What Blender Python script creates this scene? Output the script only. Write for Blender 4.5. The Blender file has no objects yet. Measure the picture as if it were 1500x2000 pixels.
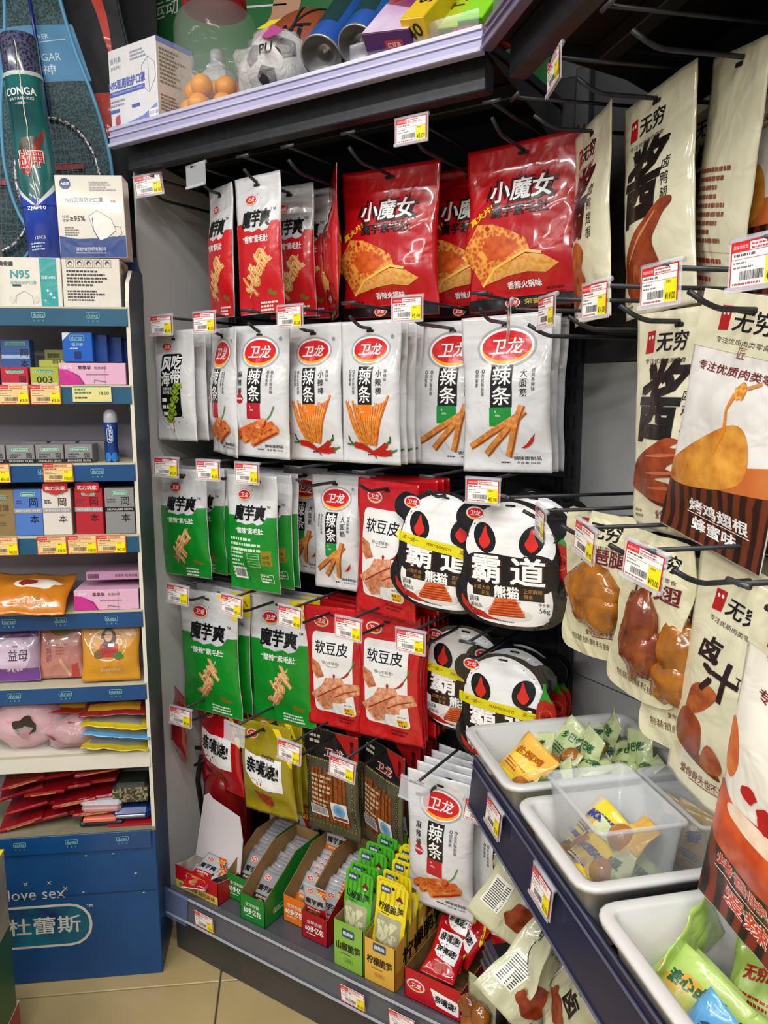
import bpy, math, random
from mathutils import Vector, Matrix, noise
from mathutils.geometry import tessellate_polygon

SC = bpy.context.scene
COL = SC.collection
pi, sin, cos = math.pi, math.sin, math.cos

# ------------------------------------------------------------------ camera
YAW, PITCH, ROLL, FPX, HCAM = math.radians(33.2), math.radians(8.88), math.radians(0.1), 1533.0, 1.40
cam_data = bpy.data.cameras.new('camera')
cam_data.sensor_fit = 'VERTICAL'
cam_data.sensor_height = 36.0
cam_data.lens = 36.0 * FPX / 2000.0
cam_data.clip_start = 0.02
cam = bpy.data.objects.new('camera', cam_data)
COL.objects.link(cam)
cf = Vector((-sin(YAW) * cos(PITCH), cos(YAW) * cos(PITCH), -sin(PITCH)))
cr = Vector((cos(YAW), sin(YAW), 0.0))
cd = cf.cross(cr)
cr, cd = cr * cos(ROLL) + cd * sin(ROLL), -cr * sin(ROLL) + cd * cos(ROLL)
CAM = Vector((0, 0, HCAM))
cam.matrix_world = Matrix(((cr.x, -cd.x, -cf.x, 0), (cr.y, -cd.y, -cf.y, 0), (cr.z, -cd.z, -cf.z, HCAM), (0, 0, 0, 1)))
SC.camera = cam

# ------------------------------------------------------------------ world, lights, exposure
w = bpy.data.worlds.new('shop_light')
SC.world = w
w.use_nodes = True
w.node_tree.nodes['Background'].inputs[0].default_value = (0.86, 0.92, 1.0, 1)
w.node_tree.nodes['Background'].inputs[1].default_value = 0.36

def area_light(name, loc, size, size_y, power, target, color=(1, 0.98, 0.95)):
    d = bpy.data.lights.new(name, 'AREA')
    d.shape = 'RECTANGLE'; d.size = size; d.size_y = size_y; d.energy = power; d.color = color
    o = bpy.data.objects.new(name, d); COL.objects.link(o)
    o.location = loc
    o.rotation_euler = (Vector(target) - Vector(loc)).to_track_quat('-Z', 'Y').to_euler()
    return o
# ceiling tubes over the aisle; last three added to brighten the shelf interiors
area_light('unseen_ceiling_light', (-0.25, 0.10, 2.78), 1.25, 0.10, 26, (-0.25, 0.14, 0))
area_light('unseen_ceiling_light', (0.45, -0.75, 2.78), 1.25, 0.10, 26, (0.45, -0.71, 0))
area_light('unseen_ceiling_light', (-1.65, -0.35, 2.78), 1.25, 0.10, 26, (-1.65, -0.31, 0))
area_light('unseen_ceiling_light', (-0.75, -1.65, 2.78), 1.25, 0.10, 30, (-0.75, -1.61, 0))
area_light('unseen_ceiling_light', (0.30, -3.10, 2.78), 1.25, 0.10, 60, (0.30, -3.06, 0))
area_light('unseen_ceiling_light', (1.70, -2.10, 2.78), 1.25, 0.10, 60, (1.70, -2.06, 0))
area_light('unseen_ceiling_light', (-1.60, -3.40, 2.78), 1.25, 0.10, 60, (-1.60, -3.36, 0))

vs = SC.view_settings
vs.view_transform = 'Standard'; vs.look = 'None'; vs.gamma = 1.0; vs.use_curve_mapping = False
vs.exposure = -0.12
for _k, _v in dict(max_bounces=5, diffuse_bounces=3, glossy_bounces=2, transmission_bounces=3, transparent_max_bounces=8, use_light_tree=False, caustics_reflective=False, caustics_refractive=False).items():
    try: setattr(SC.cycles, _k, _v)
    except Exception: pass

# ------------------------------------------------------------------ frames of the place
DIAG = -pi / 4                                # right-hand bay stands at 45 degrees to the back bay
TAX = Vector((math.sqrt(.5), -math.sqrt(.5), 0)); NAX = Vector((-math.sqrt(.5), -math.sqrt(.5), 0))
def RB(t, n, z): return TAX * t + NAX * n + Vector((0, 0, z))
STA = math.radians(39.7)                      # the blue display stand and the floor tiles
S0 = Vector((-1.389, 1.137, 0)); SU = Vector((cos(STA), sin(STA), 0)); SWD = Vector((-sin(STA), cos(STA), 0))
def ST(x, y, z): return S0 + SU * x + SWD * y + Vector((0, 0, z))   # x right (<=0), y into the stand
def rayv(px, py): return cf * FPX + cr * (px - 750) + cd * (py - 1000)
def on_y(px, py, Y): v = rayv(px, py); return CAM + v * (Y / v.y)
def on_z(px, py, z): v = rayv(px, py); return CAM + v * ((z - HCAM) / v.z)
def on_n(px, py, n): v = rayv(px, py); return CAM + v * (n / v.dot(NAX))
def on_s(px, py, y): v = rayv(px, py); return CAM + v * ((S0 - CAM + SWD * y).dot(SWD) / v.dot(SWD))
def st_xz(px, py, y=0.0):
    p = on_s(px, py, y) - S0; return p.dot(SU), p.z

# ------------------------------------------------------------------ materials
def lin(h):
    h = h.lstrip('#'); out = []
    if len(h) == 3: h = ''.join(c * 2 for c in h)
    for i in (0, 2, 4):
        c = int(h[i:i + 2], 16) / 255.0
        out.append(c / 12.92 if c <= .04045 else ((c + .055) / 1.055) ** 2.4)
    return tuple(out) + (1.0,)
MATS = {}
def mat(hexc, rough=.5, metal=0.0, kind='plain', col2=None, scale=40.0, bump=0.0, bscale=30.0, alpha=1.0, trans=0.0, coat=0.0):
    key = (hexc, rough, metal, kind, col2, scale, bump, bscale, alpha, trans, coat)
    if key in MATS: return MATS[key]
    m = bpy.data.materials.new('%s_%s' % (kind, hexc.strip('#')))
    m.use_nodes = True
    nt = m.node_tree; b = nt.nodes['Principled BSDF']
    b.inputs['Base Color'].default_value = lin(hexc)
    b.inputs['Roughness'].default_value = rough
    b.inputs['Metallic'].default_value = metal
    b.inputs['Alpha'].default_value = alpha
    b.inputs['Transmission Weight'].default_value = trans
    b.inputs['Coat Weight'].default_value = coat
    b.inputs['Coat Roughness'].default_value = .07
    tc = nt.nodes.new('ShaderNodeTexCoord')
    if kind in ('noise', 'voronoi', 'wave', 'plain'):
        if kind == 'voronoi':
            t = nt.nodes.new('ShaderNodeTexVoronoi'); t.inputs['Scale'].default_value = scale; o = t.outputs['Distance']
        elif kind == 'wave':
            t = nt.nodes.new('ShaderNodeTexWave'); t.inputs['Scale'].default_value = scale
            t.inputs['Distortion'].default_value = 4; t.inputs['Detail'].default_value = 2; o = t.outputs['Fac']
        else:
            t = nt.nodes.new('ShaderNodeTexNoise'); t.inputs['Scale'].default_value = scale
            t.inputs['Detail'].default_value = 3; o = t.outputs['Fac']
        nt.links.new(tc.outputs['Object'], t.inputs['Vector'])
        r = nt.nodes.new('ShaderNodeValToRGB')
        c1 = lin(hexc); c2 = lin(col2) if col2 else tuple(min(1, c * 1.08) for c in c1[:3]) + (1,)
        r.color_ramp.elements[0].color = c1; r.color_ramp.elements[1].color = c2
        r.color_ramp.elements[0].position = .3; r.color_ramp.elements[1].position = .7
        nt.links.new(o, r.inputs[0]); nt.links.new(r.outputs[0], b.inputs['Base Color'])
    if bump:
        n = nt.nodes.new('ShaderNodeTexNoise'); n.inputs['Scale'].default_value = bscale; n.inputs['Detail'].default_value = 2
        n.inputs['Distortion'].default_value = .8
        nt.links.new(tc.outputs['Object'], n.inputs['Vector'])
        bp = nt.nodes.new('ShaderNodeBump'); bp.inputs['Strength'].default_value = bump; bp.inputs['Distance'].default_value = .01
        nt.links.new(n.outputs['Fac'], bp.inputs['Height']); nt.links.new(bp.outputs[0], b.inputs['Normal'])
    MATS[key] = m
    return m
def foil(h, rough=.26, bump=.34, bscale=20): return mat(h, rough, 0.0, 'plain', None, 8, bump * 1.35, bscale, 1, 0, .7)
def ink(h, rough=.30): return mat(h, rough, 0.0, 'plain', None, 25, .22, 20, 1, 0, .25)
def clear_film(tint='#ffffff', alpha=.16, rough=.12): return mat(tint, rough, 0, 'plain', None, 5, .35, 35, alpha)
WHITE, BLACK, RED, YEL = '#f3f3f3', '#101012', '#c80f1c', '#f6dc12'
M_STEEL = mat('#2b2c31', .42, .35, 'noise', '#35373c', 60)
M_PANEL = mat('#1a1b20', .5, .1, 'noise', '#22232a', 12)
M_GREY = mat('#b2b3b2', .42, 0, 'noise', '#bdbebd', 3, .03, 8)

# ------------------------------------------------------------------ objects
def put(name, me, parent=None, loc=None, rot=None):
    o = bpy.data.objects.new(name, me)
    COL.objects.link(o)
    if parent is not None: o.parent = parent
    if loc is not None: o.location = loc
    if rot is not None: o.rotation_euler = rot
    return o
def tag(o, label, cat, group=None, kind=None):
    if len(label.split()) > 16: print('LONG', len(label.split()), label)
    o['label'] = label; o['category'] = cat
    if group: o['group'] = group
    if kind: o['kind'] = kind
    return o
def struct(o, label=None):
    o['kind'] = 'structure'
    if label: o['label'] = label
    return o
def thing(name, label, cat, loc=(0, 0, 0), rz=0.0, group=None):
    o = bpy.data.objects.new(name, None); COL.objects.link(o)
    o.empty_display_size = .05; o.location = loc; o.rotation_euler = (0, 0, rz)
    return tag(o, label, cat, group)
def copy_tree(o, parent=None):
    c = o.copy(); COL.objects.link(c); c.parent = parent
    for ch in list(o.children): copy_tree(ch, c)
    return c
def drop_tree(o):
    for ch in list(o.children): drop_tree(ch)
    bpy.data.objects.remove(o)

class MB:
    """collects faces with a material each; build() links ONE mesh object"""
    def __init__(s): s.v = []; s.f = []; s.m = []; s.mats = []; s.sm = []
    def mi(s, m):
        if m not in s.mats: s.mats.append(m)
        return s.mats.index(m)
    def add(s, vs, fs, m, smooth=False):
        o = len(s.v); s.v += [tuple(p) for p in vs]; k = s.mi(m)
        for f in fs: s.f.append([i + o for i in f]); s.m.append(k); s.sm.append(smooth)
        return s
    def box(s, x0, x1, y0, y1, z0, z1, m, bev=0.0):
        if bev <= 0:
            vs = [(x, y, z) for x in (x0, x1) for y in (y0, y1) for z in (z0, z1)]
            return s.add(vs, [(0, 1, 3, 2), (4, 6, 7, 5), (0, 4, 5, 1), (2, 3, 7, 6), (0, 2, 6, 4), (1, 5, 7, 3)], m)
        b = min(bev, (x1 - x0) * .45, (y1 - y0) * .45, (z1 - z0) * .45)
        vs = []; X = (x0, x1); Y = (y0, y1); Z = (z0, z1); sg = (1, -1); idx = {}
        for i in (0, 1):
            for j in (0, 1):
                for k in (0, 1):
                    for a in range(3):
                        p = [X[i] + sg[i] * b, Y[j] + sg[j] * b, Z[k] + sg[k] * b]
                        p[a] = (X[i], Y[j], Z[k])[a]
                        idx[i, j, k, a] = len(vs); vs.append(p)
        fs = []
        for a in range(3):
            o1, o2 = [q for q in range(3) if q != a]
            for e in (0, 1):
                q = []
                for c1, c2 in ((0, 0), (1, 0), (1, 1), (0, 1)):
                    t = [0, 0, 0]; t[a] = e; t[o1] = c1; t[o2] = c2; q.append(idx[t[0], t[1], t[2], a])
                fs.append(q)
        for a in range(3):
            o1, o2 = [q for q in range(3) if q != a]
            for c1 in (0, 1):
                for c2 in (0, 1):
                    q = []
                    for e, ax in ((0, o1), (0, o2), (1, o2), (1, o1)):
                        t = [0, 0, 0]; t[a] = e; t[o1] = c1; t[o2] = c2; q.append(idx[t[0], t[1], t[2], ax])
                    fs.append(q)
        for i in (0, 1):
            for j in (0, 1):
                for k in (0, 1): fs.append([idx[i, j, k, 0], idx[i, j, k, 1], idx[i, j, k, 2]])
        return s.add(vs, fs, m)
    def tube(s, pts, r, m, n=8, caps=True):
        pts = [Vector(p) for p in pts]; vs = []; fs = []
        rr = r if isinstance(r, (list, tuple)) else [r] * len(pts)
        up = None
        for i, p in enumerate(pts):
            d = (pts[min(i + 1, len(pts) - 1)] - pts[max(i - 1, 0)]).normalized()
            if up is None: up = Vector((0, 0, 1)) if abs(d.z) < .9 else Vector((1, 0, 0))
            a = d.cross(up).normalized(); b = a.cross(d).normalized(); up = b
            for k in range(n): vs.append(p + (a * cos(2 * pi * k / n) + b * sin(2 * pi * k / n)) * rr[i])
        for i in range(len(pts) - 1):
            for k in range(n): fs.append((i * n + k, i * n + (k + 1) % n, (i + 1) * n + (k + 1) % n, (i + 1) * n + k))
        if caps:
            fs.append(tuple(range(n))[::-1]); fs.append(tuple((len(pts) - 1) * n + k for k in range(n)))
        return s.add(vs, fs, m, True)
    def lathe(s, prof, m, n=24, c=(0, 0, 0), smooth=True):
        vs = []; fs = []
        for r, z in prof:
            for k in range(n): vs.append((c[0] + r * cos(2 * pi * k / n), c[1] + r * sin(2 * pi * k / n), c[2] + z))
        for i in range(len(prof) - 1):
            for k in range(n): fs.append((i * n + k, i * n + (k + 1) % n, (i + 1) * n + (k + 1) % n, (i + 1) * n + k))
        return s.add(vs, fs, m, smooth)
    def sphere(s, c, r, m, nu=16, nv=10, noise_a=0.0, seed=0):
        vs = []; fs = []
        rx, ry, rz = r if isinstance(r, (tuple, list)) else (r, r, r)
        for j in range(nv + 1):
            th = pi * j / nv
            for i in range(nu):
                ph = 2 * pi * i / nu
                d = Vector((sin(th) * cos(ph), sin(th) * sin(ph), cos(th)))
                k = 1 + (noise_a * noise.noise(d * 2.2 + Vector((seed, seed * .7, 0))) if noise_a else 0)
                vs.append((c[0] + d.x * rx * k, c[1] + d.y * ry * k, c[2] + d.z * rz * k))
        for j in range(nv):
            for i in range(nu): fs.append((j * nu + i, (j + 1) * nu + i, (j + 1) * nu + (i + 1) % nu, j * nu + (i + 1) % nu))
        return s.add(vs, fs, m, True)
    def prism(s, poly, y0, y1, m):
        """polygon in x,z extruded from y0 (front) to y1"""
        n = len(poly)
        vs = [(p[0], y0, p[1]) for p in poly] + [(p[0], y1, p[1]) for p in poly]
        tr = tessellate_polygon([[Vector((p[0], p[1], 0)) for p in poly]])
        fs = [tuple(t) for t in tr] + [tuple(i + n for i in t)[::-1] for t in tr]
        fs += [(i, (i + 1) % n, (i + 1) % n + n, i + n) for i in range(n)]
        return s.add(vs, fs, m)
    def quad(s, a, b, c, d, m): return s.add([a, b, c, d], [(0, 1, 2, 3)], m)
    def mesh(s, name):
        me = bpy.data.meshes.new(name)
        me.from_pydata(s.v, [], s.f)
        for m in s.mats: me.materials.append(m)
        me.polygons.foreach_set('material_index', s.m)
        me.polygons.foreach_set('use_smooth', s.sm)
        me.update()
        return me
    def build(s, name, parent=None, loc=None, rot=None): return put(name, s.mesh(name), parent, loc, rot)

# ------------------------------------------------------------------ printing: flat art laid on a surface
GLY = {}
def glyph(text):
    k = text
    if k in GLY: return GLY[k]
    cu = bpy.data.curves.new('t', 'FONT'); cu.body = text; cu.size = 1.0; cu.resolution_u = 2
    cu.dimensions = '2D'; cu.fill_mode = 'BOTH'
    ob = bpy.data.objects.new('t', cu)
    me = ob.to_mesh()
    vs = [(v.co.x, v.co.y) for v in me.vertices]
    fs = []
    for p in me.polygons:
        q = list(p.vertices)
        for i in range(1, len(q) - 1): fs.append((q[0], q[i], q[i + 1]))
    ob.to_mesh_clear(); bpy.data.objects.remove(ob); bpy.data.curves.remove(cu)
    if not vs: vs, fs = [(0, 0), (.5, 0), (.5, .5)], []
    xs = [v[0] for v in vs]; ys = [v[1] for v in vs]
    GLY[k] = (vs, fs, min(xs), max(xs), min(ys), max(ys))
    return GLY[k]
def rr_poly(x0, x1, z0, z1, r, n=4):
    r = min(r, abs(x1 - x0) / 2, abs(z1 - z0) / 2); P = []
    for cx, cz, a0 in ((x1 - r, z1 - r, 0), (x0 + r, z1 - r, 90), (x0 + r, z0 + r, 180), (x1 - r, z0 + r, 270)):
        for i in range(n + 1):
            a = math.radians(a0 + 90 * i / n); P.append((cx + r * cos(a), cz + r * sin(a)))
    return P
class Art:
    def __init__(s, seed=1): s.g = {}; s.cur = 'lettering'; s.rnd = random.Random(seed)
    def on(s, name): s.cur = name; return s
    def tris(s, vs, fs, m, L): s.g.setdefault(s.cur, []).append((vs, fs, m, L)); return s
    def poly(s, pts, m, L=0):
        tr = tessellate_polygon([[Vector((p[0], p[1], 0)) for p in pts]])
        return s.tris(list(pts), [tuple(t) for t in tr], m, L)
    def rect(s, x0, x1, z0, z1, m, L=0): return s.poly([(x0, z0), (x1, z0), (x1, z1), (x0, z1)], m, L)
    def rrect(s, x0, x1, z0, z1, r, m, L=0): return s.poly(rr_poly(x0, x1, z0, z1, r), m, L)
    def ell(s, cx, cz, rx, rz, m, L=0, n=24, rot=0):
        c, q = cos(rot), sin(rot)
        return s.poly([(cx + rx * cos(a) * c - rz * sin(a) * q, cz + rx * cos(a) * q + rz * sin(a) * c) for a in [2 * pi * i / n for i in range(n)]], m, L)
    def ring(s, outer, inner, m, L=0):
        n = len(outer); vs = list(outer) + list(inner)
        return s.tris(vs, [t for i in range(n) for t in ((i, (i + 1) % n, (i + 1) % n + n), (i, (i + 1) % n + n, i + n))], m, L)
    def rframe(s, x0, x1, z0, z1, r, w, m, L=0): return s.ring(rr_poly(x0, x1, z0, z1, r), rr_poly(x0 + w, x1 - w, z0 + w, z1 - w, max(r - w, .0004)), m, L)
    def line(s, pts, w, m, L=0):
        vs = []; fs = []
        for i, p in enumerate(pts):
            a = pts[max(i - 1, 0)]; b = pts[min(i + 1, len(pts) - 1)]
            dx, dz = b[0] - a[0], b[1] - a[1]; l = math.hypot(dx, dz) or 1
            ww = w[i] if isinstance(w, (list, tuple)) else w
            vs += [(p[0] - dz / l * ww / 2, p[1] + dx / l * ww / 2), (p[0] + dz / l * ww / 2, p[1] - dx / l * ww / 2)]
        for i in range(len(pts) - 1): fs += [(2 * i, 2 * i + 1, 2 * i + 3), (2 * i, 2 * i + 3, 2 * i + 2)]
        return s.tris(vs, fs, m, L)
    def text(s, t, cx, cz, h, m, L=1, w=None, bold=0.0, rot=0.0, shear=0.0, al='c'):
        vs, fs, x0, x1, y0, y1 = glyph(t)
        if not fs: return s
        k = h / max(y1 - y0, 1e-6); kx = (w / max(x1 - x0, 1e-6)) if w else k
        c, q = cos(rot), sin(rot)
        # heavier weight: the same strokes printed again a hair to each side
        for ci, (ox, oy) in enumerate(((bold, bold * .7), (-bold, -bold * .7), (bold, -bold * .7), (-bold, bold * .7)) if bold else ((0, 0),)):
            out = []
            for x, y in vs:
                px = (x - (x0 + x1) / 2) * kx; py = (y - (y0 + y1) / 2) * k
                if al == 'l': px = (x - x0) * kx
                if al == 'r': px = (x - x1) * kx
                px += ox * k; py += oy * k
                px += py * shear
                out.append((cx + px * c - py * q, cz + px * q + py * c))
            s.tris(out, fs, m, L + .2 * ci)
        return s
    def vtext(s, t, cx, ztop, h, m, L=1, gap=1.12, bold=0.0, w=None, shear=0.0):
        for i, ch in enumerate(t):
            if ch != ' ': s.text(ch, cx, ztop - h * gap * i - h / 2, h, m, L, w or h * .92, bold, 0, shear)
        return s
    def fine(s, x0, x1, z1, n, dz, m, L=1, h=None, frac=.9):
        """rows of print too small to read"""
        for i in range(n):
            x = x0; e = x0 + (x1 - x0) * s.rnd.uniform(.55, 1) * frac
            while x < e:
                l = s.rnd.uniform(.35, 1.2) * dz
                s.rect(x, min(x + l, e), z1 - i * dz - (h or dz * .5), z1 - i * dz, m, L); x += l + dz * .22
        return s
    def bar(s, x0, x1, z0, z1, m, L=2):
        x = x0
        while x < x1:
            l = s.rnd.choice((.35, .5, .8)) * (x1 - x0) / 26
            s.rect(x, min(x + l, x1), z0, z1, m, L); x += l + s.rnd.choice((.4, .6)) * (x1 - x0) / 26
        return s
    def blob(s, cx, cz, rx, rz, m, L=1, seed=0, amp=.18, n=26, rot=0):
        c, q = cos(rot), sin(rot); P = []
        for i in range(n):
            a = 2 * pi * i / n; k = 1 + amp * noise.noise(Vector((cos(a) * 1.6 + seed * 3.1, sin(a) * 1.6, seed)))*1.8
            x, z = rx * k * cos(a), rz * k * sin(a); P.append((cx + x * c - z * q, cz + x * q + z * c))
        return s.poly(P, m, L)
    def stick(s, x0, z0, x1, z1, w, m, L=1, edge=None):
        dx, dz = x1 - x0, z1 - z0; l = math.hypot(dx, dz); nx, nz = -dz / l * w / 2, dx / l * w / 2
        s.poly([(x0 + nx, z0 + nz), (x0 - nx, z0 - nz), (x1 - nx, z1 - nz), (x1 + nx, z1 + nz)], m, L)
        if edge: s.line([(x0 - nx * .7, z0 - nz * .7), (x1 - nx * .7, z1 - nz * .7)], w * .22, edge, L + 1)
        return s
    def chili(s, x, z, l, ang, L=2, stem='#3a7a2a', c='#b81a10'):
        P = [(0, 0), (.3, .06), (.6, .05), (.85, -.02), (1, -.12)]
        q = [(x + l * (a * cos(ang) - b * sin(ang)), z + l * (a * sin(ang) + b * cos(ang))) for a, b in P]
        s.line(q, [l * .20, l * .22, l * .17, l * .10, l * .01], ink(c, .25), L)
        e = (x - l * .3 * cos(ang + .3), z - l * .3 * sin(ang + .3))
        return s.line([q[0], e], [l * .09, l * .04], ink(stem), L)
def split_tris(vs, fs, lim):
    vs = list(vs); out = []; st = [tuple(f) for f in fs]
    l2 = lim * lim
    while st:
        a, b, c = st.pop()
        A, B, C = vs[a], vs[b], vs[c]
        e = ((A[0] - B[0]) ** 2 + (A[1] - B[1]) ** 2, (B[0] - C[0]) ** 2 + (B[1] - C[1]) ** 2, (C[0] - A[0]) ** 2 + (C[1] - A[1]) ** 2)
        k = max(e)
        if k <= l2 or len(out) > 40000: out.append((a, b, c)); continue
        i = e.index(k); p, q, r = ((a, b, c), (b, c, a), (c, a, b))[i]
        vs.append(((vs[p][0] + vs[q][0]) / 2, (vs[p][1] + vs[q][1]) / 2)); n = len(vs) - 1
        st += [(p, n, r), (n, q, r)]
    return vs, out
E0, E1 = .0006, .00022
def flat(x, z, e): return (x, -e, z)
def clusters(items):
    """print that stands well apart becomes a part of its own"""
    bb = []
    for vs, fs, m, L in items:
        xs = [v[0] for v in vs]; zs = [v[1] for v in vs]; bb.append((min(xs), max(xs), min(zs), max(zs)))
    n = len(items)
    if n < 2 or n > 400: return [items]
    up = list(range(n))
    def find(i):
        while up[i] != i: up[i] = up[up[i]]; i = up[i]
        return i
    while True:
        box = {}
        for i in range(n):
            r = find(i); b = box.get(r); q = bb[i]
            box[r] = q if b is None else (min(b[0], q[0]), max(b[1], q[1]), min(b[2], q[2]), max(b[3], q[3]))
        ks = list(box); joined = False
        for a in range(len(ks)):
            for c in range(a):
                p, q = box[ks[a]], box[ks[c]]
                g = math.hypot(max(0, p[0] - q[1], q[0] - p[1]), max(0, p[2] - q[3], q[2] - p[3]))
                if g < .48 * max(p[1] - p[0], p[3] - p[2], q[1] - q[0], q[3] - q[2]): up[find(ks[a])] = find(ks[c]); joined = True
        if not joined: break
    out = {}
    for i in range(n): out.setdefault(find(i), []).append(items[i])
    return list(out.values())
def lay(art, S, parent, lim=.008, zoff=0.0):
    """each group of the art becomes one part of parent, laid on the surface S(x, z, lift)"""
    res = {}
    jobs = []
    for name, items in art.g.items():
        if name in ('colour_panel', 'drops', 'name_band'): jobs += [(name, [it]) for it in items]
        else: jobs += [(name, c) for c in clusters(items)]
    for name, items in jobs:
        b = MB()
        for vs, fs, m, L in items:
            if lim: vs, fs = split_tris(vs, fs, lim)
            pts = [S(x, z, E0 + E1 * L) for x, z in vs]
            # front must face -y: turn clockwise triangles round
            ok = []
            for f in fs:
                A, B, C = (vs[i] for i in f)
                ok.append(f if (B[0] - A[0]) * (C[1] - A[1]) - (B[1] - A[1]) * (C[0] - A[0]) > 0 else (f[0], f[2], f[1]))
            b.add(pts, ok, m, bool(lim))
        res[name] = b.build(name, parent)
        if zoff: res[name].location.z = zoff
    return res
# ------------------------------------------------------------------ pouches
def sm(a, b, x):
    t = max(0.0, min(1.0, (x - a) / (b - a))); return t * t * (3 - 2 * t)
class Pouch:
    def __init__(s, W, H, T=.016, head=.2, foot=.05, seed=1, wr=.0024, lean=0.0, left=None, right=None, curl=0.0, hole=.02):
        s.W, s.H, s.T, s.head, s.foot, s.seed, s.wr, s.lean, s.curl, s.hole = W, H, T, head, foot, seed, wr, lean, curl, hole
        s.left = left or (lambda v: -1.0); s.right = right or (lambda v: 1.0)
    def ends(s, v): return s.left(v) * s.W / 2, s.right(v) * s.W / 2
    def bul(s, u, v):
        g = sm(s.foot, s.foot + .28, v) * (1 - sm(.55, 1 - s.head * .6, v))
        return s.T * max(0.0, 1 - u * u) ** .55 * g, g
    def S(s, x, z, e):
        v = z / s.H; xl, xr = s.ends(max(0, min(1, v))); u = max(-1, min(1, 2 * (x - (xl + xr) / 2) / (xr - xl)))
        b, g = s.bul(u, v)
        n = noise.noise(Vector((x * 26, z * 17, s.seed * 7.3))) * s.wr * (1.2 if v < s.head or v > .85 else .9)
        n += noise.noise(Vector((x * 60, z * 30, s.seed * 3.3))) * s.wr * .35
        y = -b + n + s.lean * (1 - v) ** 2 + s.curl * (u * u) * (1 - v)
        return (x * (1 - .05 * g), y - e, z - (s.H - s.hole))
    def back(s, x, z):
        v = z / s.H; xl, xr = s.ends(v); u = max(-1, min(1, 2 * (x - (xl + xr) / 2) / (xr - xl)))
        b, g = s.bul(u, v); p = s.S(x, z, 0)
        return (p[0], p[1] + b * 1.6 + .0012, p[2])
    def body(s, name, m, m_back=None, parent=None, notch=True):
        nx, nz = max(10, int(s.W / .0065)), max(16, int(s.H / .0075))
        V = []; F = []
        for j in range(nz + 1):
            z = s.H * j / nz; xl, xr = s.ends(j / nz)
            for i in range(nx + 1): V.append(s.S(xl + (xr - xl) * i / nx, z, 0))
        o = len(V)
        for j in range(nz + 1):
            z = s.H * j / nz; xl, xr = s.ends(j / nz)
            for i in range(nx + 1): V.append(s.back(xl + (xr - xl) * i / nx, z))
        a = lambda i, j: j * (nx + 1) + i
        ff = [(a(i, j), a(i + 1, j), a(i + 1, j + 1), a(i, j + 1)) for j in range(nz) for i in range(nx)]
        fb = [tuple(q + o for q in f)[::-1] for f in ff]
        rim = [(i, 0) for i in range(nx)] + [(nx, j) for j in range(nz)] + [(i, nz) for i in range(nx, 0, -1)] + [(0, j) for j in range(nz, 0, -1)]
        fr = [(a(*rim[k]), a(*rim[k]) + o, a(*rim[(k + 1) % len(rim)]) + o, a(*rim[(k + 1) % len(rim)])) for k in range(len(rim))]
        b = MB(); b.add(V, ff, m, True)
        k = b.mi(m_back or m)
        for f in fb: b.f.append(list(f)); b.m.append(k); b.sm.append(True)
        for f in fr: b.f.append(list(f)); b.m.append(b.mi(m)); b.sm.append(False)
        return b.build(name, parent)
    def slot(s, art, w=.017, h=.006, dz=0.0):
        z = s.H - s.hole + dz
        art.on('hang_hole'); art.rrect(-w / 2, w / 2, z - h / 2, z + h / 2, h / 2, mat('#17171b', .8), 0)
PROTO = {}
def proto(key):
    def deco(f): PROTO[key] = f(); return f
    return deco
def brand(a, x, z, w, reg=True):
    """red oval logo with a white rim"""
    h = w * .62; a.on('logo')
    a.ell(x, z, w / 2 + w * .045, h / 2 + w * .045, ink('#a9a9ab'), 0, 32); a.ell(x, z, w / 2, h / 2, ink(WHITE), 1, 32)
    a.ell(x, z - h * .03, w * .455, h * .44, ink('#f0a818'), 2, 32); a.ell(x, z + h * .03, w * .45, h * .40, ink('#d3141f'), 3, 32)
    a.text('卫龙', x + w * .01, z + h * .02, h * .42, ink(WHITE), 4, w * .60, .018, 0, .18)
    if reg: a.text('®', x + w * .57, z + h * .45, w * .09, ink('#444448'), 1)
def shred(a, cx, cz, s, m1, m2, seed=1):
    """a skewer of curly strips"""
    a.on('food_picture'); R = random.Random(seed)
    ang = math.radians(58); dx, dz = cos(ang), sin(ang)
    a.line([(cx - dx * s * 1.25, cz - dz * s * 1.25), (cx + dx * s * 1.2, cz + dz * s * 1.2)], s * .05, ink('#cfc8b0'), 1)
    for k in range(9):
        t = -1.0 + 2.0 * k / 8; x, z = cx + dx * s * t * .85, cz + dz * s * t * .85
        pts = []; ph = R.uniform(0, 6); L = s * R.uniform(.55, .95); a0 = R.uniform(-.9, .6)
        for i in range(9):
            q = i / 8 - .5
            pts.append((x + L * q * cos(a0) + s * .16 * sin(ph + q * 7) * sin(a0), z + L * q * sin(a0) + s * .2 * sin(ph + q * 7)))
        a.line(pts, s * .20, m1 if k % 3 else m2, 2 + k % 4)
        a.line([(p[0] - s * .03, p[1] + s * .05) for p in pts], s * .05, ink('#f3cf9c'), 6)
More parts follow.
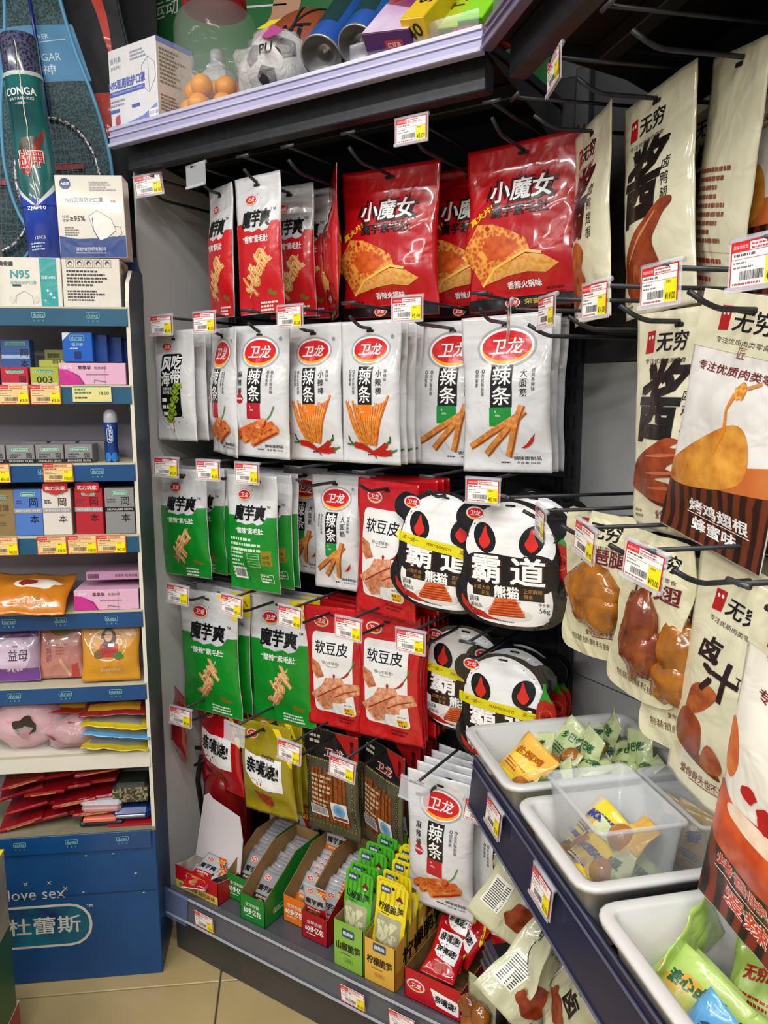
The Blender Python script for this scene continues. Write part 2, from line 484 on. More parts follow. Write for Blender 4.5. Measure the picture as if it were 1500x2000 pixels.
def konjac(W, H, base, sub, corner=False, small_back=False, seed=1, food=('#d98a4a', '#c8743a')):
    p = Pouch(W, H, .019, .2, .05, seed); root = p.body('snack_bag', foil('#d2d3d6'), foil('#c6c7ca'))
    a = Art(seed); c = ink(base, .3)
    h = W / 2 * .998
    a.on('colour_panel').poly([(-h, .002), (h, .002), (h, .655 * H), (.36 * W, .655 * H), (.30 * W, .60 * H), (.2 * W, .585 * H), (.12 * W, .605 * H), (-.02 * W, .585 * H), (-.12 * W, .60 * H), (-.22 * W, .60 * H), (-.30 * W, .66 * H), (-h, .655 * H)], c, 0)
    brand(a, -.13 * W, .83 * H, .26 * W)
    a.on('lettering')
    for dx in (0,):
        a.text('魔芋爽', .02 * W, .685 * H, .125 * H, ink(BLACK), 2, .60 * W, .035)
        a.text('™', .37 * W, .74 * H, .02 * H, ink(BLACK), 2)
    a.text('“%s”素毛肚' % sub, .03 * W, .535 * H, .05 * H, ink(WHITE), 2, .56 * W, .022)
    if small_back:
        a.fine(-.40 * W, .40 * W, .47 * H, 3, .012, ink('#cfe8cf')); a.fine(-.40 * W, 0, .38 * H, 8, .009, ink('#cfe8cf'))
        a.rframe(-.02 * W, .2 * W, .22 * H, .34 * H, .001, .0008, ink('#cfe8cf'), 1)
        for k in range(4): a.rect(-.02 * W, .2 * W, (.245 + .024 * k) * H, (.2475 + .024 * k) * H, ink('#cfe8cf'), 1)
        a.rect(.24 * W, .42 * W, .24 * H, .37 * H, ink('#8a7a1e'), 1); a.text('60多', .33 * W, .315 * H, .03 * H, ink(BLACK), 2, .13 * W); a.text('亿包', .33 * W, .27 * H, .03 * H, ink(BLACK), 2, .13 * W)
        a.rect(-.37 * W, -.12 * W, .10 * H, .20 * H, ink(WHITE), 1); a.bar(-.35 * W, -.14 * W, .115 * H, .19 * H, ink(BLACK), 2)
        a.rframe(.15 * W, .40 * W, .09 * H, .16 * H, .001, .001, ink(WHITE), 1); a.fine(.17 * W, .39 * W, .15 * H, 3, .007, ink(WHITE))
    else:
        shred(a, .02 * W, .30 * H, .165 * H, mat(food[0], .4, 0, 'noise', '#eab27a', 90), mat(food[1], .4, 0, 'noise', '#d08a50', 90), seed)
        a.on('food_picture'); a.poly([(.2 * W, .14 * H), (.33 * W, .12 * H), (.38 * W, .15 * H), (.29 * W, .155 * H), (.27 * W, .18 * H), (.19 * W, .165 * H)], ink('#7a6a18'), 1)
        a.on('lettering'); a.fine(.0 * W, .42 * W, .085 * H, 3, .0075, ink('#e8e8e0'))
    if corner:
        a.on('corner_sticker').poly([(.5 * W, .985 * H), (.5 * W, .80 * H), (.44 * W, .80 * H), (.16 * W, .985 * H)], ink(YEL), 1)
        a.text('全球热销', .385 * W, .93 * H, .02 * H, ink('#b02010'), 2, .2 * W, .02, -.75); a.text('60多亿包', .33 * W, .905 * H, .026 * H, ink('#b02010'), 2, .2 * W, .02, -.75)
    p.slot(a); lay(a, p.S, root)
    return root
PROTO['konjac_red'] = konjac(.125, .28, '#c5151c', '香辣', seed=2, food=('#e0a030', '#d38a20'))
PROTO['konjac_green'] = konjac(.165, .262, '#0d8425', '酸辣', seed=3)
PROTO['konjac_green_back'] = konjac(.15, .262, '#0d8425', '酸辣', small_back=True, seed=4)
PROTO['konjac_green_big'] = konjac(.195, .315, '#0e8a27', '酸辣', corner=True, seed=5)

def witch():
    W, H = .225, .292
    L = lambda v: -1.0 - .13 * math.exp(-((v - .42) / .10) ** 2) - .04 * math.exp(-((v - .55) / .08) ** 2)
    p = Pouch(W, H, .022, .2, .05, 7, .0022, left=L); root = p.body('snack_bag', foil('#b90d16', .25, .35, 16))
    a = Art(7)
    a.on('colour_panel').rect(-W / 2 * .99, W / 2 * .99, .002, .075 * H, ink('#0d0d0f'), 0)
    brand(a, -.10 * W, .04 * H, .13 * W, False); a.on('lettering').text('荣誉出品', .15 * W, .04 * H, .032 * H, ink('#c9a838'), 2, .28 * W, .015)
    a.text('小魔女', 0, .715 * H, .155 * H, ink(BLACK), 1, .60 * W, .085); a.text('小魔女', 0, .715 * H, .135 * H, ink(WHITE), 2, .54 * W, .02)
    a.line([(-.04 * W, .80 * H), (.0, .845 * H), (.03 * W, .84 * H), (.01 * W, .82 * H)], .004, ink('#7a1512'), 1)
    a.text('魔芋素毛肚', 0, .59 * H, .07 * H, ink('#1c0808'), 2, .52 * W, .03)
    a.text('真大片!', -.36 * W, .585 * H, .045 * H, ink('#f0d020'), 2, .25 * W, .03, .45)
    a.text('香辣火锅味', .02 * W, .145 * H, .042 * H, ink(WHITE), 2, .30 * W, .025)
    a.fine(-.42 * W, -.18 * W, .115 * H, 2, .008, ink('#5a0a0a')); a.fine(.2 * W, .42 * W, .115 * H, 2, .008, ink('#5a0a0a'))
    o1 = mat('#c9541a', .4, 0, 'voronoi', '#f0a848', 130); o2 = mat('#e08a2a', .4, 0, 'noise', '#f2c070', 120); o3 = mat('#b5380f', .4, 0, 'noise', '#e06a20', 60)
    a.on('food_picture').poly([(-.60 * W, .36 * H), (-.46 * W, .47 * H), (-.40 * W, .535 * H), (-.24 * W, .52 * H), (-.08 * W, .47 * H), (.06 * W, .41 * H), (.10 * W, .34 * H), (-.12 * W, .27 * H), (-.24 * W, .20 * H), (-.36 * W, .155 * H), (-.44 * W, .25 * H)], o1, 1)
    a.poly([(-.36 * W, .155 * H), (-.24 * W, .235 * H), (.06 * W, .32 * H), (.22 * W, .30 * H), (.34 * W, .245 * H), (.22 * W, .20 * H), (.06 * W, .215 * H), (-.12 * W, .20 * H), (-.3 * W, .17 * H)], o2, 2)
    a.poly([(-.30 * W, .45 * H), (-.12 * W, .44 * H), (.0, .37 * H), (-.10 * W, .31 * H), (-.28 * W, .30 * H), (-.36 * W, .38 * H)], o3, 2)
    a.line([(-.36 * W, .155 * H), (-.24 * W, .25 * H), (.06 * W, .335 * H), (.2 * W, .315 * H)], .005, ink('#f4c560'), 3)
    a.chili(-.02 * W, .46 * H, .045 * W * 2, -.9); a.blob(-.30 * W, .50 * H, .02 * W, .018 * H, ink('#b51510'), 3, 4)
    # hang slot, then all the print laid on the film
    p.slot(a, .022, .007); lay(a, p.S, root)
    return root
PROTO['tripe'] = witch()

def strips(kind, W, H, band, name, right_small, seed):
    p = Pouch(W, H, .021, .2, .055, seed, .0026); root = p.body('snack_bag', foil('#d6d7da'), foil('#c9cacd'))
    a = Art(seed)
    brand(a, .02 * W, .80 * H, .60 * W)
    a.on('name_band')
    x0, x1 = (-.13 * W, .12 * W)
    a.rect(x0, x1, .42 * H, .685 * H, ink(BLACK), 0); a.rect(x0 - .01 * W, x1 - .01 * W, .30 * H, .42 * H, ink(band), 0)
    a.on('lettering')
    a.vtext('辣条', 0, .675 * H, .115 * H, ink(WHITE), 2, 1.08, .012, .21 * W)
    a.text('là', -.07 * W, .395 * H, .015 * H, ink(WHITE), 2); a.text('tiáo', -.04 * W, .37 * H, .016 * H, ink(WHITE), 2)
    dk = ink('#2a2a2c')
    if kind == 'rolls':
        a.vtext(name, -.28 * W, .66 * H, .052 * H, dk, 1, 1.2, .01); a.vtext('0甜蜜素', .22 * W, .665 * H, .026 * H, dk, 1, 1.12); a.vtext('0反式脂肪酸', .29 * W, .665 * H, .026 * H, dk, 1, 1.12)
        a.on('flavour_badge').poly([(-.36 * W, .45 * H), (-.30 * W, .495 * H), (-.28 * W, .515 * H), (-.255 * W, .49 * H), (-.2 * W, .455 * H), (-.22 * W, .425 * H), (-.28 * W, .41 * H), (-.34 * W, .425 * H)], ink('#b3152a'), 1)
        a.text('麻辣味', -.28 * W, .45 * H, .017 * H, ink(WHITE), 2, .14 * W, .02)
        m1 = mat('#c8431c', .35, 0, 'noise', '#ee8a3c', 110); m2 = mat('#d4572a', .35, 0, 'noise', '#f0a050', 90); e = ink('#a3300f')
        a.on('food_picture')
        for k, (q0, q1, q2, q3) in enumerate([(-.30, .19, .16, .275), (-.36, .165, -.08, .225), (-.27, .135, .24, .25), (-.16, .155, .28, .255), (-.12, .115, .33, .225)]):
            a.stick(q0 * W, q1 * H, q2 * W, q3 * H, .068 * H, m1 if k % 2 else m2, 1 + k, e); a.ell(q0 * W, q1 * H, .042 * W, .034 * H, m2, 2 + k, 14); a.ell(q2 * W, q3 * H, .042 * W, .034 * H, m1 if k % 2 else m2, 1 + k, 14)
        a.chili(.2 * W, .29 * H, .12 * W, 1.0 + pi, 6); a.line([(.22 * W, .30 * H), (.28 * W, .335 * H), (.33 * W, .40 * H)], .003, ink('#4c8a30'), 6)
        a.blob(.05 * W, .245 * H, .05 * W, .02 * H, mat('#e07a40', .4, 0, 'noise', '#f6c890', 200), 7, 2)
    elif kind == 'thin':
        a.vtext(name, .22 * W, .66 * H, .05 * H, dk, 1, 1.2, .01); a.vtext('香辣味', .32 * W, .665 * H, .026 * H, dk, 1, 1.12); a.vtext('0甜蜜素', -.29 * W, .665 * H, .026 * H, dk, 1, 1.12); a.vtext('0反式脂肪酸', -.22 * W, .665 * H, .026 * H, dk, 1, 1.12)
        m1 = mat('#d8701c', .4, 0, 'noise', '#f0a448', 110); e = ink('#b5501a')
        a.on('food_picture'); R = random.Random(4)
        for k in range(17):
            t = k / 16 * 2 - 1; top = .36 + .10 * abs(t) + R.uniform(-.03, .03) - (.05 if abs(t) < .25 else 0)
            a.stick(t * .13 * W, (.13 + .015 * R.random()) * H, t * .37 * W, top * H, .034 * W, m1, 1 + k % 4, e)
        a.chili(-.26 * W, .135 * H, .42 * W, -.35, 6); a.chili(.30 * W, .145 * H, .36 * W, pi + .45, 7); a.chili(.36 * W, .09 * H, .36 * W, pi + .05, 6)
        a.line([(-.26 * W, .135 * H), (-.32 * W, .16 * H), (-.34 * W, .20 * H)], .003, ink('#333'), 6); a.line([(.30 * W, .145 * H), (.36 * W, .16 * H), (.37 * W, .20 * H)], .003, ink('#333'), 6)
    else:
        a.vtext(name, .24 * W, .655 * H, .05 * H, dk, 1, 1.2, .01); a.vtext(right_small, .34 * W, .66 * H, .026 * H, dk, 1, 1.12); a.vtext('0甜蜜素', -.30 * W, .665 * H, .026 * H, dk, 1, 1.12); a.vtext('0反式脂肪酸', -.225 * W, .665 * H, .026 * H, dk, 1, 1.12)
        m1 = mat('#bf6a22', .4, 0, 'noise', '#e8a055', 120); e = ink('#8f4510')
        a.on('food_picture')
        for k, (q0, q1, q2, q3) in enumerate([(-.40, .165, .18, .36), (-.22, .115, .26, .395), (.04, .105, .23, .43)]):
            a.stick(q0 * W, q1 * H, q2 * W, q3 * H, .047 * H, m1, 1 + 2 * k, e)
        a.chili(.33 * W, .225 * H, .17 * W, pi + .75, 6, '#3a2a18')
    a.on('lettering').text('调味面制品', .24 * W, .095 * H, .023 * H, dk, 1, .30 * W, .01); a.fine(-.05 * W, .12 * W, .07 * H, 1, .005, dk); a.text('净含量:106克', .25 * W, .065 * H, .015 * H, dk, 1, .26 * W)
    p.slot(a); lay(a, p.S, root)
    return root
PROTO['rolls'] = strips('rolls', .165, .282, '#b3152a', '麻辣棒', '', 11)
PROTO['rolls_big'] = strips('rolls', .158, .30, '#b3152a', '麻辣棒', '', 15)
PROTO['thin'] = strips('thin', .144, .285, '#ef7a12', '小辣棒', '香辣味', 12)
PROTO['flat'] = strips('flat', .182, .290, '#178a35', '大面筋', '经典香辣味', 13)
PROTO['flat_small'] = strips('flat', .13, .258, '#178a35', '大面筋', '经典香辣味', 14)

def kelp():
    W, H = .133, .253; p = Pouch(W, H, .014, .2, .06, 21); root = p.body('snack_bag', foil('#d4d5d8')); a = Art(21)
    brand(a, -.16 * W, .855 * H, .24 * W)
    a.on('name_panel').poly(rr_poly(-.28 * W, .24 * W, .22 * H, .79 * H, .01), ink('#0f0f12'), 0)
    a.on('lettering'); wt = ink(WHITE)
    for t, x, z in (('风', -.14, .70), ('吃', .12, .715), ('海', -.14, .565), ('带', .12, .58)): a.text(t, x * W, z * H, .125 * H, wt, 1, .235 * W, .03, 0, .05)
    a.text('爽脆海带', -.1 * W, .475 * H, .028 * H, wt, 1, .26 * W); a.text('海的味道', -.1 * W, .44 * H, .028 * H, wt, 1, .26 * W); a.fine(-.24 * W, -.02 * W, .39 * H, 5, .016, wt)
    a.on('food_picture'); g1 = mat('#6f8f1e', .35, 0, 'noise', '#a8c23a', 70); g2 = ink('#3c5c12')
    a.line([(-.06 * W, .08 * H), (-.05 * W, .2 * H), (.1 * W, .5 * H)], .0025, ink('#b5572a'), 2)
    for k in range(6):
        x, z = (-.08 + .22 * k / 5 + .03 * (k % 2)) * W, (.20 + .30 * k / 5) * H; a.blob(x, z, .11 * W, .032 * H, g1, 3 + k % 2, k, .2); a.line([(x - .08 * W, z + .004), (x, z - .006), (x + .08 * W, z + .003)], .003, g2, 5)
    for k in range(7): a.ell((.0 + .07 * k - .12) * W, (.17 + .05 * ((k * 5) % 3)) * H, .0015, .0015, ink('#222'), 1, 6)
    p.slot(a, .014, .005); lay(a, p.S, root); return root
PROTO['kelp'] = kelp()

def beancurd():
    W, H = .168, .290; p = Pouch(W, H, .016, .2, .05, 31, .002); root = p.body('snack_bag', foil('#c0101a', .28)); a = Art(31)
    brand(a, -.20 * W, .875 * H, .24 * W)
    a.on('white_panel').rrect(-.36 * W, .34 * W, .13 * H, .79 * H, .012, ink('#efefef'), 0)
    a.on('lettering'); a.text('软豆皮', -.02 * W, .67 * H, .10 * H, ink(BLACK), 1, .56 * W, .012); a.text('够Q才够香!', -.02 * W, .555 * H, .03 * H, ink('#333'), 1, .30 * W); a.line([(-.1 * W, .53 * H), (.0, .525 * H), (.1 * W, .533 * H)], .001, ink('#444'), 1)
    m1 = mat('#b5573a', .4, 0, 'noise', '#e3a070', 80); m2 = mat('#c76a48', .4, 0, 'noise', '#eebb90', 110); dk = ink('#8f3520')
    a.on('food_picture').poly([(-.38 * W, .575 * H), (-.22 * W, .54 * H), (-.14 * W, .44 * H), (-.28 * W, .41 * H), (-.38 * W, .47 * H)], m1, 1)
    a.poly([(-.42 * W, .27 * H), (-.20 * W, .36 * H), (-.12 * W, .43 * H), (.16 * W, .45 * H), (.20 * W, .405 * H), (.42 * W, .41 * H), (.47 * W, .335 * H), (.22 * W, .29 * H), (.20 * W, .24 * H), (-.02 * W, .23 * H), (-.06 * W, .165 * H), (-.22 * W, .14 * H), (-.32 * W, .22 * H)], m2, 2)
    a.poly([(-.28 * W, .23 * H), (-.02 * W, .33 * H), (.10 * W, .36 * H), (-.06 * W, .25 * H), (-.20 * W, .17 * H)], m1, 3)
    a.line([(-.30 * W, .25 * H), (-.08 * W, .32 * H), (.16 * W, .39 * H)], .003, dk, 4); a.line([(.02 * W, .28 * H), (.2 * W, .33 * H), (.40 * W, .36 * H)], .0025, dk, 4)
    a.chili(.28 * W, .50 * H, .16 * W, pi + .7, 3); a.line([(.28 * W, .50 * H), (.34 * W, .55 * H), (.38 * W, .60 * H)], .003, ink('#4a8a30'), 3)
    a.blob(.04 * W, .455 * H, .02 * W, .018 * H, ink('#b01810'), 4, 3)
    a.on('badge').rrect(.14 * W, .32 * W, .14 * H, .245 * H, .004, ink('#f7f7f0'), 3); a.rect(.15 * W, .31 * W, .145 * H, .20 * H, ink('#e8b818'), 4); a.text('蛋白质', .23 * W, .222 * H, .014 * H, ink(BLACK), 4, .13 * W); a.fine(.17 * W, .30 * W, .19 * H, 2, .009, ink('#8a5010'), 5)
    a.on('lettering').fine(.02 * W, .34 * W, .10 * H, 2, .008, ink('#6a0a10'))
    p.slot(a); lay(a, p.S, root); return root
PROTO['beancurd'] = beancurd()

def kiss(base, dark, up):
    W, H = .17, .235; p = Pouch(W, H, .02, .22, .05, 41 if up else 42, .003); root = p.body('snack_bag', foil(base, .22, .3, 14)); a = Art(41)
    brand(a, -.22 * W, .86 * H, .2 * W, False)
    a.on('white_panel').poly([(-.36 * W, .70 * H), (-.12 * W, .655 * H), (.1 * W, .66 * H), (.36 * W, .64 * H), (.36 * W, .30 * H), (.05 * W, .31 * H), (-.2 * W, .36 * H), (-.36 * W, .48 * H)], ink('#ececec'), 1)
    a.on('lettering').text('亲嘴烧!', .0, .535 * H, .16 * H, ink(BLACK), 2, .60 * W, .045, -.14)
    if up: a.text('贵州糊辣味', .12 * W, .655 * H, .04 * H, ink('#5a3a12'), 3, .26 * W, .02, -.1)
    a.fine(-.22 * W, .12 * W, .42 * H, 1, .012, ink('#555')); a.blob(-.10 * W, .37 * H, .014 * W, .02 * H, ink('#a01512'), 2); a.blob(-.03 * W, .365 * H, .014 * W, .02 * H, ink('#a01512' if up else '#bbb'), 2)
    a.on('food_picture').poly([(-.20 * W, .28 * H), (.12 * W, .24 * H), (.10 * W, .13 * H), (.02 * W, .08 * H), (-.10 * W, .12 * H)], mat('#8a2a14', .4, 0, 'noise', '#c04a28', 90), 1)
    a.on('corner_ribbon').poly([(.18 * W, .96 * H), (.30 * W, .96 * H), (.50 * W, .66 * H), (.50 * W, .56 * H)], ink('#f0d818'), 1); a.text('全新升级', .37 * W, .77 * H, .045 * H, ink(BLACK), 2, .27 * W, .03, -.95)
    p.slot(a, .014, .005); lay(a, p.S, root); return root
PROTO['kiss_red'] = kiss('#b01018', '#7a0a10', False)
PROTO['kiss_gold'] = kiss('#9a8a16', '#6a5f10', True)

def smoky():
    W, H = .158, .262; p = Pouch(W, H, .014, .2, .08, 51, .002); root = p.body('snack_bag', foil('#4a4836', .2, .3, 18)); a = Art(51)
    a.on('header_panel').rect(-W / 2 * .99, W / 2 * .99, .73 * H, .995 * H, ink('#141316'), 0); a.poly([(.08 * W, .995 * H), (.495 * W, .995 * H), (.495 * W, .74 * H), (.30 * W, .82 * H)], ink('#a31515'), 1)
    a.on('lettering').text('卫龙', .06 * W, .80 * H, .075 * H, ink('#e6e0d8'), 2, .34 * W, .045); a.text('卫龙', .06 * W, .80 * H, .07 * H, ink('#b31a1a'), 3, .32 * W, .012); a.vtext('重庆风味', .39 * W, .95 * H, .045 * H, ink(BLACK), 3, 1.05, .03); a.fine(-.4 * W, -.05 * W, .94 * H, 2, .014, ink('#b8b0a0'))
    a.on('dotted_border')
    for k in range(26): a.rect((-.47 + .036 * k) * W, (-.45 + .036 * k) * W, .715 * H, .728 * H, ink('#a89a3a'), 1)
    for k in range(14):
        for x in (-.44, .42): a.ell(x * W, (.12 + .042 * k) * H, .0035, .0035, ink('#17150f'), 1, 10); a.ell(x * W, (.12 + .042 * k) * H, .0015, .0015, ink('#a89a4a'), 2, 6)
        a.rect((-.46 + .066 * k) * W, (-.43 + .066 * k) * W, .075 * H, .10 * H, ink('#6a6430'), 1)
    a.on('food_picture'); R = random.Random(5)
    for k in range(9):
        x = (-.33 + .078 * k) * W; a.stick(x + R.uniform(-.01, .01) * W, .12 * H, x + R.uniform(-.02, .02) * W, (.60 + .05 * R.random()) * H, .085 * W, mat('#6e3510', .35, 0, 'noise', '#a85a20', 70), 1 + k % 2, ink('#4a220a'))
    a.on('barcode_label').rect(-.40 * W, -.06 * W, .17 * H, .27 * H, ink(WHITE), 4); a.bar(-.38 * W, -.08 * W, .185 * H, .265 * H, ink(BLACK), 5); a.rect(.02 * W, .32 * W, .165 * H, .35 * H, ink('#e6eaee'), 4)
    for k in range(12): a.ell(.17 * W + .085 * W * cos(k * pi / 6), .275 * H + .05 * H * sin(k * pi / 6), .03 * W, .019 * H, ink('#7fb6dc'), 5, 10)
    a.ell(.17 * W, .275 * H, .07 * W, .042 * H, ink('#5a9ccc'), 5); a.rect(.04 * W, .30 * W, .175 * H, .205 * H, ink('#8a3a30'), 5)
    a.fine(-.36 * W, .1 * W, .58 * H, 8, .012, ink('#c8b898'), 3)
    p.slot(a, .014, .005); lay(a, p.S, root); return root
PROTO['smoky'] = smoky()

# ------------------------------------------------------------------ die-cut pouch: any outline
class CutPouch:
    def __init__(s, poly, T=.012, seed=1, wr=.0015, hole=(0, .2), rx=.1, rz=.1, c=(0, .1)):
        s.poly, s.T, s.seed, s.wr, s.hole, s.rx, s.rz, s.c = poly, T, seed, wr, hole, rx, rz, c
    def h(s, x, z):
        d = 1 - ((x - s.c[0]) / s.rx) ** 2 - ((z - s.c[1]) / s.rz) ** 2
        return s.T * (d ** .6 if d > 0 else 0.0)
    def S(s, x, z, e):
        n = noise.noise(Vector((x * 30, z * 24, s.seed * 5.1))) * s.wr
        return (x - s.hole[0], -s.h(x, z) + n - e, z - s.hole[1])
    def body(s, name, m, parent=None):
        tr = tessellate_polygon([[Vector((p[0], p[1], 0)) for p in s.poly]])
        vs, fs = split_tris(s.poly, [tuple(t) for t in tr], .009); b = MB(); F = []
        for f in fs:
            A, B, C = (vs[i] for i in f)
            F.append(f if (B[0] - A[0]) * (C[1] - A[1]) - (B[1] - A[1]) * (C[0] - A[0]) > 0 else (f[0], f[2], f[1]))
        b.add([s.S(x, z, 0) for x, z in vs], F, m, True)
        b.add([(p[0], p[1] + s.h(*q) * 1.5 + .0014, p[2]) for p, q in ((s.S(x, z, 0), (x, z)) for x, z in vs)], [f[::-1] for f in F], m, True)
        n = len(s.poly); P = [s.S(x, z, 0) for x, z in s.poly]
        b.add(P + [(p[0], p[1] + .0014, p[2]) for p in P], [(i, i + n, (i + 1) % n + n, (i + 1) % n) for i in range(n)], m)
        return b.build(name, parent)
def spline(P, n=5):
    out = []; N = len(P)
    for i in range(N):
        a, b, c, d = P[(i - 1) % N], P[i], P[(i + 1) % N], P[(i + 2) % N]
        for k in range(n):
            t = k / n
            out.append(tuple(.5 * ((2 * b[j]) + (-a[j] + c[j]) * t + (2 * a[j] - 5 * b[j] + 4 * c[j] - d[j]) * t * t + (-a[j] + 3 * b[j] - 3 * c[j] + d[j]) * t ** 3) for j in (0, 1)))
    return out
def panda(tape):
    # head with two ears above a wider body, 215 mm x 240 mm
    out = spline([(-.055, .0), (.055, .0), (.10, .025), (.112, .06), (.098, .095), (.093, .112), (.094, .14), (.088, .165), (.106, .180), (.108, .205), (.088, .224), (.062, .219), (.040, .229), (0, .235), (-.040, .229), (-.062, .219), (-.088, .224), (-.108, .205), (-.106, .180), (-.088, .165), (-.094, .14), (-.093, .112), (-.098, .095), (-.112, .06), (-.10, .025)], 4)
    p = CutPouch(out, .016, 61, .0012, (0, .222), .10, .12, (0, .10)); root = p.body('snack_bag', foil('#131316', .25, .2)); a = Art(61)
    a.on('face').poly(spline([(-.086, .138), (-.062, .120), (0, .116), (.062, .120), (.086, .138), (.082, .172), (.056, .210), (0, .230), (-.056, .210), (-.082, .172)], 4), ink('#ececec'), 0)
    for s in (-1, 1):
        a.ell(s * .046, .163, .022, .029, ink('#101012'), 1, 20, -s * .5)
        a.poly(spline([(s * .046, .143), (s * .058, .155), (s * .052, .168), (s * .045, .186), (s * .040, .170), (s * .033, .156)], 3), ink('#d8281c'), 2)
    a.on('body_panel').poly(spline([(-.066, .012), (0, .004), (.066, .012), (.084, .045), (.078, .085), (.05, .10), (-.05, .10), (-.078, .085), (-.084, .045)], 4), ink('#ececec'), 0)
    a.line([(-.098, .05), (-.092, .035), (-.075, .022), (-.04, .016), (.0, .014)], [.003, .009, .014, .012, .003], ink('#b02018'), 1)
    a.on('title_plate').poly(spline([(-.085, .085), (-.06, .068), (.06, .068), (.088, .09), (.086, .13), (.05, .14), (.03, .132), (-.04, .136), (-.085, .125)], 3), ink('#1a1416'), 2)
    a.rect(-.07, .07, .055, .078, ink('#241a1a'), 2)
    a.on('lettering').text('霸', -.042, .106, .052, ink('#3a2018'), 3, .062, .05); a.text('道', .04, .108, .052, ink('#3a2018'), 3, .068, .05); a.text('霸', -.042, .106, .049, ink(WHITE), 4, .057, .026); a.text('道', .04, .108, .049, ink(WHITE), 4, .062, .026)
    a.text('熊猫', .0, .067, .022, ink(WHITE), 4, .048, .035); a.text('川菜大师', -.05, .071, .008, ink('#c08a50'), 4); a.text('研发', -.042, .061, .008, ink('#c08a50'), 4); a.text('正宗麻辣', .05, .073, .008, ink('#c08a50'), 4); a.text('辣条', .042, .063, .008, ink('#c08a50'), 4)
    a.text('调味', -.068, .047, .011, ink('#222'), 3); a.text('面制品', -.064, .035, .008, ink('#222'), 3); a.text('净含量:', .07, .05, .006, ink('#222'), 3); a.text('56g', .07, .038, .012, ink('#222'), 3)
    a.fine(-.025, .03, .012, 1, .004, ink('#444'), 2)
    a.on('food_picture').ell(0, .026, .048, .014, ink('#d8d4cc'), 2, 24)
    m1 = mat('#c03a18', .3, 0, 'noise', '#ea7a38', 90)
    for k in range(6): a.stick(-.038 + .003 * k, .024 + .005 * k, .034 - .003 * k, .027 + .005 * k, .0095, m1, 3 + k, ink('#9a2a10'))
    a.chili(.022, .05, .02, pi, 9)
    brand(a, -.070, .205, .036, False)
    if tape:
        a.on('offer_tape').poly([(-.0995, .128), (-.03, .120), (.03, .116), (.098, .10), (.097, .122), (.03, .137), (-.03, .141), (-.0985, .147)], mat('#e6dc16', .3, 0, 'plain', None, 9, .2, 25, .88), 11)
        for i, t in enumerate(('买一送一', 'MAIYISONGYI', '买一送一')): a.text(t, -.062 + .064 * i, .1345 - .006 * i, .008 if i != 1 else .0055, ink('#8a3a10'), 12, .04 if i != 1 else .052, .01, -.1)
    a.on('hang_hole').rrect(-.010, .010, .2195, .2245, .0025, mat('#17171b', .8), 1)
    lay(a, p.S, root)
    # chilli-shaped card stuck on the right shoulder
    c = CutPouch(spline([(.05, .02), (.075, .012), (.098, .05), (.104, .09), (.096, .125), (.078, .128), (.058, .115), (.052, .07)], 4), .003, 3, .0004, (0, .222), .04, .06, (.08, .08))
    b = c.body('chilli_card', ink('#b0231a'), root); b.location = (.030, -.012 if tape else .006, .012); b.scale = (.80, 1, .78)
    k = Art(3); k.on('stem').poly([(.062, .122), (.072, .150), (.071, .168), (.079, .168), (.08, .15), (.096, .12), (.078, .128)], ink('#2f8f22'), 1)
    k.on('burst').ring([(.079 + (.016 if i % 2 else .019) * cos(i * pi / 12), .085 + (.016 if i % 2 else .019) * sin(i * pi / 12)) for i in range(24)], [(.079 + (.0152 if i % 2 else .0182) * cos(i * pi / 12), .085 + (.0152 if i % 2 else .0182) * sin(i * pi / 12)) for i in range(24)], ink('#e8a080'), 1)
    k.text('麻辣', .079, .085, .012, ink('#5a1010'), 1)
    lay(k, c.S, b)
    return root
PROTO['panda'] = panda(False); PROTO['panda_tape'] = panda(True)
# ------------------------------------------------------------------ the shop shell
b = MB(); b.box(-4, 3.6, -5.5, 2.6, -.06, -.006, mat('#5d5444', .8))
floor = struct(b.build('floor'), 'beige tiled shop floor')
TILE = .60; G = Vector((-1.252, 1.193, 0)); gx, gy = (G - S0).dot(SU), (G - S0).dot(SWD)
mt = MB().box(0, TILE - .004, 0, TILE - .004, -.012, 0, mat('#ac9769', .30, 0, 'noise', '#b6a274', 5, .02, 60), .0015).mesh('tile')
for i in range(-4, 5):
    for j in range(-6, 2):
        p = ST(gx + i * TILE + .002, gy + j * TILE + .002, 0)
        if -3.4 < p.x < 2.2 and -2.9 < p.y < 1.7: put('tile', mt, floor, p, (0, 0, STA))
struct(MB().box(-4, 3.6, -5.5, 2.6, 2.85, 2.9, mat('#d8d8d4', .8)).build('ceiling'), 'plain white shop ceiling')
struct(MB().box(-3.2, 2.6, 1.76, 1.84, 0, 2.85, mat('#6f7072', .8)).build('wall_back'), 'grey wall behind the shelving')
wl = struct(MB().box(-1.6, .25, .62, .70, 0, 2.85, mat('#1d2028', .8)).build('wall_left'), 'dark wall behind the racket bags')
wl.location = S0; wl.rotation_euler = (0, 0, STA)

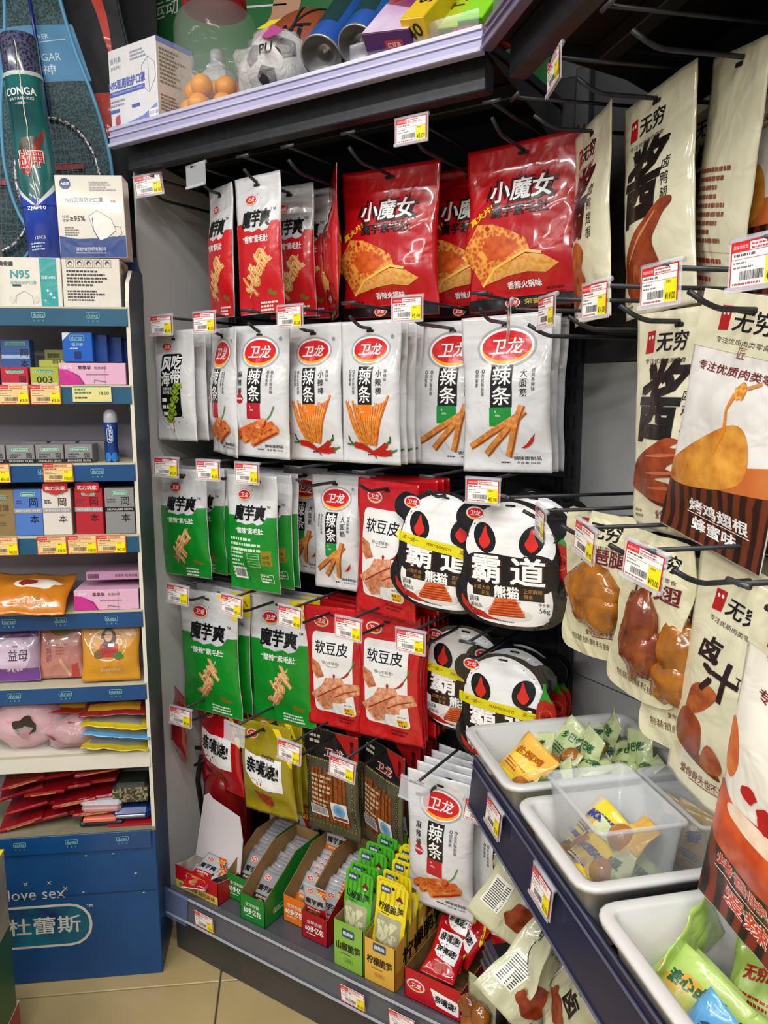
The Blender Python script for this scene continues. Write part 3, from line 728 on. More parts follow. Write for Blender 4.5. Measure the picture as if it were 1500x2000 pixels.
# ------------------------------------------------------------------ back bay
YB, YF = 1.57, 1.203
def upright(parent, x, y, h, rz=0):
    u = MB().box(-.014, .014, -.03, 0, 0, h, M_STEEL, .002).build('upright', parent, (x, y, 0))
    s = MB()
    for k in range(int((h - .3) / .05)):
        for dx in (-.006, .006): s.box(dx - .0022, dx + .0022, -.0306, -.028, .22 + k * .05, .247 + k * .05, mat('#050506', .9))
    s.build('upright_slots', u)['kind'] = 'stuff'
    return u
bay = thing('shelving_bay', 'dark metal back bay with hook rails and a grey left end panel', 'shelving', (-1.05, YB, 0))
def bp(mb, name): o = mb.build(name, bay); o.location = (1.05, -YB, 0); return o
for k in range(6):
    z0 = .17 + k * .305; bp(MB().box(-1.49, -.56, 1.558, YB, z0, z0 + .301, M_PANEL, .002), 'back_panel')
for zr in (1.845, 1.555, 1.235, .935, .625): bp(MB().box(-1.48, -.565, 1.535, 1.557, zr - .016, zr + .016, M_STEEL, .003), 'hook_rail')
upright(bay, -1.478 + 1.05, -.004, 2.0); upright(bay, -.555 + 1.05, -.004, 2.0)
bp(MB().box(-1.43, -.57, YF + .006, 1.556, .148, .168, mat('#46474e', .38, .1, 'noise', '#50515a', 9), .002), 'base_deck')
bp(MB().box(-1.43, -.575, YF + .016, YF + .03, .0, .147, mat('#3c3b39', .45, .1, 'noise', '#474543', 6), .002), 'kick_panel')
pc = MB(); gm = mat('#57585e', .3, .1)
pc.add([(x, y, z) for x in (-1.432, -.60) for y, z in ((YF - .006, .105), (YF - .004, .108), (YF + .005, .172), (YF + .016, .172), (YF + .016, .10))], [(0, 1, 6, 5), (1, 2, 7, 6), (2, 3, 8, 7), (3, 4, 9, 8), (4, 0, 5, 9), (0, 4, 3, 2, 1), (5, 6, 7, 8, 9)], gm)
bp(pc, 'price_channel')
for z, y in ((.168, YF - .0005), (.112, YF - .008)): bp(MB().box(-1.432, -.60, y - .003, y, z - .002, z + .0025, mat('#a9adb8', .2)), 'channel_lip')
bp(MB().add([(-1.445, YF - .012, .102), (-1.36, YF - .012, .102), (-1.36, YF - .003, .176), (-1.445, YF - .003, .176)], [(0, 1, 2, 3)], mat('#6f7fb0', .15, 0, 'plain', None, 5, 0, 30, .45)), 'loose_channel_cover')
ep = [(1.262, 0), (1.556, 0), (1.556, 1.80), (1.52, 1.86), (1.50, 1.905), (1.41, 1.920), (1.32, 1.930), (1.262, 1.925)]
em = MB(); n = len(ep)
em.add([(-1.500, y, z) for y, z in ep] + [(-1.506, y, z) for y, z in ep], [tuple(range(n)), tuple(range(n, 2 * n))[::-1]] + [(i, i + n, (i + 1) % n + n, (i + 1) % n) for i in range(n)], M_GREY)
bp(em, 'end_panel')
bp(MB().tube([(-1.497, 1.275, 1.905), (-1.497, 1.262, 1.925), (-1.497, 1.258, 1.945)], .004, mat('#b8b8bc', .3, .6)), 'panel_clip')

def shelf(name, label, x0, x1, y0, y1, z, loc, rz, chan, guard=None, lipc='#d6d4ee'):
    t = thing(name, label, 'shelf', loc, rz)
    MB().box(x0, x1, y0, y1, z - .018, z, mat('#17171a', .45, .2), .002).build('shelf_deck', t)
    cm = MB(); P = [(y0 - .010, z - .034), (y0 - .004, z + .006), (y0 + .004, z + .008), (y0 + .004, z - .034)]
    cm.add([(x, y, zz) for x in (x0, x1) for y, zz in P], [(0, 1, 5, 4), (1, 2, 6, 5), (2, 3, 7, 6), (3, 0, 4, 7), (0, 3, 2, 1), (4, 5, 6, 7)], chan)
    cm.build('price_channel', t)
    for zz, yy, hx in ((z + .004, y0 - .0055, .003), (z - .012, y0 - .0075, .0015), (z - .030, y0 - .0105, .003)):
        MB().box(x0, x1, yy - .003, yy, zz - hx, zz + hx, mat(lipc, .15, 0, 'plain', None, 5, 0, 30, .75)).build('channel_lip', t)
    MB().box(x0 + .01, x1 - .01, y0 + .03, y0 + .06, z - .075, z - .019, M_STEEL, .002).build('stiffener', t)
    MB().box(x0 + .01, x1 - .01, y0 + .17, y0 + .20, z - .045, z - .019, M_STEEL, .002).build('stiffener', t)
    for x in (x0 + .004, x1 - .007):
        MB().add([(xx, y, zz) for xx in (x, x + .003) for y, zz in ((y0 + .02, z - .02), (y1, z - .02), (y1, z - .11), (y1 - .12, z - .06))], [(0, 1, 2, 3), (7, 6, 5, 4), (0, 4, 5, 1), (1, 5, 6, 2), (2, 6, 7, 3), (3, 7, 4, 0)], M_STEEL).build('bracket', t)
    if guard:
        MB().box(guard[0], guard[1], y0 + .004, y0 + .006, z + .006, z + .038, mat('#cfd2e6', .06, 0, 'plain', None, 5, 0, 30, .10)).build('front_guard', t)
    return t
ZT = 1.956
shelf('display_shelf', 'black top shelf with a pale lilac price channel holding sports goods', -1.497, -.598, YF, YB - .02, ZT, (0, 0, 0), 0, mat('#a9a6cf', .22, .1, 'noise', '#bdbadd', 4), (-.86, -.61))

# ------------------------------------------------------------------ hooks and price tags
def hook(loc, rz, L, label, group, back=0.0):
    t = thing('display_hook', label, 'hook', loc, rz, group)
    MB().box(-.016, .016, -.004, .0, -.05, .014, M_STEEL, .001).build('mounting_plate', t)
    MB().tube([(0, 0, 0), (0, -L, 0)], .003, M_STEEL, 8).build('label_bar', t)
    MB().tube([(-.016, -L, .001), (.016, -L, .001)], .0032, mat('#4a4c52', .35, .5), 8).build('crossbar', t)
    MB().tube([(0, 0, -.042), (0, -L + back + .045, -.042), (0, -L + back + .035, -.040), (0, -L + back + .022, -.035), (0, -L + back + .002, -.024)], .0034, M_STEEL, 8).build('prong', t)
    return t
TAGW, TAGH = .062, .041
def tag_card(red='#c9161d', paper='#f4f0ee'):
    a = Art(5); x, z = TAGW / 2, TAGH
    a.on('card').rect(-x, x, -z, 0, ink(red), 0)
    a.rect(-x + .0016, x - .0016, -z + .0016, -.0016, ink(paper), 1)
    a.rect(-x + .0016, -x + .022, -.0085, -.0016, ink('#d5222a'), 2); a.text('商品标价签', -x + .012, -.005, .0034, ink('#f6d8d8'), 3, .017)
    a.fine(-x + .024, x - .003, -.003, 2, .0032, ink('#b05050'), 2)
    a.rect(-x + .0016, x - .0016, -.0092, -.0087, ink('#cc4048'), 2); a.fine(-x + .004, .004, -.011, 1, .004, ink('#555'), 2); a.rect(-x + .0016, x - .0016, -.0156, -.0152, ink('#cc4048'), 2)
    a.fine(-x + .004, .006, -.018, 2, .004, ink('#777'), 2, .0014, .7)
    a.bar(-x + .012, .008, -.034, -.026, ink('#222'), 2); a.fine(-x + .004, .012, -.0362, 1, .0034, ink('#b05050'), 2)
    a.rect(.0095, x - .0016, -z + .0016, -.0158, ink('#f3e312'), 2); a.text('零售价', .017, -.0185, .003, ink('#555'), 3, .009)
    return a
TAGM = {}
PRICE = {}
def price_tag(loc, rz, price, label, group='price tags', ry=0.0, rx=0.0, clear=True, name='price_tag', back=None, style='white'):
    x, z = TAGW / 2, TAGH
    if clear:
        if 'holder' not in PRICE:
            h = MB(); cl = mat('#dfe3ea', .1, 0, 'plain', None, 5, 0, 30, .35)
            h.box(-x - .004, x + .003, .0006, .0022, -z - .003, .003, cl, .0005); h.tube([(-x - .004, .003, .002), (x + .003, .003, .002)], .0035, cl, 8)
            h.box(-x - .004, x + .003, -.0022, -.0014, -z - .003, -z + .002, cl); PRICE['holder'] = h.mesh('holder')
        t = put(name, PRICE['holder'], None, loc, (rx, ry, rz))
    else:
        if 'plain' not in PRICE: PRICE['plain'] = MB().box(-x, x, .0, .0008, -z, 0, mat(back or '#f2eee8', .5)).mesh('card_stock')
        t = put(name, PRICE['plain'], None, loc, (rx, ry, rz))
    tag(t, label, 'price tag', group)
    if price is None: return t
    if style not in TAGM:
        e = bpy.data.objects.new('x', None); TAGM[style] = lay(tag_card() if style == 'white' else tag_card('#d0501c', '#e6c98e'), flat, e, 0)['card'].data
        for o in [o for o in COL.objects if o.parent == e]: bpy.data.objects.remove(o)
        bpy.data.objects.remove(e)
    put('printed_card', TAGM[style], t)
    if price not in PRICE:
        a = Art(1); a.on('price').text('¥' + price, .020, -.033, .0075, ink('#2a2a20'), 4, .0165)
        e = bpy.data.objects.new('x', None); PRICE[price] = lay(a, flat, e, 0)['price'].data
        for o in [o for o in COL.objects if o.parent == e]: bpy.data.objects.remove(o)
        bpy.data.objects.remove(e)
    put('price_figures', PRICE[price], t)
    return t

ORD = ['first', 'second', 'third', 'fourth', 'fifth', 'sixth', 'seventh', 'eighth']
ROWN = ['top', 'second', 'third', 'fourth', 'bottom']
BARZ = [1.866, 1.562, 1.240, .938, .630]
HOOKX = [[-1.44, -1.29, -1.158, -1.04, -.895, -.757, -.605],
         [-1.416, -1.28, -1.158, -1.04, -.897, -.765, -.622],
         [-1.42, -1.285, -1.168, -1.035, -.876, -.722, -.607],
         [-1.40, -1.225, -1.055, -.902, -.755, -.635],
         [-1.409, -1.23, -1.065, -.92, -.742, -.598]]
TAGS = {(0, 0): ('6.00', .42, -.12), (0, 1): (None, -.15, 0), (0, 5): ('5.00', 0, 0),
        (1, 0): ('5.00', .10, 0), (1, 1): ('5.00', .02, 0), (1, 3): ('5.00', 0, 0), (1, 5): ('5.00', 0, 0),
        (2, 0): ('5.00', .25, .03), (2, 1): ('5.00', .1, 0), (2, 2): ('3.50', .05, 0), (2, 6): ('5.00', 0, 0),
        (3, 0): ('13.0', .12, .05), (3, 1): ('13.0', 0, .06), (3, 2): ('5.00', 0, .05), (3, 3): ('5.00', 0, .02), (3, 4): ('5.00', 0, 0),
        (4, 0): ('4.00', .15, .05), (4, 1): (None, -.05, .06), (4, 2): ('4.00', 0, .05), (4, 3): ('4.00', 0, .08), (4, 4): (None, 0, .12), (4, 5): ('5.00', .1, .12)}
for r in range(5):
    for i, x in enumerate(HOOKX[r]):
        hook((x, 1.557, BARZ[r]), 0, .307, 'dark wire hook, %s from the left, %s row of the back bay' % (ORD[i], ROWN[r]), 'back bay hooks')
        if (r, i) in TAGS:
            pr, rz, ry = TAGS[r, i]
            lab = ('red-bordered price tag, %s hook from the left, %s back bay row' if pr else 'empty clear tag holder, %s hook from the left, %s back bay row') % (ORD[i], ROWN[r])
            price_tag((x, 1.2455, BARZ[r] + .002), rz, pr, lab, 'price tags on the back bay hooks', ry)

def hang(key, loc, rz=0.0, ry=0.0, rx=0.0, label='', group=None, sx=1.0):
    o = copy_tree(PROTO[key]); o.location = loc; o.rotation_euler = (rx, ry, rz)
    if sx != 1.0: o.scale.x = sx
    return tag(o, label, 'snack bag', group)
RW = random.Random(9)
def on_hook(r, i, key, Y, desc, behind=(), bkey=None, rz=0.0, ry=0.0, rx=0.0, dx=0.0, dz=0.0, brz=0.0):
    x = HOOKX[r][i] + dx; z = BARZ[r] - .047 + dz
    where = '%s hook, %s row, back bay' % (ORD[i], ROWN[r])
    hang(key, (x, Y, z), rz, ry, rx, '%s, frontmost on %s' % (desc, where), 'bags hanging in the back bay')
    for k, yb in enumerate(behind):
        hang(bkey or key, (x + RW.uniform(-.003, .003), yb, z), brz + RW.uniform(-.05, .05), RW.uniform(-.02, .02), 0, '%s, %s in line on %s' % (desc, ORD[k + 1], where), 'bags hanging in the back bay')
RS = 'slim red and white konjac pouch'; TR = 'glossy red tripe-print pouch'
on_hook(0, 1, 'konjac_red', 1.317, RS + ' turned aside', rz=-.38, ry=.03)
on_hook(0, 2, 'konjac_red', 1.291, RS, (1.395, 1.45), brz=.1, ry=-.02)
on_hook(0, 3, 'tripe', 1.392, TR + ' seen edge-on', rz=-.85)
on_hook(0, 4, 'tripe', 1.391, TR, rz=.05)
on_hook(0, 5, 'tripe', 1.475, TR + ' half hidden', rz=.0)
on_hook(0, 6, 'tripe', 1.383, TR, (1.47,), rz=-.02, dz=.0, ry=-.03)
on_hook(1, 0, 'kelp', 1.28, 'white kelp pouch with black panel', (1.315, 1.35, 1.385, 1.42), brz=.05)
WS = 'silver pouch with %s'
on_hook(1, 1, 'rolls', 1.30, WS % 'turned-aside red rolls', (1.36, 1.40), rz=-.45, ry=.03, brz=-.4)
on_hook(1, 2, 'rolls', 1.287, WS % 'fat red rolls', (1.33, 1.37), ry=.02)
on_hook(1, 3, 'thin', 1.321, WS % 'thin orange sticks', (1.36, 1.40), ry=-.01)
on_hook(1, 4, 'thin', 1.322, WS % 'thin orange sticks', (1.35, 1.38, 1.41, 1.44))
on_hook(1, 5, 'flat', 1.423, WS % 'flat brown strips', (1.455, 1.49), rz=.02)
on_hook(1, 6, 'flat', 1.36, WS % 'flat brown strips', (1.405, 1.45), ry=-.03, brz=-.05)
GS = 'green and white konjac pouch'
on_hook(2, 0, 'konjac_green', 1.30, GS, (1.36,), ry=-.03, dx=-.01)
on_hook(2, 1, 'konjac_green', 1.37, GS, (1.41, 1.44), rz=.05)
on_hook(2, 2, 'konjac_green_back', 1.285, 'green konjac pouch showing its back', (1.33, 1.36), dx=-.025, ry=-.02)
x0 = HOOKX[2][2]
hang('flat_small', (x0, 1.445, BARZ[2] - .04), .0, .02, 0, 'small silver-white strip pouch behind its front neighbour, third row of the back bay', 'bags hanging in the back bay')
on_hook(2, 3, 'flat_small', 1.385, 'small silver-white strip pouch', (1.42, 1.45, 1.48), ry=-.02)
on_hook(2, 4, 'beancurd', 1.352, 'red bean curd pouch', (1.41, 1.44, 1.47), ry=.03, rz=-.15)
on_hook(2, 5, 'panda_tape', 1.318, 'panda-shaped pouch with yellow tape', (), rz=.05, ry=.06)
on_hook(2, 6, 'panda', 1.288, 'untaped panda-shaped pouch', (1.40,), 'panda', ry=-.02, dx=.035)
hang('panda_tape', (HOOKX[2][6] + .012, 1.445, BARZ[2] - .047), -.05, .02, 0, 'panda-shaped pouch with yellow tape at the very back, third row', 'bags hanging in the back bay')
on_hook(3, 0, 'konjac_green_big', 1.33, 'large green konjac pouch', (1.38, 1.42, 1.46), rz=.02, ry=-.02, dx=.01)
on_hook(3, 1, 'konjac_green_big', 1.385, 'large green konjac pouch', (1.42, 1.45), dx=.015, ry=-.04)
on_hook(3, 2, 'beancurd', 1.385, 'red bean curd pouch', (1.43, 1.46, 1.49), ry=-.04, dx=.01, rz=.02)
on_hook(3, 3, 'beancurd', 1.375, 'red bean curd pouch', (1.40, 1.42, 1.44, 1.46, 1.48, 1.50), ry=-.03, dx=.01, dz=.012, brz=-.05)
on_hook(3, 4, 'panda_tape', 1.44, 'panda-shaped pouch with yellow tape', (), rz=.12, ry=.03, dx=.02)
on_hook(3, 5, 'panda_tape', 1.372, 'panda-shaped pouch with yellow tape', (1.43, 1.46), 'panda_tape', ry=-.05, dx=.018, dz=-.02)
on_hook(4, 0, 'kiss_red', 1.37, 'red pouch with white panel', (1.42,), rz=-.12, ry=-.06)
on_hook(4, 1, 'kiss_gold', 1.345, 'gold pouch with white panel', (1.39, 1.42, 1.45), ry=-.08, rz=.0)
on_hook(4, 2, 'smoky', 1.395, 'clear and black stick pouch', (1.43,), ry=-.03)
on_hook(4, 3, 'smoky', 1.40, 'clear and black stick pouch', (1.43, 1.455, 1.48, 1.505), rz=-.35, ry=.02)
on_hook(4, 4, 'rolls_big', 1.325, 'large silver-white roll pouch', (1.36, 1.39, 1.42, 1.45), ry=-.01, dx=.012, dz=.01, brz=-.05)
on_hook(4, 5, 'flat_small', 1.36, 'silver-white strip pouch beside the tubs', (1.40,), dx=-.005, ry=-.04, dz=-.03)
# ------------------------------------------------------------------ right-hand bay (stands at 45 degrees)
rbay = thing('shelving_bay', 'dark metal right-hand bay at an angle, with a pale grey corner filler', 'shelving', (0, 0, 0), DIAG)
YR = .803
for k in range(6):
    z0 = .17 + k * .305; MB().box(-1.24, -.365, YR - .012, YR, z0, z0 + .301, M_PANEL, .002).build('back_panel', rbay)
for zr in (1.845, 1.555, 1.235): MB().box(-1.235, -.37, YR - .034, YR - .013, zr - .016, zr + .016, M_STEEL, .003).build('hook_rail', rbay)
for x in (-1.245, -.36): upright(rbay, x, YR - .004, 2.0)
MB().box(-1.25, -.36, .437, YR - .014, .148, .168, mat('#46474e', .38, .1, 'noise', '#50515a', 9), .002).build('base_deck', rbay)
MB().box(-1.25, -.36, .45, .464, 0, .147, mat('#3c3b39', .45, .1, 'noise', '#474543', 6), .002).build('kick_panel', rbay)
Q0 = Vector((-.545, 1.565, 0)); Q1 = RB(-1.262, -.80, 0)
def to_rb(p): return (p.dot(TAX), -p.dot(NAX), p.z)
a0, a1 = to_rb(Q0), to_rb(Q1)
for z0, z1 in ((.17, .80), (.803, 1.45), (1.453, 2.5)):
    MB().add([(a0[0], a0[1], z0), (a1[0], a1[1], z0), (a1[0], a1[1], z1), (a0[0], a0[1], z1), (a0[0] + .003, a0[1] + .004, z0), (a1[0] + .003, a1[1] + .004, z0), (a1[0] + .003, a1[1] + .004, z1), (a0[0] + .003, a0[1] + .004, z1)],
             [(0, 1, 2, 3), (7, 6, 5, 4), (0, 4, 5, 1), (1, 5, 6, 2), (2, 6, 7, 3), (3, 7, 4, 0)], mat('#a6a7a7', .45, 0, 'noise', '#b3b4b4', 3) if z0 < 1.4 else mat('#3a3a3e', .5, 0, 'noise', '#434347', 3)).build('filler_panel', rbay)  # top filler is given a darker colour to stand for the shadow there
shelf('display_shelf', 'black top shelf of the right-hand bay, seen from below', -1.262, -.37, .433, .785, ZT, (0, 0, 0), DIAG, mat('#6a5f80', .25, .1), (-1.26, -.6), '#8a80a0')
SHELF2 = shelf('display_shelf', 'dark shelf with a navy price channel under the white bins', -1.262, -.37, .435, .785, .695, (0, 0, 0), DIAG, mat('#2c2d44', .3, .1), None, '#5c5e76')
shelf('display_shelf', 'dark lower shelf of the right-hand bay below the bins', -1.19, -.37, .435, .785, .43, (0, 0, 0), DIAG, mat('#3b3c46', .3, .1), None, '#5a5b64')

for _i, (_z0, _z1, _m) in enumerate(((.656, .752, mat('#262740', .22, .1, 'noise', '#2e2f4a', 6)),)):
    MB().add([(x, y, z) for x in (-1.262, -.37) for y, z in ((.418, _z0), (.428, _z1), (.431, _z1), (.424, _z0))], [(0, 4, 5, 1), (1, 5, 6, 2), (2, 6, 7, 3), (3, 7, 4, 0), (0, 1, 2, 3), (7, 6, 5, 4)], _m).build('navy_channel', SHELF2)
    for _z, _y in ((.752, .4265), (.735, .4245), (.660, .4165)): MB().box(-1.262, -.37, _y - .002, _y, _z - .0015, _z + .0015, mat('#6a6c88', .15, 0, 'plain', None, 5, 0, 30, .7)).build('channel_lip', SHELF2)
RT = [-1.24, -1.088, -.938, -.788, -.63]
RROW = ['top', 'second', 'third']
RBZ = [1.85, 1.528, 1.22]
RTAG = {(0, 1): ('12.00', -.15, -.06), (1, 0): ('5.00', -.30, -.25), (1, 1): ('18.00', -.05, 0), (1, 2): ('14.00', .04, 0), (1, 3): ('14.00', .10, 0), (1, 4): ('9.90', .15, 0),
        (2, 1): ('5.00', -.18, .05), (2, 2): ('9.90', -.05, .14), (2, 3): ('10.00', .20, .14)}
for r in range(3):
    for i, t in enumerate(RT):
        hook(RB(t, -(YR - .034), RBZ[r]), DIAG, .30, 'dark wire hook, %s from the corner, %s row, right-hand bay' % (ORD[i], RROW[r]), 'right-hand bay hooks', .03)
        if (r, i) in RTAG:
            pr, rz, ry = RTAG[r, i]
            price_tag(RB(t, -.466, RBZ[r] + .002), DIAG + rz, pr, 'red-bordered price tag, %s hook from the corner, %s row, right-hand bay' % (ORD[i], RROW[r]), 'price tags on the right-hand hooks', ry)

CR = '#dedabd'
def endless(a, x, z, w):
    """red square mark beside two black characters"""
    a.on('logo').poly([(x - w * .5, z - w * .16), (x - w * .3, z - w * .14), (x - w * .27, z + w * .17), (x - w * .48, z + w * .16)], ink('#b3161c'), 1)
    a.ell(x - w * .42, z + w * .07, w * .025, w * .03, ink(WHITE), 2, 8); a.ell(x - w * .34, z + w * .075, w * .025, w * .03, ink(WHITE), 2, 8)
    a.text('无穷', x + w * .12, z, w * .27, ink(BLACK), 1, w * .66, .02, 0, .12)
    a.text('专注优质肉类零食', x, z - w * .27, w * .075, ink('#4a3a34'), 1, w * .95)
def motto(a, x, z, w):
    c = ink('#7a1f22'); a.on('motto').text('爱你骨头也不放过!', x, z, w * .13, c, 1, w, .004, .14, .1); a.line([(x - w * .3, z - w * .13), (x, z - w * .09), (x + w * .4, z - w * .03)], .0012, c, 1)
MEAT = mat('#6e2410', .3, 0, 'noise', '#a84a22', 40); MEAT2 = mat('#8a3418', .3, 0, 'noise', '#c06a34', 60); SAUCE = ink('#5a150c', .25)
def cream_bag(kind):
    W, H = (.175, .315) if kind != 'claw' else (.178, .295)
    p = Pouch(W, H, .017, .24, .06, 71 + len(kind), .0022, curl=.008); root = p.body('snack_bag', foil(CR, .42), foil('#d3cfb0', .5)); a = Art(71)
    endless(a, -.12 * W, .865 * H, .52 * W)
    c = ink('#17100f')
    a.on('brush_title').text('酱', -.08 * W, .60 * H, .36 * H, c, 1, .50 * W, .03, 0, .16)
    a.on('lettering').vtext({'leg': '卤鸭腿', 'claw': '卤鸡爪', 'wing': '卤鸭翅根'}[kind], .24 * W, .66 * H, .055 * H, c, 1, 1.25, 0, None, .1)
    motto(a, .1 * W, .10 * H, .50 * W); a.fine(-.44 * W, -.3 * W, .085 * H, 2, .007, ink('#8a8060'))
    a.on('food_picture')
    if kind == 'leg':
        a.poly(spline([(-.40 * W, .12 * H), (-.24 * W, .07 * H), (.02 * W, .10 * H), (.16 * W, .16 * H), (.14 * W, .24 * H), (.10 * W, .32 * H), (.22 * W, .41 * H), (.32 * W, .45 * H), (.31 * W, .48 * H), (.17 * W, .475 * H), (-.02 * W, .42 * H), (-.26 * W, .34 * H), (-.42 * W, .23 * H)], 4), MEAT, 2)
        a.poly(spline([(-.28 * W, .12 * H), (-.1 * W, .10 * H), (.0, .17 * H), (-.08 * W, .24 * H), (-.22 * W, .23 * H)], 4), MEAT2, 3); a.line([(-.3 * W, .25 * H), (-.05 * W, .36 * H), (.14 * W, .44 * H)], [.002, .006, .002], ink('#c98a5a'), 4)
    elif kind == 'claw':
        a.poly(spline([(-.48 * W, .2 * H), (-.30 * W, .16 * H), (.0, .14 * H), (.24 * W, .17 * H), (.36 * W, .21 * H), (.1 * W, .235 * H), (-.1 * W, .25 * H), (.2 * W, .275 * H), (.34 * W, .29 * H), (.06 * W, .30 * H), (.16 * W, .34 * H), (.3 * W, .37 * H), (.36 * W, .355 * H), (.3 * W, .395 * H), (.1 * W, .40 * H), (.2 * W, .43 * H), (.06 * W, .44 * H), (-.2 * W, .38 * H), (-.40 * W, .31 * H)], 4), MEAT, 2)
        a.poly(spline([(-.4 * W, .19 * H), (-.1 * W, .125 * H), (.2 * W, .14 * H), (.3 * W, .19 * H), (0, .165 * H)], 4), SAUCE, 1)
        for q in (.21, .28, .36): a.line([(-.2 * W, (q - .01) * H), (.0, q * H), (.22 * W, (q + .012) * H)], [.002, .005, .002], ink('#c06a48'), 4)
    else:
        a.poly(spline([(-.42 * W, .10 * H), (-.1 * W, .12 * H), (.1 * W, .2 * H), (.06 * W, .26 * H), (.14 * W, .33 * H), (.04 * W, .39 * H), (-.16 * W, .40 * H), (-.34 * W, .30 * H)], 4), MEAT2, 2)
    p.slot(a, .02, .006); lay(a, p.S, root); return root
for k in ('leg', 'claw', 'wing'): PROTO['cream_' + k] = cream_bag(k)
def cream_rear():
    W, H = .16, .315; p = Pouch(W, H, .012, .24, .06, 77, .0022, curl=.010); root = p.body('snack_bag', foil(CR, .42), foil('#d3cfb0', .5)); a = Art(77); c = ink('#8a4a3a')
    a.on('small_print').fine(-.30 * W, .38 * W, .56 * H, 9, .011, c); a.fine(-.30 * W, .38 * W, .20 * H, 3, .012, ink('#a03028')); a.rect(-.3 * W, .38 * W, .225 * H, .2265 * H, c, 1)
    p.slot(a, .02, .006); lay(a, p.S, root); return root
PROTO['cream_back'] = cream_rear()
def honey():
    W, H = .178, .30; p = Pouch(W, H, .017, .2, .05, 81, .002); root = p.body('snack_bag', foil('#e2e0dc', .35), foil('#d3cfb0', .5)); a = Art(81)
    h = W / 2 * .995
    a.on('colour_panel').rect(-h, h, .78 * H, .998 * H, ink(CR), 0)
    a.poly([(-h, .002), (h, .002), (h, .30 * H), (-h, .22 * H)], mat('#2a120c', .35, 0, 'wave', '#6a3018', 18), 0); a.poly([(-h, .22 * H), (h, .30 * H), (h, .42 * H), (.1 * W, .36 * H), (-h, .30 * H)], mat('#c0622a', .4, 0, 'noise', '#d98a4a', 12), 0)
    endless(a, -.05 * W, .90 * H, .5 * W)
    a.on('lettering').text('专注优质肉类零食', .02 * W, .715 * H, .035 * H, ink('#7a1f22'), 1, .80 * W, .012); a.text('匠', -.02 * W, .785 * H, .04 * H, ink('#8a4a40'), 1)
    a.on('food_picture').poly(spline([(-.46 * W, .22 * H), (-.1 * W, .24 * H), (.22 * W, .30 * H), (.30 * W, .38 * H), (.24 * W, .50 * H), (.12 * W, .53 * H), (-.08 * W, .47 * H), (-.3 * W, .38 * H), (-.46 * W, .30 * H)], 4), mat('#b5651a', .3, 0, 'noise', '#e8a842', 36), 1)
    a.line([(.06 * W, .64 * H), (.03 * W, .58 * H), (.05 * W, .50 * H), (.0, .40 * H)], [.006, .003, .005, .002], ink('#e0861e'), 3); a.blob(.1 * W, .655 * H, .05 * W, .03 * H, mat('#c87a1e', .3, 0, 'voronoi', '#e8a848', 200), 3); a.line([(.14 * W, .67 * H), (.24 * W, .70 * H)], .004, ink('#c88a4a'), 3)
    wt = ink(WHITE); a.on('lettering').text('烤鸡翅根', .08 * W, .155 * H, .055 * H, wt, 2, .56 * W, .03); a.rect(-.22 * W, .38 * W, .118 * H, .121 * H, wt, 2); a.text('蜂蜜味', .05 * W, .08 * H, .055 * H, wt, 2, .42 * W, .03)
    p.slot(a, .02, .006); lay(a, p.S, root); return root
PROTO['honey'] = honey()
def stock():
    W, H = .165, .33; p = Pouch(W, H, .018, .2, .06, 82, .0025, curl=.01); root = p.body('snack_bag', foil(CR, .42)); a = Art(82)
    endless(a, .0, .83 * H, .52 * W); c = ink('#2a1014')
    a.on('brush_title').text('卤', -.12 * W, .655 * H, .09 * H, c, 1, .2 * W, .035, 0, .1); a.text('汁', .04 * W, .565 * H, .16 * H, c, 1, .36 * W, .03, 0, .1); a.text('™', .26 * W, .60 * H, .012, c, 1)
    a.on('food_picture').poly(spline([(-.26 * W, .36 * H), (-.08 * W, .40 * H), (.06 * W, .50 * H), (-.08 * W, .52 * H), (-.24 * W, .47 * H)], 4), MEAT2, 1); a.poly(spline([(-.38 * W, .20 * H), (-.12 * W, .19 * H), (-.04 * W, .27 * H), (-.06 * W, .36 * H), (-.28 * W, .37 * H), (-.40 * W, .28 * H)], 4), MEAT, 2); a.poly(spline([(-.06 * W, .17 * H), (.14 * W, .18 * H), (.18 * W, .25 * H), (.04 * W, .29 * H)], 4), MEAT2, 3); a.poly(spline([(-.4 * W, .2 * H), (-.1 * W, .155 * H), (.16 * W, .16 * H), (0, .21 * H)], 4), SAUCE, 1)
    motto(a, .0, .10 * H, .6 * W); p.slot(a, .02, .006); lay(a, p.S, root); return root
PROTO['stock'] = stock()
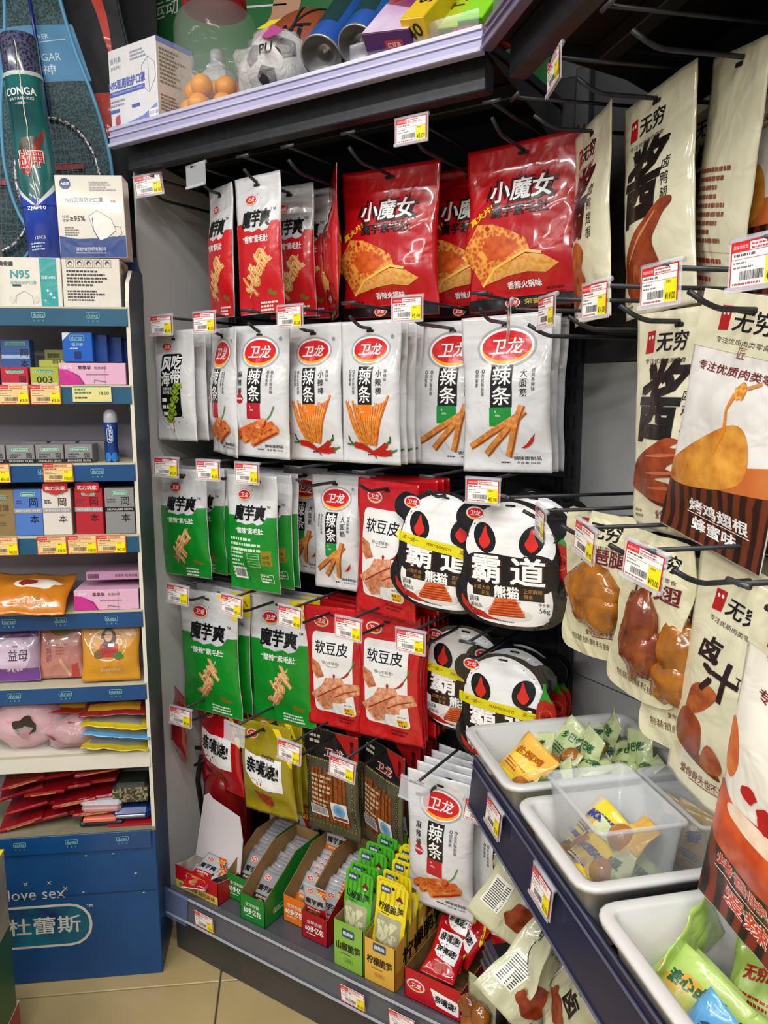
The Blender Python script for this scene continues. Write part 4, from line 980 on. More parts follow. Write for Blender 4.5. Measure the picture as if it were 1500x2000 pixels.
def neck():
    W, H = .19, .37; p = Pouch(W, H, .02, .18, .05, 83, .002); root = p.body('snack_bag', foil('#e6e2d6', .35)); a = Art(83); h = W / 2 * .995
    a.on('colour_panel').rect(-h, h, .002, .26 * H, mat('#200c0a', .35, 0, 'wave', '#7a2a14', 14), 0); a.rect(-h, h, .84 * H, .998 * H, ink(CR), 0)
    a.on('food_picture').poly(spline([(-.48 * W, .26 * H), (-.2 * W, .215 * H), (.2 * W, .22 * H), (.48 * W, .27 * H), (.48 * W, .44 * H), (.3 * W, .42 * H), (.0, .415 * H), (-.3 * W, .40 * H), (-.48 * W, .42 * H)], 4), mat('#a82a10', .25, 0, 'noise', '#e0642c', 24), 1)
    a.poly(spline([(-.3 * W, .36 * H), (.1 * W, .35 * H), (.46 * W, .37 * H), (.46 * W, .43 * H), (.1 * W, .41 * H), (-.3 * W, .40 * H)], 4), mat('#e8c8a8', .4, 0, 'noise', '#f4e4d0', 60), 2)
    a.poly(spline([(-.48 * W, .50 * H), (-.38 * W, .46 * H), (-.32 * W, .52 * H), (-.40 * W, .60 * H), (-.48 * W, .62 * H)], 4), mat('#c04a18', .3, 0, 'noise', '#e8843a', 40), 1)
    R = random.Random(3)
    for k in range(12): a.blob(R.uniform(-.2, .45) * W, R.uniform(.41, .48) * H, .012, .008, ink('#b3201a'), 3, k)
    a.on('lettering').text('专注优质肉类零食', .08 * W, .735 * H, .034 * H, ink('#7a1f22'), 1, .80 * W, .012)
    for t, x, z, s, wd in (('烤香脖(鸡脖)', .02, .165, .055, .78), ('爱辣', -.12, .085, .06, .34)):
        a.text(t, x * W, z * H, s * H, ink('#f2e6da'), 2, wd * W, .07, -.1); a.text(t, x * W, z * H, s * H, ink('#d8381e'), 3, wd * W, .018, -.1)
    a.line([(-.40 * W, .145 * H), (.40 * W, .105 * H)], .0016, ink('#f2e6da'), 2)
    endless(a, -.1 * W, .90 * H, .5 * W)
    p.slot(a, .02, .006); lay(a, p.S, root); return root
PROTO['neck'] = neck()
def vac(seed, w, h, title, lump, c1='#7a4412', c2='#b8741e'):
    R = random.Random(seed)
    o = [(-.5, .12), (-.42, 0), (0, -.02), (.40, .03), (.47, .15), (.42, .45), (.50, .75), (.45, .97), (.2, 1.0), (0, .99), (-.3, 1.0), (-.48, .94), (-.46, .6), (-.40, .4)]
    P = spline([(x * w + R.uniform(-.004, .004), z * h + R.uniform(-.004, .004)) for x, z in o], 4)
    p = CutPouch(P, .010, seed, .004, (0, h * .93), w * .5, h * .5, (0, h * .45)); root = p.body('vacuum_pack', foil('#d8d4b2', .35, .4, 20)); a = Art(seed)
    endless(a, .02 * w, .87 * h, .62 * w)
    a.on('lettering').text(title, .08 * w, .70 * h, .10 * h, ink('#6a1a28'), 1, .6 * w, .02); a.text('包装锁鲜科技', -.05 * w, .10 * h, .045 * h, ink('#6a4a30'), 1, .56 * w); motto(a, .12 * w, .18 * h, .44 * w)
    lay(a, p.S, root)
    m = MB()
    for cx, cz, rx, rz in lump: m.sphere((cx * w, -.012, cz * h - h * .93), (rx * w, .020, rz * h), mat(c1, .18, 0, 'noise', c2, 30, .25, 18, 1, 0, .6), 18, 12, .28, seed + cx * 9)
    m.build('meat', root)
    return root
PROTO['vac_a'] = vac(91, .15, .225, '琵琶腿', ((0, .44, .36, .22), (.12, .36, .26, .17)))
PROTO['vac_b'] = vac(92, .135, .24, '鸭翅', ((-.02, .42, .22, .27), (.08, .33, .2, .16)), '#5a2410', '#9a4a20')
PROTO['vac_c'] = vac(93, .135, .265, '鲍汁翅', ((-.02, .52, .30, .17), (-.05, .38, .28, .15)))

def on_rhook(r, i, key, n, desc, rz=0.0, ry=0.0, rx=0.0, dt=0.0, dz=0.0, behind=(), cat='snack bag'):
    where = '%s hook, %s row, right-hand bay' % (ORD[i], RROW[r])
    z = RBZ[r] - .046 + dz
    o = hang(key, RB(RT[i] + dt, n, z), DIAG + rz, ry, rx, '%s on %s' % (desc, where), 'bags on the right-hand hooks')
    for k, nb in enumerate(behind):
        hang(key, RB(RT[i] + dt, nb, z), DIAG + rz * .4 + RW.uniform(-.05, .05), RW.uniform(-.03, .03), 0, '%s %s in line on %s' % (desc, ORD[k + 1], where), 'bags on the right-hand hooks')
on_rhook(0, 0, 'cream_wing', -.60, 'cream pouch with a braised wing, turned edge-on', rz=-.14, ry=-.03)
on_rhook(0, 1, 'cream_leg', -.625, 'cream pouch with a braised drumstick', rz=.05, ry=-.06)
hang('cream_leg', RB(RT[1], -.715, RBZ[0] - .047), DIAG, -.03, 0, 'shaded cream pouch behind the drumstick pouch, top right-hand row', 'bags on the right-hand hooks')
on_rhook(0, 2, 'honey', -.69, 'cream and brown honey wing pouch', rz=.02, ry=.14, behind=(-.735,))
hang('cream_back', RB(RT[2] - .01, -.655, RBZ[0] - .047), DIAG - .16, .20, 0, 'cream pouch showing small maroon print, before the honey wing pouches, top row', 'bags on the right-hand hooks')
on_rhook(1, 2, 'cream_claw', -.585, 'cream pouch with braised chicken feet', rz=.1, behind=(-.66, -.70))
on_rhook(1, 3, 'honey', -.585, 'brown-based honey wing pouch swinging leftwards', rz=.12, ry=.20, behind=(-.64,))
on_rhook(1, 4, 'honey', -.66, 'brown-based honey wing pouch near the frame edge', rz=.1, ry=.1)
on_rhook(2, 1, 'vac_a', -.555, 'vacuum pack of a brown braised drumstick', rz=.30, dz=.03, dt=.02)
on_rhook(2, 2, 'vac_b', -.575, 'vacuum pack of a dark braised wing', rz=.25, dt=.0, ry=.12, dz=.015)
on_rhook(2, 2, 'vac_c', -.60, 'lower vacuum pack of golden wings', rz=.40, dt=.03, dz=-.012, ry=.0)
on_rhook(2, 3, 'stock', -.60, 'cream pouch with braised meat pieces', rz=.10, ry=.16, behind=(-.66,), dt=-.005)
on_rhook(2, 4, 'neck', -.52, 'big dark-based roast neck pouch', rz=.06, ry=.16, dt=.06, dz=.0)

# bins -----------------------------------------------------------------
def tub(name, label, x0, x1, y0, y1, z0, z1, m, wall=.003, rim=.016, cr=.03, lip=.006, parent_loc=(0, 0, 0), taper=.014, group=None, feet=False):
    b = MB(); rings = []
    def ring(i, z): return [(p[0], p[1], z) for p in rr_poly(x0 + i, x1 - i, y0 + i, y1 - i, max(cr - i, .006), 4)]
    prof = [(taper + rim, z0), (rim, z1 - lip), (0, z1 - lip * 1.4), (-.0005, z1 - lip * .3), (.003, z1), (rim - .002, z1), (rim + wall, z1 - .003), (taper + rim + wall, z0 + wall)]
    for i, z in prof: rings.append(ring(i, z))
    n = len(rings[0]); vs = [v for r in rings for v in r]; fs = []
    for k in range(len(rings) - 1):
        for i in range(n): fs.append((k * n + i, k * n + (i + 1) % n, (k + 1) * n + (i + 1) % n, (k + 1) * n + i))
    b.add(vs, fs, m, True); b.add(rings[0], [tuple(range(n))[::-1]], m); b.add(rings[-1], [tuple(range(n))], m)
    o = b.build(name); o.location = parent_loc; o.rotation_euler = (0, 0, DIAG)
    return tag(o, label, 'tub', group)
BINM = mat('#c9c9c7', .28, 0, 'noise', '#d2d2d0', 6, 0, 30, 1, 0, .3)
for i, (t0, t1) in enumerate(((-1.283, -1.048), (-1.024, -.798), (-.776, -.54))):
    tub('storage_tub', ('white plastic tub of green egg sachets, farthest on the shelf', 'white plastic tub holding two clear boxes, middle of the three', 'white plastic tub of bright green packs, nearest the camera')[i], t0, t1, .41, .73, .697, .80, BINM, group='white tubs')
CLR = mat('#dfe4e8', .08, 0, 'plain', None, 5, 0, 30, .30)
tub('clear_box', 'clear plastic box of brown eggs and yellow packs', -1.0, -.83, .445, .575, .702, .852, CLR, .0015, .006, .012, .004, group='clear boxes')
tub('clear_box', 'clear plastic box of orange packs behind the egg box', -1.0, -.83, .59, .71, .702, .842, CLR, .0015, .006, .012, .004, group='clear boxes')
def sachet(seed, w, h, col, text, tcol, accent, egg=None, T=.012):
    p = Pouch(w, h, T, .12, .1, seed, .009, curl=.014, hole=h / 2); root = p.body('sachet', foil(col, .25, .45, 26)); a = Art(seed)
    a.on('colour_panel').blob(0, h * .5, w * .34, h * .22, mat(accent, .3, 0, 'noise', col, 40), 0, seed); a.poly([(-w * .45, h * .05), (w * .45, h * .05), (w * .45, h * .2), (-w * .45, h * .14)], ink(accent), 0)
    a.on('lettering').text(text, 0, h * .66, h * .17, ink(tcol), 2, w * .62, .04, .2); a.fine(-w * .35, w * .3, h * .38, 3, h * .06, ink(tcol))
    lay(a, p.S, root, .006)
    if egg: MB().sphere((0, -T * 1.1, -h * .08), (w * .27, .018, h * .24), mat(egg, .15, 0, 'noise', '#b5702c', 20, .05, 20, 1, 0, .8), 18, 12).build('egg', root)
    return root
PROTO['sa'] = sachet(101, .065, .085, '#c3cf9a', '乡巴佬', '#1e5a2e', '#8fb060')
PROTO['sb'] = sachet(102, .07, .08, '#cdd6a8', '卤蛋', '#1c4a3a', '#7aa050', '#6e3c12')
PROTO['sc'] = sachet(103, .085, .085, '#e6b24a', '盐焗鸡', '#a85a10', '#e6d020')
PROTO['sd'] = sachet(104, .07, .075, '#e8c820', 'INCREASE', '#1c3a8a', '#1e3a9a')
PROTO['se'] = sachet(105, .07, .08, '#d8a830', '', '#a86a10', '#e8c030', '#8a5016')
PROTO['sf'] = sachet(106, .115, .10, '#9dbb58', '无穷虎皮蛋', '#a82418', '#bcd48a')
PROTO['sg'] = sachet(107, .10, .09, '#a9c46a', '溏心卤蛋', '#1c5a3a', '#d89028')
PROTO['sh'] = sachet(108, .075, .085, '#c9b48a', '香卤', '#2a4a8a', '#b8742a')
PROTO['si'] = sachet(109, .09, .08, '#5a9ccc', '乡巴佬', '#1c4a7a', '#7ab6dc')
RS2 = random.Random(21)
def loose(key, t, y, z, rx, ry, rz, label, group, cat='snack sachet'):
    o = copy_tree(PROTO[key]); o.location = RB(t, -y, z); o.rotation_euler = (rx, ry, DIAG + rz)
    return tag(o, label, cat, group)
KN = {'sa': 'pale green crumpled sachet', 'sb': 'green sachet with brown egg', 'sc': 'amber and yellow sachet', 'sd': 'yellow and blue sachet', 'se': 'yellow sachet with brown eggs', 'sf': 'large bright green egg pack', 'sg': 'green egg pack with orange corner', 'sh': 'orange-brown pack', 'si': 'sky blue sachet'}
def pile(items, where, group, across=0):
    for i, (k, t, y, z, rx, ry, rz) in enumerate(items):
        pos = '%s row, %s from the far side' % (('front', 'second', 'third', 'back')[i // across], ORD[i % across]) if across else '%s from the far side' % ORD[i]
        loose(k, t, y, z, rx, ry, rz, '%s %s, %s' % (KN[k], where, pos), group)
pile([(k, -1.228 + .046 * (i % 4) + RS2.uniform(-.008, .008), .492 + .052 * (i // 4) + RS2.uniform(-.015, .015), .735 + .012 * (i // 4) + RS2.uniform(0, .012), -RS2.uniform(.5, 1.2), RS2.uniform(-.6, .6), RS2.uniform(-.7, .7)) for i, k in enumerate(['sa', 'sa', 'sb', 'sa', 'sa', 'sb', 'sa', 'sb', 'sa', 'sb', 'sa', 'sa', 'sa', 'sb', 'sa', 'sa'])], 'in the farthest tub', 'sachets in the farthest tub', 4)
loose('sc', -1.165, .485, .778, -.9, .3, .3, 'amber and yellow sachet lying on top in the farthest white tub', None)
for i, (t, y, z) in enumerate(((-1.21, .66, .79), (-1.12, .665, .795), (-1.17, .60, .782))): loose('sa', t, y, z, -.3, RS2.uniform(-.3, .3), RS2.uniform(-.4, .4), 'pale green sachet standing %s against the back of the farthest tub' % ('at the far side', 'at the near side', 'in the middle')[i], 'sachets standing in the farthest tub')
pile([('sb', -.965, .475, .735, -.5, .1, .1), ('sb', -.915, .475, .732, -.4, -.2, -.1), ('sb', -.87, .475, .73, -.4, .2, .2), ('sa', -.89, .52, .745, -1.1, .3, .4), ('sb', -.95, .53, .74, -1.2, .1, .2), ('sb', -.94, .497, .76, -.5, .1, .1), ('sb', -.885, .497, .758, -.5, -.1, -.1)], 'in the clear egg box', 'egg sachets in the clear box')
loose('sd', -.965, .515, .775, -.95, .25, .2, 'yellow and blue sachet lying in the clear egg box', None); loose('se', -.905, .535, .785, -.85, -.2, -.3, 'yellow sachet with brown eggs lying in the clear egg box', None); loose('sd', -.91, .47, .765, -1.2, .1, .1, 'second yellow and blue sachet at the front of the clear egg box', None)
pile([('sh', -.965 + .033 * i, .64 + .012 * (i % 2), .755 + .006 * i, -.25, .25 - .1 * i, .5) for i in range(5)], 'in the rear clear box', 'packs in the rear clear box')
loose('sf', -.655, .565, .752, -.75, -.12, .35, 'large bright green egg pack spread open in the nearest tub', None)
loose('sf', -.735, .515, .752, -.15, .5, -1.15, 'large bright green egg pack standing at the side of the nearest tub', None)
pile([('sg', -.705, .49, .733, -1.0, .1, .2), ('sg', -.672, .475, .745, -.9, .2, .3), ('sg', -.63, .49, .735, -1.1, -.1, .3), ('sg', -.60, .53, .735, -1.1, -.2, .2)], 'in the nearest tub', 'green packs in the nearest tub')
loose('si', -.612, .462, .742, -.9, .35, .2, 'sky blue sachet on the green packs in the nearest tub', None)

# tags on the shelf channels
for t, z, pr, l in ((-1.12, .735, '2.50', 'price tag at the far end of the navy channel below the tubs'), (-.925, .735, '2.50', 'price tag in the middle of the navy channel below the tubs')):
    price_tag(RB(t, -.4155, z), DIAG + .0, pr, l, 'tags on the navy channel', 0, -.10)
# chicken packs crammed on the lower shelf: limp cream foil, every way up
def limp(seed):
    p = Pouch(.14, .175, .012, .1, .08, seed, .013, curl=.02, hole=.0875); root = p.body('vacuum_pack', foil('#b9b898', .22, .4, 24)); a = Art(seed)
    endless(a, .0, .135, .075); a.on('food_picture').blob(.01, .045, .03, .025, MEAT, 1, seed); a.on('brush_title').text('卤', .03, .09, .035, ink('#1c1012'), 1, None, .03)
    a.on('barcode_label').rect(-.062, -.028, .03, .085, ink('#d9d9cc'), 1)
    for k in range(12): a.rect(-.059, -.031, .033 + .004 * k, .0347 + .004 * k, ink('#2a2a2a'), 2)
    lay(a, p.S, root); return root
for k in range(3): PROTO['limp%d' % k] = limp(201 + k)
PL = [(-1.155, .475, .640, .1, .25, -.25, 0, 'highest of the cream foil packs under the navy channel'), (-1.12, .480, .570, 1.1, .5, -.3, 1, 'cream foil pack below the highest one, barcode to the left'), (-1.055, .485, .555, -.5, -.4, -.4, 2, 'cream foil pack turned aside in the middle of the lower shelf'), (-1.02, .47, .500, 1.2, .8, -.5, 0, 'cream foil pack low on the shelf beside the lower channel'), (-.955, .485, .530, -.3, .3, -.5, 1, 'cream foil pack fourth along the lower shelf'), (-.90, .475, .485, .6, -.8, -.8, 2, 'cream foil pack lying flat over the lower channel'), (-.845, .49, .53, .0, .1, -.3, 0, 'upright cream foil pack with a red mark, nearest on the lower shelf'), (-.93, .55, .56, .5, .6, -.4, 1, 'cream foil pack pushed to the back of the lower shelf')]
for t, y, z, rz, ry, rx, k, l in PL:
    o = copy_tree(PROTO['limp%d' % k]); o.location = RB(t, -y, z); o.rotation_euler = (rx, ry, DIAG + rz); tag(o, l, 'vacuum pack', 'cream foil packs on the lower shelf')

lp = MB().box(-.045, .045, 0, .10, 0, .05, mat('#7ac22a', .25, 0, 'plain', None, 25, 0, 22, 1, 0, .5), .004).build('toy_packet'); put_at_rb = (RB(-1.19, -.45, ZT + .002), (0.5, .1, DIAG)); lp.location, lp.rotation_euler = put_at_rb; tag(lp, 'lime green packet behind the clear rail of the right-hand top shelf', 'packet'); MB().box(-.04, .04, .004, .09, .05, .0506, mat('#c05a8a', .3, 0, 'noise', '#d8c82a', 30)).build('printed_panel', lp)
# ------------------------------------------------------------------ cartons
def put_at(o, loc, rz, rx=0.0, ry=0.0): o.location = loc; o.rotation_euler = (rx, ry, rz); return o
def carton(name, label, cat, w, d, h, m, loc, rz=0.0, front=None, right=None, top=None, left=None, group=None, rx=0.0, ry=0.0, m_side=None, m_top=None, bev=.001):
    b = MB(); b.box(-w / 2, w / 2, 0, d, 0, h, m, bev)
    o = b.build(name); tag(o, label, cat, group); put_at(o, loc, rz, rx, ry)
    if m_side or m_top:
        if m_side:
            MB().box(w / 2, w / 2 + .0003, .001, d - .001, .001, h - .001, m_side).build('side_panel', o); MB().box(-w / 2 - .0003, -w / 2, .001, d - .001, .001, h - .001, m_side).build('side_panel', o)
        if m_top: MB().box(-w / 2 + .001, w / 2 - .001, .001, d - .001, h, h + .0003, m_top).build('top_panel', o)
    if front: lay(front, flat, o, 0)
    if right: lay(right, lambda u, z, e: (w / 2 + e + .0004, u, z), o, 0)
    if left: lay(left, lambda u, z, e: (-w / 2 - e - .0004, d - u, z), o, 0)
    if top: lay(top, lambda u, v, e: (u, v, h + e + .0004), o, 0)
    return o
def tray(name, label, w, d, hf, hb, m, loc, front=None, right=None, inner='#8a6a3c', group=None, flap=None, mid=None, rz=0.0):
    """open display carton: low front, side walls rising to a high back"""
    th = .0012; t = thing(name, label, 'display carton', loc, rz, group)
    km = mat(inner, .7, 0, 'noise', '#9a7a48', 30)
    MB().box(-w / 2, w / 2, 0, d, 0, th, km).build('bottom', t)
    MB().box(-w / 2, w / 2, 0, th, 0, hf, m).build('front_wall', t); MB().box(-w / 2, w / 2, d - th, d, 0, hb, km).build('back_wall', t)
    mid = mid or (d * .55, hb)
    for s in (-1, 1):
        P = [(0, 0), (d, 0), (d, hb), mid, (0, hf)]; x0 = s * w / 2
        b = MB(); n = 5
        for xx, mm in ((x0, m), (x0 - s * th, km)): b.add([(xx, y, z) for y, z in P], [tuple(range(n))], mm)
        b.add([(xx, y, z) for xx in (x0, x0 - s * th) for y, z in P], [(i, (i + 1) % n, (i + 1) % n + n, i + n) for i in range(n)], km)
        b.build('side_wall', t)
    if front: lay(front, flat, t, 0)
    if right: lay(right, lambda u, z, e: (w / 2 + e, u, z), t, 0)
    return t
DZ = .169
def art_sold(c='#f0f0ec'):
    a = Art(3); a.on('lettering').text('全球热销', 0, .045, .009, ink(c), 1, .042); a.text('60多亿包', 0, .029, .015, ink(c), 1, .052, .02); a.fine(-.022, .022, .017, 1, .004, ink(c)); return a
def art_side():
    a = Art(4); a.on('lettering').rframe(.03, .07, .022, .034, .002, .0008, ink('#d8e8c8'), 1); a.fine(.034, .068, .031, 2, .005, ink('#d8e8c8')); return a
# mini sachets of konjac
def mini(c2):
    p = Pouch(.062, .092, .006, .2, .08, 111, .0018, hole=.0); root = p.body('snack_sachet', foil('#8c8c90' if c2 == '#2a2018' else '#a9aaae', .25)); a = Art(111); W, H = .062, .092
    a.on('colour_panel').rect(-W * .49, W * .49, .002, .42 * H, ink(c2), 0)
    brand(a, -.16 * W, .84 * H, .3 * W, False)
    if c2 != '#2a2018': a.on('corner_sticker').poly([(.06 * W, .98 * H), (.49 * W, .98 * H), (.49 * W, .70 * H)], ink('#c8201c'), 1); a.text('50%', .33 * W, .87 * H, .012, ink('#f0d020'), 2)
    a.on('lettering').text('魔芋爽', .02 * W, .58 * H, .15 * H, ink(BLACK), 1, .78 * W, .03); a.text('香辣素毛肚', 0, .36 * H, .055 * H, ink(WHITE), 1, .6 * W)
    a.on('food_picture').blob(0, .2 * H, .3 * W, .1 * H, mat('#8a5a2a', .4, 0, 'noise', '#c08a4a', 90), 2)
    lay(a, p.S, root); root.data.name = 'snack_sachet'; return root
PROTO['mini_red'] = mini('#a81218'); PROTO['mini_dark'] = mini('#2a2018'); PROTO['mini_orange'] = mini('#d8761a')
NTH = ['first', 'second', 'third', 'fourth', 'fifth', 'sixth', 'seventh', 'eighth', 'ninth', 'tenth', 'eleventh', 'twelfth', 'thirteenth', 'fourteenth', 'fifteenth']
def line_up(key, n, x, y0, y1, z, lean, label, group, jx=.006, dz=0.0, rz=0.0):
    for i in range(n):
        o = copy_tree(PROTO[key]); o.location = (x + RW.uniform(-jx, jx), y0 + (y1 - y0) * i / max(1, n - 1), z + dz * i / max(1, n - 1))
        o.rotation_euler = (lean + RW.uniform(-.08, .08), RW.uniform(-.06, .06), rz + RW.uniform(-.06, .06)); tag(o, '%s, %s from the front' % (label, NTH[i]), 'snack sachet', group)
g1 = mat('#137a2a', .35); r1 = mat('#9c0f1c', .35); o1 = mat('#d8701a', .35)
tray('display_carton', 'green open carton of konjac sachets at the deck edge', .075, .21, .066, .135, g1, (-1.168, 1.222, DZ), art_sold(), art_side())
line_up('mini_dark', 13, -1.168, 1.305, 1.425, DZ + .080, -.85, 'dark silver sachet standing in the front green carton', 'sachets in the front green carton', dz=.03)
tray('display_carton', 'green open carton half hidden behind the front green carton', .065, .20, .066, .125, g1, (-1.255, 1.262, DZ), art_sold())
line_up('mini_dark', 12, -1.255, 1.345, 1.45, DZ + .080, -.85, 'dark silver sachet standing in the rear green carton', 'sachets in the rear green carton', dz=.04)
tray('display_carton', 'orange open carton between the green and red cartons', .066, .20, .066, .14, o1, (-1.083, 1.272, DZ), art_sold())
line_up('mini_orange', 8, -1.083, 1.36, 1.455, DZ + .080, -.8, 'silver sachet standing in the orange carton', 'sachets in the orange carton', dz=.03)
o = copy_tree(PROTO['mini_orange']); put_at(o, (-1.083, 1.445, DZ + .165), .1, -.15, .05); tag(o, 'upright silver sachet with orange base at the back of the orange carton', 'snack sachet')
tray('display_carton', 'dark red open carton with a konjac sachet peeking over its front', .073, .22, .066, .14, r1, (-1.008, 1.252, DZ), art_sold())
o = copy_tree(PROTO['mini_red']); put_at(o, (-1.015, 1.262, DZ + .128), .08, .12, .06); tag(o, 'white and red sachet leaning over the front of the dark red carton', 'snack sachet')
line_up('mini_red', 14, -1.008, 1.335, 1.455, DZ + .08, -.8, 'silver sachet standing in the dark red carton', 'sachets in the dark red carton', dz=.03)
# grey carton with a red corner
a = Art(6); a.on('lettering').poly([(.02, .17), (.07, .17), (.07, .09)], ink('#b01a1c'), 0); a.text('加量', .052, .158, .012, ink('#f0d020'), 2); a.text('50%', .050, .141, .014, ink('#f0d020'), 2, None, .02); brand(a, -.02, .12, .04, False); a.on('food_picture').blob(.04, .05, .02, .02, mat('#b5572a', .4, 0, 'noise', '#d88a4a', 60), 1)
a2 = Art(7); brand(a2, .05, .12, .035, False); a2.on('lettering').text('魔芋爽', .05, .085, .022, ink(BLACK), 1, .07, .03); a2.on('colour_panel').rect(.002, .108, .002, .05, ink('#8a1218'), 0)
carton('carton_box', 'grey printed carton with a red corner at the back of the deck', 'box', .145, .085, .185, mat('#a9a9a8', .5, 0, 'noise', '#b4b4b2', 9), (-1.255, 1.465, DZ), 0, a, a2)
# red tray with a tall white lid
a = Art(8); a.on('lettering').rect(-.072, .072, .001, .022, ink('#c9ba52'), 0); a.text('香辣麻辣', 0, .042, .012, ink('#e8c040'), 2, .05, .02); a.rframe(-.032, .032, .032, .052, .004, .001, ink('#e8c040'), 1); a.text('浓香麻辣条 就吃麻辣', 0, .0115, .011, ink('#7a2a14'), 2, .125, .015)
t = tray('display_carton', 'red and yellow open carton with a tall white lid raised behind', .146, .075, .06, .05, mat('#a81018', .3), (-1.352, 1.222, DZ), a, None, '#cfcacd')
lm = MB(); P = [(-.078, .045), (.078, .045), (.080, .13), (.065, .185), (.02, .195), (-.03, .205), (-.045, .215), (-.06, .205), (-.066, .15)]
lm.add([(x, .072 + .13 * (z - .045), z) for x, z in P] + [(x, .0735 + .13 * (z - .045), z) for x, z in P], [tuple(range(9)), tuple(range(9, 18))[::-1]] + [(i, i + 9, (i + 1) % 9 + 9, (i + 1) % 9) for i in range(9)], mat('#c9c2c6', .6, 0, 'noise', '#d4ced0', 8)); lm.build('raised_lid', t)
for i, (x, y, z, rz, rx) in enumerate(((-1.37, 1.255, .225, .4, 1.15), (-1.32, 1.262, .235, -.5, 1.3), (-1.35, 1.27, .245, .1, 1.45))):
    o = copy_tree(PROTO['mini_red']); put_at(o, (x, y + .025, z - .008), rz, -1.5 + .1 * i, .05); tag(o, 'red and white sachet lying %s in the carton with the tall white lid' % ('lowest', 'in the middle', 'topmost')[i], 'snack sachet', 'sachets in the white-lidded carton')
# bamboo shoot sachets
def shoots(c, c2, name):
    W, H = .074, .145; P = rr_poly(-W / 2, W / 2, 0, H, .010, 4); p = CutPouch(P, .010, 121, .001, (0, 0), W * .48, H * .36, (0, H * .36)); root = p.body('snack_sachet', foil(c, .22, .25, 25)); a = Art(121)
    for k in range(6): a.on('stripes').stick((-.40 + .16 * k) * W, .60 * H, (-.36 + .15 * k) * W, .97 * H, .05 * W, ink(c2), 0)
    a.on('logo').rrect(-.40 * W, -.08 * W, .84 * H, .94 * H, .003, ink('#1f4a6a'), 1); a.text('俏美味', -.24 * W, .89 * H, .045 * H, ink('#e8ece8'), 2, .26 * W, .02)
    a.on('lettering').text(name, 0, .65 * H, .10 * H, ink('#151512'), 2, .80 * W, .02); a.fine(-.25 * W, .25 * W, .58 * H, 1, .004, ink('#333'))
    a.on('fox_mark').poly([(.12 * W, .80 * H), (.24 * W, .87 * H), (.36 * W, .79 * H), (.25 * W, .74 * H)], ink('#6a2418'), 1); a.ell(.24 * W, .77 * H, .06 * W, .02 * H, ink('#d8c8b8'), 2, 12)
    a.on('window').rrect(-.40 * W, .40 * W, .06 * H, .54 * H, .008, mat('#9a9a7a', .2, 0, 'noise', '#b0b090', 40), 0)
    R = random.Random(5)
    for k in range(9): a.stick(R.uniform(-.3, .3) * W, R.uniform(.1, .3) * H, R.uniform(-.3, .3) * W, R.uniform(.28, .48) * H, .013, mat('#c8c6a0', .25, 0, 'noise', '#e0deb8', 60), 1 + k % 4, ink('#a8a680'))
    a.on('hang_hole').ell(-.0 * W, .93 * H, .0035, .0035, mat('#17171b', .8), 1, 12)
    lay(a, p.S, root); return root
PROTO['shoot_green'] = shoots('#4fae2a', '#2f8a1e', '山椒脆笋'); PROTO['shoot_yellow'] = shoots('#e3cf1c', '#bfae14', '柠檬脆笋')
def shoot_box(c, name, ac):
    a = Art(9); a.on('logo').rrect(-.016, .016, .076, .095, .003, ink('#1f4a6a'), 1); a.text('俏美味', 0, .0855, .009, ink('#e8ece8'), 2, .026, .02); a.on('lettering').text(name, 0, .053, .019, ink('#151512'), 1, .062, .02); a.fine(-.02, .02, .037, 1, .004, ink('#444')); a.rframe(-.012, .012, .018, .027, .002, .0006, ink(ac), 1); a.text('柠檬味' if name[0] == '柠' else '山椒味', 0, .0225, .005, ink(ac), 1); return a
tray('display_carton', 'lime green carton of bamboo shoot sachets at the deck edge', .076, .235, .108, .12, mat('#7fae3c', .35, 0, 'noise', '#8bb94a', 12), (-.893, 1.222, DZ), shoot_box('', '山椒脆笋', '#3a6a1a'))
line_up('shoot_green', 6, -.893, 1.25, 1.40, DZ + .058, -.10, 'green bamboo shoot sachet standing in the lime green carton', 'green bamboo shoot sachets', .004, .035)
a2 = Art(10); a2.on('lettering').text('柠檬脆笋', .115, .07, .038, ink('#1a120c'), 1, .17, .03, .12); a2.on('picture').rect(.0, .235, .0, .04, ink('#c98a2a'), 0)
for k in range(5): a2.stick(.04 + .045 * k, .012, .05 + .04 * k, .135, .008, ink('#4f7a2a'), 0)
a2.poly([(.12, .10), (.15, .135), (.19, .10)], ink('#7a2418'), 1)
tray('display_carton', 'yellow carton of lemon bamboo shoot sachets with a printed side', .076, .235, .098, .155, mat('#d3a43c', .35, 0, 'noise', '#ddb04a', 12), (-.813, 1.222, DZ), shoot_box('', '柠檬脆笋', '#9a5a14'), a2, mid=(.20, .155))
line_up('shoot_yellow', 9, -.813, 1.248, 1.41, DZ + .062, -.10, 'yellow bamboo shoot sachet standing in the yellow carton', 'yellow bamboo shoot sachets', .004, .035)
